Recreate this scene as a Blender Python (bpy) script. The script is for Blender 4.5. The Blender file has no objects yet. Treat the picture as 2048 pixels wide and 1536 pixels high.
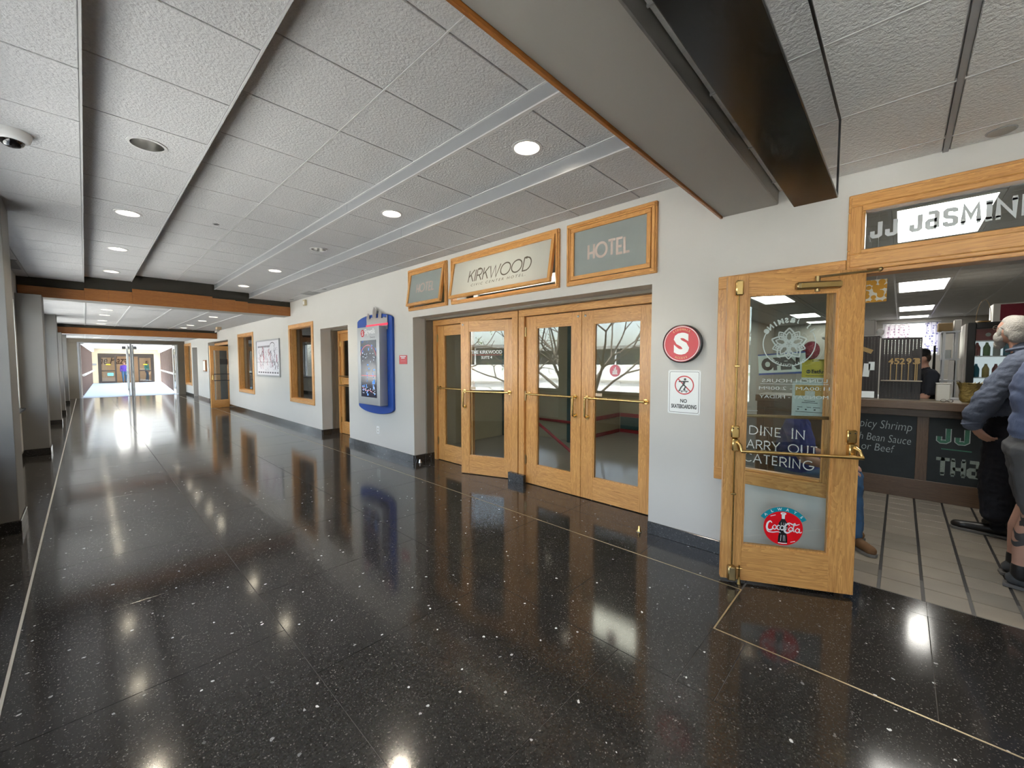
import bpy, bmesh, math, random
import numpy as np
from mathutils import Vector, Matrix

random.seed(11)
sc = bpy.context.scene
COL = sc.collection
PI = math.pi

# ------------------------------------------------------------------ camera
cam = bpy.data.cameras.new('camera')
camo = bpy.data.objects.new('camera', cam)
COL.objects.link(camo)
cam.sensor_width = 36.0
cam.lens = 814.0 / 2048.0 * 36.0
cam.clip_start = 0.05
cam.clip_end = 400
_yaw, _pit = math.atan(853 / 814.0), math.atan(41 / 814.0)
_fw = Vector((math.sin(_yaw) * math.cos(_pit), math.cos(_yaw) * math.cos(_pit), -math.sin(_pit)))
_rt = Vector((math.cos(_yaw), -math.sin(_yaw), 0))
_up = _rt.cross(_fw)
camo.matrix_world = Matrix(((_rt.x, _up.x, -_fw.x, 0), (_rt.y, _up.y, -_fw.y, 0), (_rt.z, _up.z, -_fw.z, 1.5), (0, 0, 0, 1)))
sc.camera = camo

# ------------------------------------------------------------------ world, sun, exposure
world = bpy.data.worlds.new('sky')
sc.world = world
world.use_nodes = True
wn = world.node_tree
wn.nodes.clear()
_sky = wn.nodes.new('ShaderNodeTexSky')
_sky.sky_type = 'NISHITA'
_sky.sun_disc = False
_sky.sun_elevation = math.radians(58)
_sky.sun_rotation = math.radians(90)
_sky.air_density = 1.0
_sky.dust_density = 3.0
_bg = wn.nodes.new('ShaderNodeBackground')
_bg.inputs['Strength'].default_value = 1.75
_wo = wn.nodes.new('ShaderNodeOutputWorld')
_hs = wn.nodes.new('ShaderNodeHueSaturation')
_hs.inputs['Saturation'].default_value = 0.55
wn.links.new(_sky.outputs[0], _hs.inputs['Color'])
wn.links.new(_hs.outputs[0], _bg.inputs['Color'])
wn.links.new(_bg.outputs[0], _wo.inputs['Surface'])

sun = bpy.data.lights.new('sun', 'SUN')
sun.energy = 27.0
sun.angle = math.radians(0.6)
sun.color = (1.0, 0.95, 0.87)
suno = bpy.data.objects.new('sun', sun)
COL.objects.link(suno)
_sd = Vector((-0.42, 0.10, -0.9)).normalized()
suno.rotation_euler = _sd.to_track_quat('-Z', 'Y').to_euler()
suno.location = (20, 20, 30)

sc.view_settings.view_transform = 'Standard'
sc.view_settings.look = 'None'
sc.view_settings.gamma = 1.0
sc.view_settings.use_curve_mapping = False
sc.view_settings.exposure = 0.46
sc.cycles.max_bounces = 7
sc.cycles.diffuse_bounces = 4
sc.cycles.glossy_bounces = 3
sc.cycles.transparent_max_bounces = 14
sc.cycles.adaptive_threshold = 0.05
sc.cycles.adaptive_min_samples = 24
sc.cycles.sample_clamp_indirect = 6.0
sc.cycles.caustics_reflective = False
sc.cycles.caustics_refractive = False

# ------------------------------------------------------------------ materials
def _nt(name):
    m = bpy.data.materials.new(name)
    m.use_nodes = True
    nt = m.node_tree
    nt.nodes.clear()
    out = nt.nodes.new('ShaderNodeOutputMaterial')
    return m, nt, out

def _n(nt, typ, **kw):
    n = nt.nodes.new(typ)
    for k, v in kw.items():
        if k.startswith('_'):
            setattr(n, k[1:], v)
        else:
            n.inputs[k.replace('__', ' ')].default_value = v
    return n

def _c(col):
    return (col[0], col[1], col[2], 1.0)

def simple(name, col, rough=0.5, metal=0.0, vary=0.08, vscale=6.0, bump=0.0, bscale=60.0, spec=0.5, coat=0.0, emit=None, estr=0.0, bdist=0.002):
    m, nt, out = _nt(name)
    b = _n(nt, 'ShaderNodeBsdfPrincipled', Roughness=rough, Metallic=metal)
    b.inputs['Specular IOR Level'].default_value = spec
    b.inputs['Coat Weight'].default_value = coat
    g = _n(nt, 'ShaderNodeNewGeometry')
    no = _n(nt, 'ShaderNodeTexNoise', Scale=vscale, Detail=3.0)
    nt.links.new(g.outputs['Position'], no.inputs['Vector'])
    mix = _n(nt, 'ShaderNodeMix', _data_type='RGBA')
    mix.inputs['A'].default_value = _c([c * (1 - vary) for c in col])
    mix.inputs['B'].default_value = _c([min(1, c * (1 + vary)) for c in col])
    nt.links.new(no.outputs['Fac'], mix.inputs['Factor'])
    nt.links.new(mix.outputs['Result'], b.inputs['Base Color'])
    if bump:
        n2 = _n(nt, 'ShaderNodeTexNoise', Scale=bscale, Detail=4.0, Roughness=0.6)
        nt.links.new(g.outputs['Position'], n2.inputs['Vector'])
        bp = _n(nt, 'ShaderNodeBump', Strength=bump, Distance=bdist)
        nt.links.new(n2.outputs['Fac'], bp.inputs['Height'])
        nt.links.new(bp.outputs['Normal'], b.inputs['Normal'])
    if emit:
        b.inputs['Emission Color'].default_value = _c(emit)
        b.inputs['Emission Strength'].default_value = estr
    nt.links.new(b.outputs[0], out.inputs['Surface'])
    return m

def oak(name, axis, light=(0.74, 0.395, 0.130), dark=(0.42, 0.175, 0.045), rough=0.34):
    m, nt, out = _nt(name)
    b = _n(nt, 'ShaderNodeBsdfPrincipled', Roughness=rough)
    b.inputs['Coat Weight'].default_value = 0.25
    b.inputs['Coat Roughness'].default_value = 0.25
    tc = _n(nt, 'ShaderNodeTexCoord')
    oi = _n(nt, 'ShaderNodeObjectInfo')
    sc1 = [5.5, 5.5, 5.5]; sc1[axis] = 0.55
    sc2 = [70.0, 70.0, 70.0]; sc2[axis] = 2.6
    add = _n(nt, 'ShaderNodeVectorMath', _operation='ADD')
    mul = _n(nt, 'ShaderNodeVectorMath', _operation='SCALE')
    mul.inputs[0].default_value = (7.3, 3.1, 5.7)
    nt.links.new(oi.outputs['Random'], mul.inputs['Scale'])
    nt.links.new(tc.outputs['Object'], add.inputs[0])
    nt.links.new(mul.outputs[0], add.inputs[1])
    m1 = _n(nt, 'ShaderNodeMapping'); m1.inputs['Scale'].default_value = sc1
    m2 = _n(nt, 'ShaderNodeMapping'); m2.inputs['Scale'].default_value = sc2
    nt.links.new(add.outputs[0], m1.inputs['Vector'])
    nt.links.new(add.outputs[0], m2.inputs['Vector'])
    n1 = _n(nt, 'ShaderNodeTexNoise', Scale=2.0, Detail=5.0, Roughness=0.55, Distortion=0.6)
    nt.links.new(m1.outputs[0], n1.inputs['Vector'])
    # contour bands of the slow noise make cathedral figure
    ml = _n(nt, 'ShaderNodeMath', _operation='MULTIPLY'); ml.inputs[1].default_value = 16.0
    nt.links.new(n1.outputs['Fac'], ml.inputs[0])
    fr = _n(nt, 'ShaderNodeMath', _operation='FRACT')
    nt.links.new(ml.outputs[0], fr.inputs[0])
    n2 = _n(nt, 'ShaderNodeTexNoise', Scale=1.0, Detail=4.0, Roughness=0.7)
    nt.links.new(m2.outputs[0], n2.inputs['Vector'])
    r1 = _n(nt, 'ShaderNodeMapRange'); r1.inputs['From Min'].default_value = 0.0; r1.inputs['From Max'].default_value = 0.9
    nt.links.new(fr.outputs[0], r1.inputs['Value'])
    a1 = _n(nt, 'ShaderNodeMath', _operation='MULTIPLY'); a1.inputs[1].default_value = 0.50
    nt.links.new(r1.outputs[0], a1.inputs[0])
    r2 = _n(nt, 'ShaderNodeMapRange'); r2.inputs['From Min'].default_value = 0.40; r2.inputs['From Max'].default_value = 0.75
    nt.links.new(n2.outputs['Fac'], r2.inputs['Value'])
    a2 = _n(nt, 'ShaderNodeMath', _operation='MULTIPLY_ADD'); a2.inputs[1].default_value = 0.55
    nt.links.new(r2.outputs[0], a2.inputs[0]); nt.links.new(a1.outputs[0], a2.inputs[2])
    mix = _n(nt, 'ShaderNodeMix', _data_type='RGBA')
    mix.inputs['A'].default_value = _c(light); mix.inputs['B'].default_value = _c(dark)
    nt.links.new(a2.outputs[0], mix.inputs['Factor'])
    nt.links.new(mix.outputs['Result'], b.inputs['Base Color'])
    bp = _n(nt, 'ShaderNodeBump', Strength=0.12, Distance=0.001)
    bp.invert = True
    nt.links.new(r2.outputs[0], bp.inputs['Height'])
    nt.links.new(bp.outputs['Normal'], b.inputs['Normal'])
    nt.links.new(b.outputs[0], out.inputs['Surface'])
    return m

def granite(name, base=(0.040, 0.0365, 0.034), rough=0.105):
    m, nt, out = _nt(name)
    b = _n(nt, 'ShaderNodeBsdfPrincipled', Roughness=rough)
    b.inputs['Specular IOR Level'].default_value = 0.55
    g = _n(nt, 'ShaderNodeNewGeometry')
    # broad tone + fine grey crystals
    n0 = _n(nt, 'ShaderNodeTexNoise', Scale=90.0, Detail=2.0, Roughness=0.6)
    nt.links.new(g.outputs['Position'], n0.inputs['Vector'])
    r0 = _n(nt, 'ShaderNodeValToRGB')
    r0.color_ramp.elements[0].position = 0.40; r0.color_ramp.elements[0].color = _c([c * 0.5 for c in base])
    r0.color_ramp.elements[1].position = 0.74; r0.color_ramp.elements[1].color = (0.034, 0.033, 0.032, 1)
    nt.links.new(n0.outputs['Fac'], r0.inputs['Fac'])
    cur = r0.outputs['Color']
    nz = _n(nt, 'ShaderNodeTexNoise', Scale=38.0, Detail=2.0)
    nt.links.new(g.outputs['Position'], nz.inputs['Vector'])
    ds = _n(nt, 'ShaderNodeVectorMath', _operation='SCALE'); ds.inputs['Scale'].default_value = 0.022
    nt.links.new(nz.outputs['Color'], ds.inputs[0])
    ad = _n(nt, 'ShaderNodeVectorMath', _operation='ADD')
    nt.links.new(g.outputs['Position'], ad.inputs[0]); nt.links.new(ds.outputs[0], ad.inputs[1])
    for scale, rad, keep, col in ((21.0, 0.15, 0.84, (0.75, 0.77, 0.78)), (70.0, 0.25, 0.80, (0.20, 0.19, 0.18)), (140.0, 0.32, 0.64, (0.14, 0.135, 0.13))):
        v = _n(nt, 'ShaderNodeTexVoronoi', Scale=scale)
        nt.links.new(ad.outputs[0], v.inputs['Vector'])
        sp = _n(nt, 'ShaderNodeSeparateColor')
        nt.links.new(v.outputs['Color'], sp.inputs[0])
        k = _n(nt, 'ShaderNodeMath', _operation='GREATER_THAN'); k.inputs[1].default_value = keep
        nt.links.new(sp.outputs[0], k.inputs[0])
        d = _n(nt, 'ShaderNodeMath', _operation='LESS_THAN'); d.inputs[1].default_value = rad
        nt.links.new(v.outputs['Distance'], d.inputs[0])
        f = _n(nt, 'ShaderNodeMath', _operation='MULTIPLY')
        nt.links.new(k.outputs[0], f.inputs[0]); nt.links.new(d.outputs[0], f.inputs[1])
        f2 = _n(nt, 'ShaderNodeMath', _operation='MULTIPLY')
        nt.links.new(f.outputs[0], f2.inputs[0]); nt.links.new(sp.outputs[1], f2.inputs[1])
        mx = _n(nt, 'ShaderNodeMix', _data_type='RGBA')
        mx.inputs['B'].default_value = _c(col)
        nt.links.new(f2.outputs[0], mx.inputs['Factor']); nt.links.new(cur, mx.inputs['A'])
        cur = mx.outputs['Result']
    nt.links.new(cur, b.inputs['Base Color'])
    nr = _n(nt, 'ShaderNodeTexNoise', Scale=3.0, Detail=3.0)
    nt.links.new(g.outputs['Position'], nr.inputs['Vector'])
    mr = _n(nt, 'ShaderNodeMapRange'); mr.inputs['To Min'].default_value = rough * 0.75; mr.inputs['To Max'].default_value = rough * 1.35
    nt.links.new(nr.outputs['Fac'], mr.inputs['Value']); nt.links.new(mr.outputs[0], b.inputs['Roughness'])
    nt.links.new(b.outputs[0], out.inputs['Surface'])
    return m

def glass(name, tint=(0.94, 0.97, 0.96), base=0.075, rough=0.0):
    m, nt, out = _nt(name)
    lw = _n(nt, 'ShaderNodeLayerWeight', Blend=0.5)
    pw = _n(nt, 'ShaderNodeMath', _operation='POWER'); pw.inputs[1].default_value = 5.0
    nt.links.new(lw.outputs['Facing'], pw.inputs[0])
    ma = _n(nt, 'ShaderNodeMath', _operation='MULTIPLY_ADD'); ma.inputs[1].default_value = 0.8; ma.inputs[2].default_value = base
    nt.links.new(pw.outputs[0], ma.inputs[0])
    tr = _n(nt, 'ShaderNodeBsdfTransparent'); tr.inputs['Color'].default_value = _c(tint)
    gl = _n(nt, 'ShaderNodeBsdfGlossy', Roughness=rough)
    mx = _n(nt, 'ShaderNodeMixShader')
    nt.links.new(ma.outputs[0], mx.inputs[0]); nt.links.new(tr.outputs[0], mx.inputs[1]); nt.links.new(gl.outputs[0], mx.inputs[2])
    nt.links.new(mx.outputs[0], out.inputs['Surface'])
    return m

def frosted(name, col=(0.62, 0.66, 0.64), trans=0.55):
    m, nt, out = _nt(name)
    g = _n(nt, 'ShaderNodeNewGeometry')
    no = _n(nt, 'ShaderNodeTexNoise', Scale=9.0, Detail=3.0)
    nt.links.new(g.outputs['Position'], no.inputs['Vector'])
    mix = _n(nt, 'ShaderNodeMix', _data_type='RGBA')
    mix.inputs['A'].default_value = _c([c * 0.94 for c in col]); mix.inputs['B'].default_value = _c(col)
    nt.links.new(no.outputs['Fac'], mix.inputs['Factor'])
    d = _n(nt, 'ShaderNodeBsdfDiffuse'); t = _n(nt, 'ShaderNodeBsdfTranslucent'); gl = _n(nt, 'ShaderNodeBsdfGlossy', Roughness=0.35)
    nt.links.new(mix.outputs['Result'], d.inputs['Color']); nt.links.new(mix.outputs['Result'], t.inputs['Color'])
    m1 = _n(nt, 'ShaderNodeMixShader'); m1.inputs[0].default_value = trans
    nt.links.new(d.outputs[0], m1.inputs[1]); nt.links.new(t.outputs[0], m1.inputs[2])
    m2 = _n(nt, 'ShaderNodeMixShader'); m2.inputs[0].default_value = 0.06
    nt.links.new(m1.outputs[0], m2.inputs[1]); nt.links.new(gl.outputs[0], m2.inputs[2])
    nt.links.new(m2.outputs[0], out.inputs['Surface'])
    return m

def glow(name, col, strength):
    m, nt, out = _nt(name)
    e = _n(nt, 'ShaderNodeEmission', Strength=strength)
    g = _n(nt, 'ShaderNodeNewGeometry')
    no = _n(nt, 'ShaderNodeTexNoise', Scale=3.0)
    nt.links.new(g.outputs['Position'], no.inputs['Vector'])
    mix = _n(nt, 'ShaderNodeMix', _data_type='RGBA')
    mix.inputs['A'].default_value = _c([c * 0.95 for c in col]); mix.inputs['B'].default_value = _c(col)
    nt.links.new(no.outputs['Fac'], mix.inputs['Factor']); nt.links.new(mix.outputs['Result'], e.inputs['Color'])
    nt.links.new(e.outputs[0], out.inputs['Surface'])
    return m

def spots(name, a, b_, scale, thr=0.35, rough=0.7, trans=0.0):
    """two-tone dotted print (curtains, labels, product packaging)"""
    m, nt, out = _nt(name)
    b = _n(nt, 'ShaderNodeBsdfPrincipled', Roughness=rough)
    g = _n(nt, 'ShaderNodeNewGeometry')
    v = _n(nt, 'ShaderNodeTexVoronoi', Scale=scale, Randomness=0.6)
    nt.links.new(g.outputs['Position'], v.inputs['Vector'])
    d = _n(nt, 'ShaderNodeMath', _operation='LESS_THAN'); d.inputs[1].default_value = thr
    nt.links.new(v.outputs['Distance'], d.inputs[0])
    mix = _n(nt, 'ShaderNodeMix', _data_type='RGBA')
    mix.inputs['A'].default_value = _c(a); mix.inputs['B'].default_value = _c(b_)
    nt.links.new(d.outputs[0], mix.inputs['Factor']); nt.links.new(mix.outputs['Result'], b.inputs['Base Color'])
    if trans:
        t = _n(nt, 'ShaderNodeBsdfTranslucent')
        nt.links.new(mix.outputs['Result'], t.inputs['Color'])
        ms = _n(nt, 'ShaderNodeMixShader'); ms.inputs[0].default_value = trans
        nt.links.new(b.outputs[0], ms.inputs[1]); nt.links.new(t.outputs[0], ms.inputs[2])
        nt.links.new(ms.outputs[0], out.inputs['Surface'])
    else:
        nt.links.new(b.outputs[0], out.inputs['Surface'])
    return m

M = {}
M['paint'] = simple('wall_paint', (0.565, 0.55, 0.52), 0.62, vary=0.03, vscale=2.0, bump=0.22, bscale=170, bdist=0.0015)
M['pillar_paint_shaded'] = simple('pillar_paint_shaded', (0.17, 0.165, 0.155), 0.62, vary=0.03, vscale=2.0, bump=0.22, bscale=170, bdist=0.0015)  # wall paint darkened: shade on the camera-facing sides is put into the colour
M['paint_grey'] = simple('beam_paint', (0.36, 0.345, 0.315), 0.6, vary=0.05, vscale=3.0, bump=0.15, bscale=150)
M['taupe'] = simple('frame_paint_taupe', (0.17, 0.145, 0.11), 0.5, vary=0.04)
M['dark_paint'] = simple('fascia_dark_paint', (0.035, 0.031, 0.022), 0.6, vary=0.12, vscale=3)
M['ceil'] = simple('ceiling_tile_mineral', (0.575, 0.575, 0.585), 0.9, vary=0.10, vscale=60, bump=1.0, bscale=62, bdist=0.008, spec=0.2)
M['ceil_near_brightened'] = simple('ceiling_tile_brightened', (0.80, 0.80, 0.79), 0.9, vary=0.08, vscale=60, bump=1.0, bscale=62, bdist=0.008, spec=0.2)  # whitened tile colour stands in for light missing over the near ceiling
M['grid'] = simple('ceiling_grid_metal', (0.34, 0.34, 0.34), 0.5, vary=0.03)
M['gridw'] = simple('ceiling_edge_trim', (0.60, 0.60, 0.60), 0.4, vary=0.03)
M['granite'] = granite('black_granite')
M['granite_base'] = granite('black_granite_base', rough=0.14)
M['grout'] = simple('floor_grout', (0.12, 0.115, 0.11), 0.7, vary=0.1, vscale=30)
M['pale_strip'] = simple('pale_divider', (0.44, 0.42, 0.37), 0.4, 0.3, vary=0.12, vscale=9)
M['brass_strip'] = simple('brass_divider', (0.55, 0.45, 0.29), 0.32, 0.7, vary=0.12, vscale=9)
M['brass'] = simple('brass', (0.72, 0.50, 0.20), 0.24, 1.0, vary=0.12, vscale=14)
M['brass_old'] = simple('aged_brass', (0.42, 0.31, 0.15), 0.3, 1.0, vary=0.22, vscale=18)
M['steel'] = simple('steel', (0.62, 0.62, 0.62), 0.28, 1.0, vary=0.05)
M['silver'] = simple('silver_paint', (0.40, 0.41, 0.43), 0.38, 0.55, vary=0.03)
M['oakx'] = oak('oak_x', 0); M['oaky'] = oak('oak_y', 1); M['oakz'] = oak('oak_z', 2)
M['fasciax'] = oak('oak_fascia', 0, (0.40, 0.155, 0.034), (0.26, 0.09, 0.02), 0.42)
M['fasciaz'] = oak('oak_fascia_z', 2, (0.40, 0.155, 0.034), (0.26, 0.09, 0.02), 0.42)
M['glass'] = glass('clear_glass')
M['window_glass'] = glass('window_glass', (0.96, 0.98, 0.97), 0.045)
M['glass_dim'] = glass('tinted_glass', (0.80, 0.84, 0.83), 0.05)
M['frost'] = frosted('frosted_glass', (0.40, 0.44, 0.42), 0.35)
M['frost_lit'] = frosted('frosted_glass_lit', (0.78, 0.78, 0.73), 0.6)  # same glass as frost, part of its glow put into a paler colour
M['black'] = simple('black_plastic', (0.012, 0.012, 0.013), 0.35)
M['black_gloss'] = simple('black_gloss', (0.006, 0.006, 0.007), 0.06, spec=0.6, coat=0.6)
M['white'] = simple('white_paint', (0.80, 0.80, 0.79), 0.45, vary=0.03)
M['vinyl_white'] = simple('white_vinyl', (0.85, 0.87, 0.87), 0.5, vary=0.02)
M['red'] = simple('red_enamel', (0.52, 0.010, 0.020), 0.35, vary=0.05)
M['blue'] = simple('blue_panel', (0.003, 0.055, 0.33), 0.5, vary=0.05)
M['beige'] = simple('beige_wall', (0.46, 0.41, 0.29), 0.6, vary=0.04)
M['teal'] = simple('teal_paint', (0.03, 0.09, 0.10), 0.5)
M['lampglow'] = glow('downlight_bulb', (1.0, 0.90, 0.70), 22.0)
M['troffer'] = glow('troffer_diffuser', (1.0, 0.975, 0.90), 12.0)
M['tube'] = glow('fluorescent_tube', (1.0, 0.97, 0.86), 27.0)
M['chrome_can'] = simple('reflector_can', (0.62, 0.61, 0.59), 0.3, 1.0, vary=0.03)

# ------------------------------------------------------------------ geometry helpers
class MB:
    """collects primitives into one mesh"""
    def __init__(s):
        s.v = []; s.f = []; s.mi = []
    def _add(s, vs, fs, Mx=None, mi=0):
        o = len(s.v)
        if Mx is not None:
            vs = [Mx @ Vector(v) for v in vs]
        s.v += [tuple(v) for v in vs]
        s.f += [tuple(i + o for i in f) for f in fs]
        s.mi += [mi] * len(fs)
        return s
    def box(s, lo, hi, Mx=None, mi=0):
        x0, y0, z0 = lo; x1, y1, z1 = hi
        vs = [(x0, y0, z0), (x1, y0, z0), (x1, y1, z0), (x0, y1, z0), (x0, y0, z1), (x1, y0, z1), (x1, y1, z1), (x0, y1, z1)]
        fs = [(0, 3, 2, 1), (4, 5, 6, 7), (0, 1, 5, 4), (1, 2, 6, 5), (2, 3, 7, 6), (3, 0, 4, 7)]
        return s._add(vs, fs, Mx, mi)
    def tube(s, pts, r, seg=8, Mx=None, mi=0, caps=True):
        pts = [Vector(p) for p in pts]
        rs = r if isinstance(r, (list, tuple)) else [r] * len(pts)
        vs = []; fs = []
        prev = None
        for i, p in enumerate(pts):
            d = (pts[min(i + 1, len(pts) - 1)] - pts[max(i - 1, 0)])
            d = d.normalized() if d.length > 1e-9 else Vector((0, 0, 1))
            if prev is None:
                a = Vector((0, 0, 1)) if abs(d.z) < 0.9 else Vector((1, 0, 0))
                u = d.cross(a).normalized()
            else:
                u = (prev - d * prev.dot(d))
                u = u.normalized() if u.length > 1e-6 else d.orthogonal().normalized()
            prev = u
            w = d.cross(u)
            for k in range(seg):
                t = 2 * PI * k / seg
                vs.append(p + (u * math.cos(t) + w * math.sin(t)) * rs[i])
        for i in range(len(pts) - 1):
            for k in range(seg):
                a = i * seg + k; b = i * seg + (k + 1) % seg
                fs.append((a, b, b + seg, a + seg))
        if caps:
            fs.append(tuple(range(seg - 1, -1, -1)))
            fs.append(tuple((len(pts) - 1) * seg + k for k in range(seg)))
        return s._add(vs, fs, Mx, mi)
    def lathe(s, prof, seg=24, Mx=None, mi=0, caps=True):
        """profile of (r, z) about the local z axis"""
        vs = []; fs = []
        n = len(prof)
        for r, z in prof:
            for k in range(seg):
                t = 2 * PI * k / seg
                vs.append((r * math.cos(t), r * math.sin(t), z))
        for i in range(n - 1):
            for k in range(seg):
                a = i * seg + k; b = i * seg + (k + 1) % seg
                fs.append((a, b, b + seg, a + seg))
        if prof[0] == prof[-1]: caps = False
        if caps and prof[0][0] > 1e-6: fs.append(tuple(range(seg - 1, -1, -1)))
        if caps and prof[-1][0] > 1e-6: fs.append(tuple((n - 1) * seg + k for k in range(seg)))
        return s._add(vs, fs, Mx, mi)
    def prism(s, poly, z0, z1, Mx=None, mi=0):
        n = len(poly)
        vs = [(x, y, z0) for x, y in poly] + [(x, y, z1) for x, y in poly]
        fs = [tuple(range(n - 1, -1, -1)), tuple(range(n, 2 * n))]
        fs += [(i, (i + 1) % n, (i + 1) % n + n, i + n) for i in range(n)]
        return s._add(vs, fs, Mx, mi)
    def ball(s, c, r, seg=12, Mx=None, mi=0):
        rx, ry, rz = r if isinstance(r, (tuple, list)) else (r, r, r)
        rings = seg // 2
        T = Matrix.Translation(c) @ Matrix.Diagonal((rx, ry, rz, 1))
        if Mx is not None: T = Mx @ T
        prof = [(math.sin(PI * i / rings), -math.cos(PI * i / rings)) for i in range(rings + 1)]
        prof[0] = (0.0001, -1); prof[-1] = (0.0001, 1)
        return s.lathe(prof, seg, T, mi)
    def build(s, name, mats, parent=None, smooth=False, bevel=0.0, loc=None, bseg=1):
        me = bpy.data.meshes.new(name)
        me.from_pydata(s.v, [], s.f)
        if bevel > 0:
            bm = bmesh.new(); bm.from_mesh(me)
            if not any(s.mi):
                bmesh.ops.remove_doubles(bm, verts=bm.verts, dist=1e-5)
            es = [e for e in bm.edges if e.is_manifold and e.calc_face_angle(0) > 0.6]
            bmesh.ops.bevel(bm, geom=es, offset=bevel, segments=bseg, affect='EDGES', profile=0.5, clamp_overlap=True)
            bm.to_mesh(me); bm.free()
        if not isinstance(mats, (list, tuple)): mats = [mats]
        for m in mats: me.materials.append(m)
        if len(mats) > 1 and bevel == 0:
            me.polygons.foreach_set('material_index', s.mi)
        if smooth:
            me.polygons.foreach_set('use_smooth', [True] * len(me.polygons))
            try: me.set_sharp_from_angle(angle=math.radians(40))
            except Exception: pass
        me.update()
        return link(name, me, parent, loc)

def link(name, me, parent=None, loc=None):
    o = bpy.data.objects.new(name, me)
    COL.objects.link(o)
    if parent is not None: o.parent = parent
    if loc is not None: o.location = loc
    return o

def box(name, lo, hi, mat, parent=None, bevel=0.0):
    return MB().box(lo, hi).build(name, mat, parent, bevel=bevel)

def tag(o, label=None, cat=None, group=None, kind=None):
    if label: o['label'] = label
    if cat: o['category'] = cat
    if group: o['group'] = group
    if kind: o['kind'] = kind
    return o

def thing(name, label, cat, loc=(0, 0, 0), rz=0.0, group=None, kind=None):
    o = bpy.data.objects.new(name, None)
    COL.objects.link(o)
    o.empty_display_size = 0.1
    o.location = loc; o.rotation_euler = (0, 0, rz)
    return tag(o, label, cat, group, kind)

def copy_tree(o, parent=None):
    c = o.copy(); COL.objects.link(c); c.parent = parent
    for ch in list(o.children): copy_tree(ch, c)
    return c

def RM(o, xax, yax, zax):
    return Matrix(((xax[0], yax[0], zax[0], o[0]), (xax[1], yax[1], zax[1], o[1]), (xax[2], yax[2], zax[2], o[2]), (0, 0, 0, 1)))

def WM(y, z, x=3.4):
    """plane facing the corridor (-X): local x runs to the viewer's right (-Y), y up, z out of the wall"""
    return RM((x, y, z), (0, -1, 0), (0, 0, 1), (-1, 0, 0))

def DM(s, z, y=0.0):
    """plane on the front (-y) face of a door leaf in the leaf's own space"""
    return RM((s, y, z), (1, 0, 0), (0, 0, 1), (0, -1, 0))

def text(s, w, h, Mx, mat, parent, name='lettering', bold=0.0, shear=0.0, mirror=False, depth=0.0008, spacing=1.0, center=False):
    cu = bpy.data.curves.new('t', 'FONT')
    cu.body = s; cu.size = 1.0; cu.offset = bold; cu.shear = shear; cu.space_character = spacing
    cu.resolution_u = 3; cu.fill_mode = 'FRONT'
    tmp = bpy.data.objects.new('t', cu); COL.objects.link(tmp)
    dg = bpy.context.evaluated_depsgraph_get()
    me = bpy.data.meshes.new_from_object(tmp.evaluated_get(dg))
    bpy.data.objects.remove(tmp); bpy.data.curves.remove(cu)
    n = len(me.vertices)
    co = np.empty(n * 3); me.vertices.foreach_get('co', co); co = co.reshape(-1, 3)
    lo = co.min(0); hi = co.max(0)
    sy = h / max(hi[1] - lo[1], 1e-6)
    sx = (w / max(hi[0] - lo[0], 1e-6)) if w else sy
    co[:, 0] = (co[:, 0] - lo[0]) * sx
    co[:, 1] = (co[:, 1] - lo[1]) * sy
    W = (hi[0] - lo[0]) * sx
    if center: co[:, 0] -= W / 2
    if mirror: co[:, 0] = (0 if center else W) - co[:, 0]
    co[:, 2] = depth
    R = np.array(Mx)
    co = co @ R[:3, :3].T + R[:3, 3]
    me.vertices.foreach_set('co', co.reshape(-1))
    me.materials.clear(); me.materials.append(mat)
    me.update()
    return link(name, me, parent)

def arc(cx, cy, rx, ry, a0, a1, n=14):
    return [(cx + rx * math.cos(math.radians(a0 + (a1 - a0) * i / n)), cy + ry * math.sin(math.radians(a0 + (a1 - a0) * i / n))) for i in range(n + 1)]

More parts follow.
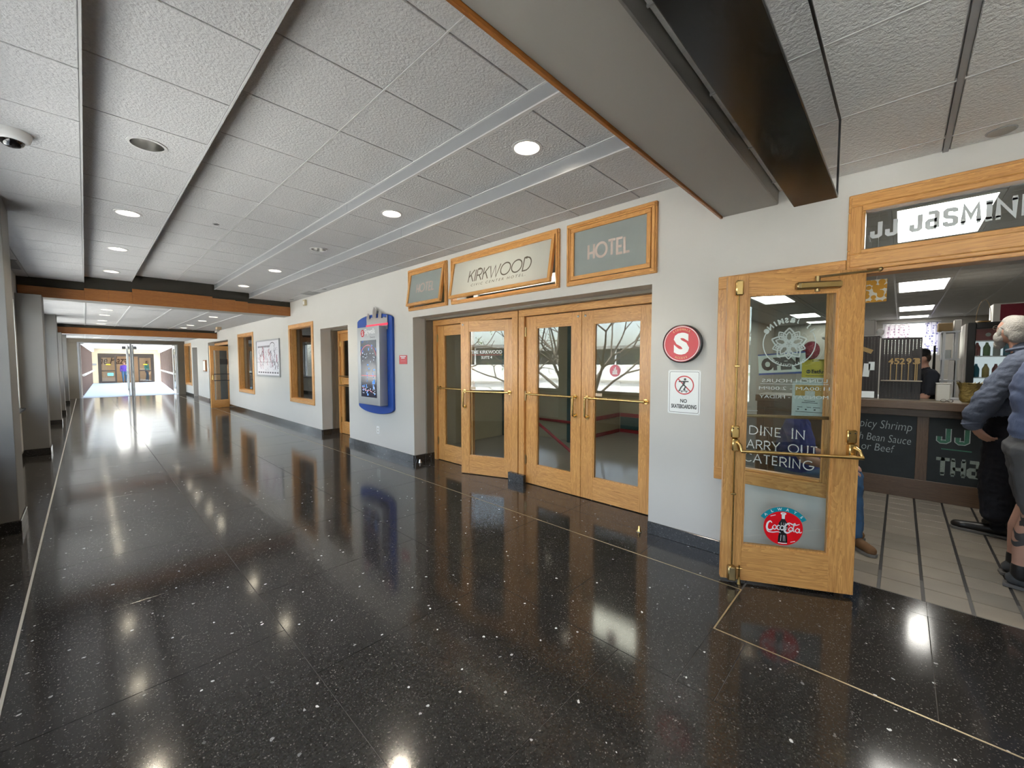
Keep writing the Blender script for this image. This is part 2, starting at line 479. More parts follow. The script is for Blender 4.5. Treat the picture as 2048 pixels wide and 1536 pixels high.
# stroke letters: (advance width, [polylines]) in a box one unit high
GL = {
 'K': (0.62, [[(0.04, 0), (0.04, 1)], [(0.58, 1), (0.05, 0.42)], [(0.24, 0.62), (0.60, 0)]]),
 'I': (0.10, [[(0.05, 0), (0.05, 1)]]),
 'R': (0.62, [[(0.04, 0), (0.04, 1)], [(0.04, 1), (0.32, 1)] + arc(0.32, 0.73, 0.25, 0.27, 90, -90) + [(0.04, 0.46)], [(0.30, 0.46), (0.60, 0)]]),
 'W': (1.05, [[(0.0, 1), (0.29, 0), (0.53, 0.95), (0.76, 0), (1.05, 1)]]),
 'O': (0.98, [arc(0.49, 0.5, 0.47, 0.48, 90, 450, 30)]),
 'D': (0.74, [[(0.04, 0), (0.04, 1), (0.28, 1)] + arc(0.28, 0.5, 0.43, 0.5, 90, -90, 18) + [(0.04, 0)]]),
 'H': (0.60, [[(0.05, 0), (0.05, 1)], [(0.55, 0), (0.55, 1)], [(0.05, 0.42), (0.55, 0.42)]]),
 'T': (0.58, [[(0.29, 0), (0.29, 1)], [(0, 1), (0.58, 1)]]),
 'E': (0.48, [[(0.48, 1), (0.05, 1), (0.05, 0), (0.48, 0)], [(0.05, 0.46), (0.42, 0.46)]]),
 'L': (0.46, [[(0.05, 1), (0.05, 0), (0.46, 0)]]),
 'C': (0.76, [arc(0.46, 0.5, 0.43, 0.5, 45, 315, 20)]),
 'N': (0.68, [[(0.05, 0), (0.05, 1), (0.62, 0), (0.62, 1)]]),
 'A': (0.74, [[(0.02, 0), (0.37, 1), (0.72, 0)], [(0.15, 0.33), (0.59, 0.33)]]),
 'Y': (0.68, [[(0.0, 1), (0.34, 0.45), (0.68, 1)], [(0.34, 0.45), (0.34, 0)]]),
 'U': (0.66, [[(0.05, 1), (0.05, 0.3)] + arc(0.33, 0.3, 0.28, 0.3, 180, 360) + [(0.61, 1)]]),
 'G': (0.82, [arc(0.46, 0.5, 0.43, 0.5, 50, 350, 22) + [(0.86, 0.44), (0.5, 0.44)]]),
 'J': (0.52, [[(0.46, 1), (0.46, 0.12), (0.36, 0.05), (0.12, 0.05), (0.05, 0.12), (0.05, 0.42)]]),
 'a': (0.60, [[(0.08, 0.98), (0.46, 0.98), (0.53, 0.90), (0.53, 0.0)], [(0.53, 0.5), (0.14, 0.5), (0.06, 0.42), (0.06, 0.12), (0.14, 0.04), (0.53, 0.04)]]),
 's': (0.58, [[(0.54, 0.78), (0.52, 0.92), (0.44, 0.97), (0.14, 0.97), (0.06, 0.90), (0.06, 0.62), (0.14, 0.54), (0.46, 0.46), (0.54, 0.38), (0.54, 0.12), (0.46, 0.04), (0.14, 0.04), (0.05, 0.12), (0.05, 0.26)]]),
 'S': (0.58, [arc(0.30, 0.74, 0.23, 0.26, 40, 270, 14) + arc(0.30, 0.25, 0.25, 0.25, 90, -150, 14)[1:]]),
 'M': (0.86, [[(0.05, 0), (0.10, 1), (0.43, 0.32), (0.76, 1), (0.81, 0)]]),
 'B': (0.6, [[(0.05, 0), (0.05, 1), (0.3, 1)] + arc(0.3, 0.76, 0.22, 0.24, 90, -90) + [(0.05, 0.52)], [(0.3, 0.52)] + arc(0.3, 0.26, 0.26, 0.26, 90, -90) + [(0.05, 0)]]),
 'P': (0.6, [[(0.05, 0), (0.05, 1), (0.32, 1)] + arc(0.32, 0.73, 0.25, 0.27, 90, -90) + [(0.05, 0.46)]]),
 ' ': (0.45, []), '-': (0.4, [[(0.02, 0.45), (0.36, 0.45)]]),
}

def ribbon(mb, pts, th, z=0.0, Mx=None, taper=None, mi=0):
    P = [Vector((p[0], p[1])) for p in pts]
    n = len(P)
    closed = (P[0] - P[-1]).length < 1e-6
    vs = []
    for i in range(n):
        if closed and i in (0, n - 1):
            d0 = (P[1] - P[0]).normalized(); d1 = (P[-1] - P[-2]).normalized()
        else:
            d0 = (P[min(i + 1, n - 1)] - P[min(i, n - 2)]).normalized()
            d1 = (P[max(i, 1)] - P[max(i - 1, 0)]).normalized()
        t = d0 + d1
        t = t.normalized() if t.length > 1e-6 else d0
        nn = Vector((-t.y, t.x))
        c = max(0.5, abs(nn.dot(Vector((-d0.y, d0.x)))))
        h = (taper[i] if taper else th) / 2 / c
        vs += [(P[i].x + nn.x * h, P[i].y + nn.y * h, z), (P[i].x - nn.x * h, P[i].y - nn.y * h, z)]
    fs = [(2 * i, 2 * i + 1, 2 * i + 3, 2 * i + 2) for i in range(n - 1)]
    mb._add(vs, fs, Mx, mi)

def strokes(s, w, h, Mx, mat, parent, th=0.1, gap=0.16, serif=0.0, slant=0.0, mirror=False, name='lettering', z=0.0008, dotI=False):
    """letters drawn as strokes; th, gap, serif are fractions of the height; fitted to width w"""
    x = 0.0; lines = []
    for ch in s:
        adv, pls = GL[ch]
        for pl in pls:
            lines.append([(x + px_, py_) for px_, py_ in pl])
            if serif:
                for e, q in ((pl[0], pl[1]), (pl[-1], pl[-2])):
                    if pl[0] == pl[-1]: continue
                    if (e[1] < 0.02 or e[1] > 0.98) and abs(e[0] - q[0]) < abs(e[1] - q[1]):
                        lines.append([(x + e[0] - serif, e[1]), (x + e[0] + serif, e[1])])
        if dotI and ch == 'I':
            lines.append([(x + 0.0, 1.14), (x + 0.10, 1.14)])
        x += adv + gap
    x -= gap
    sx = w / x if w else h
    mb = MB()
    for pl in lines:
        q = [((a + slant * b) * sx, b * h) for a, b in pl]
        if mirror: q = [((w or x * sx) - a, b) for a, b in q]
        ribbon(mb, q, th * h, z, Mx)
    return mb.build(name, mat, parent)

def arc_text(s, r, a_mid, step, h, Mx, mat, parent, inward=False, bold=0.02, mirror=False, name='lettering'):
    """letters on a circle; a_mid in degrees (90 = top); step degrees per letter"""
    n = len(s)
    for i, ch in enumerate(s):
        if ch == ' ': continue
        k = i - (n - 1) / 2
        if mirror: k = -k
        a = math.radians(a_mid - k * step) if not inward else math.radians(a_mid + k * step)
        ux = Vector((math.sin(a), -math.cos(a), 0)); uy = Vector((math.cos(a), math.sin(a), 0))
        if inward: ux, uy = -ux, -uy
        rr = r if not inward else r
        p = Vector((math.cos(a), math.sin(a), 0)) * rr
        T = RM((p.x, p.y, 0), ux, uy, (0, 0, 1))
        text(ch, None, h, Mx @ T, mat, parent, name, bold=bold, center=True, mirror=mirror)

def disc(mb, r, z, Mx=None, seg=40, cx=0, cy=0, mi=0, r0=0.0):
    if r0 <= 0:
        mb._add([(cx + r * math.cos(2 * PI * k / seg), cy + r * math.sin(2 * PI * k / seg), z) for k in range(seg)], [tuple(range(seg))], Mx, mi)
    else:
        vs = []
        for k in range(seg):
            c, s_ = math.cos(2 * PI * k / seg), math.sin(2 * PI * k / seg)
            vs += [(cx + r * c, cy + r * s_, z), (cx + r0 * c, cy + r0 * s_, z)]
        mb._add(vs, [(2 * k, (2 * k + 2) % (2 * seg), (2 * k + 3) % (2 * seg), 2 * k + 1) for k in range(seg)], Mx, mi)

# ================================================================== SETTING
WX = 3.4                     # plane of the long right-hand wall
LX = -0.73                   # plane of the left-hand (window) wall
YB = 25.45                   # end of the corridor

def struct(o, label=None, cat=None):
    return tag(o, label, cat, None, 'structure')

def wall_cells(mb, y0, y1, z0, z1, holes, x0, x1):
    ys = sorted({y0, y1, *[h[0] for h in holes], *[h[1] for h in holes]})
    ys = [y for y in ys if y0 <= y <= y1]
    for a, b in zip(ys, ys[1:]):
        hs = sorted([h for h in holes if h[0] <= a + 1e-6 and h[1] >= b - 1e-6], key=lambda h: h[2])
        z = z0
        for h in hs:
            if h[2] > z + 1e-6: mb.box((x0, a, z), (x1, b, h[2]))
            z = max(z, h[3])
        if z < z1 - 1e-6: mb.box((x0, a, z), (x1, b, z1))

# ---- right wall
OPEN_R = [(-0.75, 0.27, 0, 2.54), (0.31, 1.00, 0.63, 2.12), (1.575, 5.29, 0, 2.183),
          (1.57, 2.43, 2.305, 2.84), (2.60, 4.30, 2.31, 2.845), (4.465, 5.33, 2.315, 2.85),
          (7.47, 8.75, 0, 2.215), (9.18, 10.56, 0.64, 2.36), (13.68, 15.28, 0.67, 2.36),
          (16.67, 19.93, 0, 2.318), (22.25, 23.43, 0, 2.226), (23.8, 25.35, 0.52, 2.40)]
mb = MB(); wall_cells(mb, -5.0, YB, 0, 3.32, OPEN_R, WX, WX + 0.21)
struct(mb.build('wall_right', M['paint']), 'long pale grey wall with the wooden doors and signs', 'wall')

# ---- left wall with windows between pillars
PIL = [(-3.9, -3.4), (0.62, 1.06), (5.6, 6.1), (10.13, 10.57), (14.97, 15.4), (17.9, 18.35), (22.4, 22.8)]
LW = [(-2.1, 0.48), (1.78, 5.46)] + [(PIL[i][1] + 0.14, PIL[i + 1][0] - 0.14) for i in range(2, len(PIL) - 1)] + [(22.95, 25.2)]
mb = MB(); wall_cells(mb, -5.0, YB, 0, 3.32, [(a, b, 0.80, 2.50) for a, b in LW], LX - 0.2, LX)
struct(mb.build('wall_left', M['paint']), 'narrow side wall with tall windows between its pillars', 'wall')
for i, (a, b) in enumerate(PIL):
    p = MB().box((LX, a, 0.11), (-0.45, b, {1: 2.61, 3: 2.615, 5: 2.415}.get(i, 3.3))).build('pillar', M['pillar_paint_shaded'], bevel=0.004)
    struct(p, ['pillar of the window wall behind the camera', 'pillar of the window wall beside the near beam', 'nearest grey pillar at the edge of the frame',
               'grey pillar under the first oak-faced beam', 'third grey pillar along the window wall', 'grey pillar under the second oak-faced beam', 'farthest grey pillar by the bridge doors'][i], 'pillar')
    MB().box((LX, a - 0.012, 0.0), (-0.438, b + 0.012, 0.11)).build('plinth', M['granite_base'], p, bevel=0.003)
for i, (a, b) in enumerate(LW):
    w = thing('window_%d' % (i + 1), None, None, (LX - 0.1, (a + b) / 2, 0.80), kind='structure')
    h = (b - a) / 2
    mid = 0.85
    for lo, hi in (((-0.03, -h, 0), (0.03, h, 0.05)), ((-0.03, -h, 1.65), (0.03, h, 1.70)), ((-0.03, -h, 0.05), (0.03, -h + 0.05, 1.65)), ((-0.03, h - 0.05, 0.05), (0.03, h, 1.65))):
        box('frame', lo, hi, M['silver'], w)
    k = max(2, round((b - a) / 1.5))
    for q in range(k):
        ya = -h + 0.05 + (2 * h - 0.1) * q / k; yb = -h + 0.05 + (2 * h - 0.1) * (q + 1) / k
        box('pane', (-0.003, ya + (0.02 if q else 0), 0.05), (0.003, yb - (0.02 if q < k - 1 else 0), 1.65), M['window_glass'], w)
        if q: box('mullion', (-0.35, ya - 0.02, 0.05), (0.03, ya + 0.02, 1.65), M['silver'], w)  # outer depth added as a fin to cut oblique daylight on the pillars
    box('sill', (0.032, -h, -0.03), (0.16, h, 0.0), M['black'], w, 0.004)
mb = MB()
for (a, b), (c, d) in zip(PIL, PIL[1:]):
    mb.box((LX, b + 0.012, 0), (LX + 0.015, c - 0.012, 0.11))
mb.box((LX, -5, 0), (LX + 0.015, PIL[0][0] - 0.012, 0.11)); mb.box((LX, PIL[-1][1] + 0.012, 0), (LX + 0.015, YB, 0.11))
struct(mb.build('baseboard_left', M['granite_base']))

# ---- floor
fl = struct(MB().box((LX - 0.2, -5, -0.06), (3.95, YB, -0.003)).build('floor', M['grout']), 'polished black granite floor with pale flecks', 'floor')
_tm = {}
def tile(parent, name, x0, x1, y0, y1, z0, z1, mat, gap, bev=0.0):
    k = (name, round(x1 - x0, 3), round(y1 - y0, 3), mat.name)
    if k not in _tm:
        w, d, h = (x1 - x0 - gap) / 2, (y1 - y0 - gap) / 2, (z1 - z0) / 2
        _tm[k] = MB().box((-w, -d, -h), (w, d, h)).build(name, mat, parent, bevel=bev)
        o = _tm[k]
    else:
        o = bpy.data.objects.new(name, _tm[k].data); COL.objects.link(o); o.parent = parent
    o.location = ((x0 + x1) / 2, (y0 + y1) / 2, (z0 + z1) / 2)
    return o

def cuts(first, step, lo, hi):
    out = [lo]
    k = math.ceil((lo - first) / step)
    while first + k * step < hi - 0.03:
        y = first + k * step
        if y > lo + 0.03: out.append(y)
        k += 1
    return out + [hi]

GT = 0.003
for x0, x1, first, lo, hi in ((LX, -0.316, 1.49, -1.5, YB), (-0.304, 0.722, 1.49, -1.5, YB), (0.722, 1.88, 1.025, -1.5, YB),
                              (1.88, 2.951, 1.52, 0.7195, YB), (2.959, 3.4, 2.408, 0.7195, YB),
                              (1.88, 2.406, 1.52, -1.5, 0.7190)):
    ys = cuts(first, 0.97, lo, hi)
    for a, b in zip(ys, ys[1:]):
        tile(fl, 'granite_tile', x0, x1, a, b, -0.025, 0.0, M['granite'], GT, 0.0008)
ys = cuts(-0.167, 0.882, -1.93, 0.7105)
for a, b in zip(ys, ys[1:]):
    tile(fl, 'granite_tile', 2.414, 3.40, a, b, -0.025, 0.0, M['granite'], GT, 0.0008)
    if b <= 0.28: tile(fl, 'granite_tile', 3.40, 3.60, max(a, -0.75), b, -0.025, 0.0, M['granite'], 0.0, 0.0008)
tile(fl, 'granite_tile', 3.40, 3.60, -0.167, 0.25, -0.025, 0.0, M['granite'], 0.0, 0.0008)
for y0, y1, x1 in ((1.575, 5.29, 3.95), (7.47, 8.75, 3.95), (16.67, 19.93, 3.95), (22.25, 23.43, 3.95)):
    ys = cuts(2.408, 0.97, y0, y1)
    for a, b in zip(ys, ys[1:]):
        tile(fl, 'granite_tile', 3.4, x1, a, b, -0.025, 0.0, M['granite'], GT, 0.0008)
for x0, x1, in ((LX, 0.722), (0.722, 3.4)):
    tile(fl, 'granite_tile', x0, x1, -5.0, -1.5, -0.025, 0.0, M['granite'], GT, 0.0008)
for lo, hi in (((2.951, 0.711, -0.01), (2.959, YB, 0.0006)), ((2.406, 0.711, -0.01), (2.951, 0.7195, 0.0006)), ((2.406, -1.5, -0.01), (2.414, 0.711, 0.0006)), ((-0.316, -1.5, -0.01), (-0.304, YB, 0.0006))):
    box('brass_divider', lo, hi, M['pale_strip' if lo[0] < 0 else 'brass_strip'], fl)

# ---- baseboard of the right wall, one granite piece per stretch of wall
bb = struct(thing('baseboard_right', None, None))
_gaps = sorted([(h[0], h[1]) for h in OPEN_R if h[2] == 0])
_y = -5.0
_runs = []
for a, b in _gaps + [(YB, YB)]:
    if a > _y: _runs.append((_y, a))
    _y = b
for a, b in _runs:
    ys = cuts(a, 1.95, a, b)
    for c, d in zip(ys, ys[1:]):
        tile(bb, 'base_piece', WX - 0.018, WX, c, d, 0.0, 0.107, M['granite_base'], 0.002, 0.002)

# ---- ceilings
roof = struct(MB().box((LX - 0.4, -5.3, 3.32), (16.0, YB + 0.2, 3.5)).build('roof', M['dark_paint']), None, None)
ce = struct(thing('ceiling', 'stepped pale ceiling of square mineral tiles', 'ceiling'))
# recessed cans: (x, y, lit); the tile under each one is built with a round hole
CANS = [(0.357, 2.0, 3.03, True), (0.357, 3.87, 3.03, False), (0.357, 5.75, 3.03, True), (0.357, 7.62, 3.03, True), (0.357, 9.55, 3.03, True),
        (2.25, 2.0, 3.05, True), (2.25, 3.87, 3.05, True), (2.25, 5.78, 3.05, False), (2.25, 7.62, 3.05, True), (2.25, 9.56, 3.05, True)]
CANS += [(x, y, 2.69, True) for y in (12.75, 14.15, 16.0, 17.35) for x in (0.378, 2.31)]
CANS += [(x, y, 2.575, True) for y in (20.0, 22.0, 24.0) for x in (0.378, 2.31)]
CANS += [(0.42, -1.6, 2.698, True), (1.66, -1.6, 2.698, True), (0.42, -3.6, 2.698, True), (1.66, -3.6, 2.698, True)]
CAN_R = 0.092
def holed_tile(parent, x0, x1, y0, y1, z0, z1, mat, gap, cx, cy):
    w, d, h = (x1 - x0 - gap) / 2, (y1 - y0 - gap) / 2, z1 - z0
    mx_, my_ = (x0 + x1) / 2, (y0 + y1) / 2
    n = 32
    ang = [2 * PI * k / n for k in range(n)]
    ring = [(cx - mx_ + CAN_R * math.cos(a), cy - my_ + CAN_R * math.sin(a)) for a in ang]
    rect = []
    for a, (rx, ry) in zip(ang, ring):
        ox, oy = cx - mx_, cy - my_
        c, s_ = math.cos(a), math.sin(a)
        t = min(((w - ox) / c if c > 0 else (-w - ox) / c) if abs(c) > 1e-9 else 9, ((d - oy) / s_ if s_ > 0 else (-d - oy) / s_) if abs(s_) > 1e-9 else 9)
        rect.append((ox + t * c, oy + t * s_))
    # snap the nearest samples to the true corners
    for q in ((w, d), (-w, d), (-w, -d), (w, -d)):
        k = min(range(n), key=lambda i: (rect[i][0] - q[0]) ** 2 + (rect[i][1] - q[1]) ** 2)
        rect[k] = q
    vs = [(x, y, 0) for x, y in rect] + [(x, y, 0) for x, y in ring] + [(x, y, h) for x, y in rect] + [(x, y, h) for x, y in ring]
    fs = []
    for k in range(n):
        j = (k + 1) % n
        fs += [(k, n + k, n + j, j), (2 * n + k, 2 * n + j, 3 * n + j, 3 * n + k), (n + k, 3 * n + k, 3 * n + j, n + j), (k, j, 2 * n + j, 2 * n + k)]
    MB()._add(vs, fs).build('ceiling_tile', mat, parent, loc=(mx_, my_, z0))
def panel(x0, x1, y0, y1, z, dx, dy, gap=0.009, parent=ce, mat='ceil', back='grid'):
    nx = max(1, round((x1 - x0) / dx)); ny = max(1, round((y1 - y0) / dy))
    gb = MB()
    for j in range(ny + 1):
        c = y0 + (y1 - y0) * j / ny
        gb.box((x0, max(y0, c - 0.012), z + 0.011), (x1, min(y1, c + 0.012), z + 0.035))
    for i in range(nx + 1):
        c = x0 + (x1 - x0) * i / nx
        gb.box((max(x0, c - 0.012), y0, z + 0.0115), (min(x1, c + 0.012), y1, z + 0.0345))
    gb.build('suspension_grid', M[back], parent)
    for i in range(nx):
        for j in range(ny):
            a = x0 + (x1 - x0) * i / nx; b = x0 + (x1 - x0) * (i + 1) / nx
            c = y0 + (y1 - y0) * j / ny; d = y0 + (y1 - y0) * (j + 1) / ny
            hs = [k for k in CANS if abs(k[2] - z) < 0.01 and a < k[0] < b and c < k[1] < d]
            if hs: holed_tile(parent, a, b, c, d, z, z + 0.018, M[mat], gap, min(max(hs[0][0], a + 0.1), b - 0.1), min(max(hs[0][1], c + 0.1), d - 0.1))
            else: tile(parent, 'ceiling_tile', a, b, c, d, z, z + 0.018, M[mat], gap, 0.003)
Y0, Y1 = 1.063, 10.468
STEPS = [(-0.59, 0.035, 2.93), (0.035, 0.655, 3.03), (0.655, 1.308, 3.15), (1.308, 1.937, 3.15), (1.937, 2.566, 3.05), (2.566, 3.19, 2.94), (3.19, 3.40, 2.94)]
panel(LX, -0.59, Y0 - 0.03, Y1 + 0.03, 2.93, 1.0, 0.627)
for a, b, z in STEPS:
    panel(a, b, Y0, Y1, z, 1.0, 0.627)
for x, za, zb, s in ((0.035, 2.93, 3.03, 1), (0.655, 3.03, 3.15, 1), (1.937, 3.05, 3.15, -1), (2.566, 2.94, 3.05, -1)):
    xs = (x - 0.001, x + 0.006) if s > 0 else (x - 0.008, x + 0.004)
    for k in range(3):
        a, b = Y0 + (Y1 - Y0) * k / 3, Y0 + (Y1 - Y0) * (k + 1) / 3
        box('step_face', (xs[0], a + 0.002, za + 0.004), (xs[1], b - 0.002, zb + 0.02), M['gridw'] if s > 0 else M['silver'], ce)
        box('step_edge', (min(xs) - (0.002 if s > 0 else 0.006), a, za - 0.004), (max(xs) + (0.001 if s > 0 else 0.006), b, za + 0.006), M['gridw'], ce)
        if s < 0:
            box('step_edge', (x - 0.022, a, zb - 0.006), (x - 0.008, b, zb + 0.006), M['gridw'], ce)
box('runner', (1.304, Y0, 3.146), (1.312, Y1, 3.165), M['gridw'], ce)
box('runner', (3.185, Y0, 2.935), (3.195, Y1, 2.955), M['gridw'], ce)
# flat ceiling near the camera
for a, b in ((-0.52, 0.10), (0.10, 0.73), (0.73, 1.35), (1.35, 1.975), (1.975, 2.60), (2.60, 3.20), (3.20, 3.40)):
    panel(a, b, -0.13, 0.66, 2.698, 1.0, 1.24, mat='ceil_near_brightened')
    panel(a, b, -5.0, -0.152, 2.698, 1.0, 1.21, mat='ceil_near_brightened')
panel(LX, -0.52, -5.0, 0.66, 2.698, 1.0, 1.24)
box('runner', (LX, -0.152, 2.692), (3.40, -0.130, 2.72), M['grid'], ce)
for x in (0.10, 0.73, 1.35, 1.975, 2.60, 3.20):
    box('runner', (x - 0.0045, -0.13, 2.696), (x + 0.0045, 0.66, 2.715), M['gridw'], ce)
    box('runner', (x - 0.006, -1.5, 2.696), (x + 0.006, -0.152, 2.715), M['gridw'], ce)
# second and third bays
X2 = [LX, -0.62, 0.038, 0.70, 1.355, 2.02, 2.68, 3.40]
for a, b in zip(X2, X2[1:]):
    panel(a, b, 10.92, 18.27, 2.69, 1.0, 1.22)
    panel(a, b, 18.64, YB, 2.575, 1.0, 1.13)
for x in X2[2:-1]:
    box('runner', (x - 0.012, 10.92, 2.682), (x + 0.012, 18.27, 2.71), M['gridw'], ce)
    box('runner', (x - 0.012, 18.64, 2.567), (x + 0.012, YB, 2.60), M['gridw'], ce)

# ---- beams with oak fascia boards
b0 = struct(MB().box((LX, 0.66, 2.612), (3.40, 1.02, 3.32)).build('beam', M['paint_grey'], bevel=0.006), 'wide grey painted beam crossing overhead close by', 'beam')
for i, (a, b) in enumerate(((LX, 0.6), (0.6, 2.0), (2.0, 3.395))):
    box('fascia_board', (a + 0.001, 1.02, 2.601 - 0.003 * (i % 2)), (b - 0.001, 1.037, 2.83), M['fasciax'], b0, 0.002)
b1 = struct(MB().box((LX, 10.50, 2.63), (3.40, 10.92, 3.32)).build('beam', M['dark_paint']), 'first oak-faced beam across the corridor', 'beam')
for a, b, zt in ((-0.72, 0.035, 2.79), (0.036, 0.34, 2.83), (0.341, 0.66, 2.835), (0.661, 1.895, 2.90), (1.896, 2.30, 2.87), (2.301, 2.53, 2.855), (2.531, 2.98, 2.832), (2.981, 3.395, 2.828)):
    box('fascia_board', (a, 10.478, 2.618), (b, 10.50, zt), M['fasciax'], b1, 0.002)
box('soffit', (LX, 10.50, 2.62), (3.40, 10.92, 2.63), M['paint_grey'], b1)
b2 = struct(MB().box((LX, 18.28, 2.43), (3.40, 18.64, 3.32)).build('beam', M['dark_paint']), 'second oak-faced beam farther down the corridor', 'beam')
for a, b in ((-0.53, 0.62), (0.622, 1.34), (1.342, 2.5), (2.502, 3.395)):
    box('fascia_board', (a, 18.258, 2.405), (b, 18.28, 2.605), M['fasciax'], b2, 0.002)
box('soffit', (LX, 18.28, 2.42), (3.40, 18.64, 2.43), M['paint_grey'], b2)
# wall closing the corridor behind the camera
struct(MB().box((LX - 0.2, -5.2, 0), (16.0, -5.0, 3.32)).build('wall_back', M['paint']))

# ================================================================== DOORS
def door_leaf(name, label, loc, ang, w, h, stile=0.145, top=0.135, bottom=0.245, stile_r=None, z0=0.008, t=0.045):
    """oak leaf with one tall pane; local x runs to the viewer's right, the viewer stands at -y"""
    d = thing(name, label, 'door', loc, math.radians(ang), kind='structure')
    sr = stile_r or stile
    y0, y1 = -t / 2, t / 2
    box('stile', (0, y0, z0), (stile, y1, h), M['oakz'], d, 0.002)
    box('stile', (w - sr, y0, z0), (w, y1, h), M['oakz'], d, 0.002)
    box('top_rail', (stile, y0 + 0.001, h - top), (w - sr, y1 - 0.001, h), M['oakx'], d, 0.001)
    box('bottom_rail', (stile, y0 + 0.001, z0), (w - sr, y1 - 0.001, bottom), M['oakx'], d, 0.001)
    p = box('glass_pane', (stile, -0.003, bottom), (w - sr, 0.003, h - top), M['glass'], d)
    mb = MB()   # glazing bead
    for s_ in (-1, 1):
        ya, yb = sorted((s_ * 0.004, s_ * 0.016))
        a, b, c, e = stile, w - sr, bottom, h - top
        mb.box((a, ya, c), (a + 0.012, yb, e)).box((b - 0.012, ya, c), (b, yb, e)).box((a + 0.012, ya, c), (b - 0.012, yb, c + 0.012)).box((a + 0.012, ya, e - 0.012), (b - 0.012, yb, e))
    mb.build('glazing_bead', M['oakz'], d)
    return d, p

def pull_bar(d, s0, s1, sv, z=1.127, zb=0.917, y=-0.0225, out=0.055):
    """brass push-pull: a horizontal bar with a dropped grip at the lock stile"""
    mb = MB()
    yb = y - out
    mb.tube([(s0, yb, z), (s1, yb, z)], 0.0125, 10)
    for s_ in {s0, s1}:
        mb.tube([(s_, y, z), (s_, y - 0.01, z)], 0.026, 12).tube([(s_, y - 0.01, z), (s_, yb, z)], 0.012, 10)
        mb.ball((s_, yb, z), 0.0155, 10)
    mb.tube([(sv, yb, z), (sv, yb, zb + 0.012), (sv, yb + 0.014, zb), (sv, y, zb)], 0.0125, 10)
    mb.tube([(sv, y, zb), (sv, y - 0.01, zb)], 0.026, 12)
    mb.build('pull_bar', M['brass'], d, smooth=True)

def hinges(d, s, zs, front=-0.0225, mat='brass_old'):
    for z in zs:
        mb = MB().tube([(s, front - 0.006, z - 0.06), (s, front - 0.006, z + 0.06)], 0.009, 8).box((s - 0.02, front - 0.002, z - 0.05), (s + 0.02, front + 0.001, z + 0.05))
        mb.build('hinge', M[mat], d, smooth=True)

def rivet(d, s, z, y=-0.0225):
    MB().lathe([(0.013, 0), (0.013, 0.004), (0.006, 0.008), (0.0001, 0.009)], 14, RM((s, y, z), (1, 0, 0), (0, 0, 1), (0, -1, 0))).build('door_bolt', M['steel'], d, smooth=True)

XD = 3.80
dR, gR = door_leaf('door_1', 'closed oak glass door nearest the round red S sign', (XD, 2.545, 0), -90, 0.835, 2.07, 0.155, 0.135, 0.247, 0.145)
pull_bar(dR, 0.08, 0.755, 0.08); rivet(dR, 0.045, 2.02); hinges(dR, 0.835, (0.3, 1.1, 1.89))
dL, gL = door_leaf('door_2', 'closed oak glass door between the centre post and another door', (XD, 3.365, 0), -90, 0.815, 2.07, 0.17, 0.135, 0.247, 0.13)
pull_bar(dL, 0.065, 0.742, 0.742); rivet(dL, 0.77, 2.02); hinges(dL, -0.004, (0.3, 1.1, 1.89))
dO, gO = door_leaf('door_3', 'oak glass door standing ajar with white suite lettering', (3.5345, 4.3195, 0), -70.1, 0.785, 2.065, 0.125, 0.13, 0.25, 0.13)
pull_bar(dO, 0.065, 0.725, 0.065); rivet(dO, 0.035, 2.02); hinges(dO, 0.787, (0.3, 1.1, 1.89))
dC, gC = door_leaf('door_4', 'closed oak glass door farthest from the S sign', (XD, 5.19, 0), -90, 0.81, 2.07, 0.155, 0.135, 0.247, 0.145)
pull_bar(dC, 0.07, 0.75, 0.75); hinges(dC, -0.004, (0.3, 1.1, 1.89))
# lettering on the hotel doors
text('THE KIRKWOOD', 0.455, 0.046, DM(0.155, 1.628, -0.0045), M['vinyl_white'], gO, bold=0.012)
box('underline', (0.155, -0.0048, 1.612), (0.61, -0.0042, 1.616), M['red'], gO)
text('SUITE 4', 0.16, 0.036, DM(0.305, 1.562, -0.0045), M['vinyl_white'], gO, bold=0.01)
M['pink_vinyl'] = simple('pink_vinyl', (0.62, 0.16, 0.20), 0.5)
e = MB(); disc(e, 0.062, 0, DM(0.40, 1.425, -0.0045)); e = e.build('emblem', M['pink_vinyl'], gR)
_em = MB()
for px_, hh in ((-0.022, 0.03), (-0.008, 0.055), (0.006, 0.07), (0.02, 0.04)):
    _em.box((px_ - 0.005, -0.03, 0.0), (px_ + 0.005, -0.03 + hh, 0.0006))
_em.box((-0.032, -0.037, 0), (0.032, -0.03, 0.0006))
_em.build('emblem_mark', M['vinyl_white'], gR).matrix_local = DM(0.40, 1.425, -0.0048)
# push / pull tabs on the panes
box('push_tab', (0.17, -0.0048, 1.148), (0.25, -0.0042, 1.18), simple('tan_tab', (0.62, 0.48, 0.33)), gR)
box('push_tab', (0.14, -0.0048, 1.15), (0.215, -0.0042, 1.185), simple('tan_tab', (0.62, 0.48, 0.33)), gO)

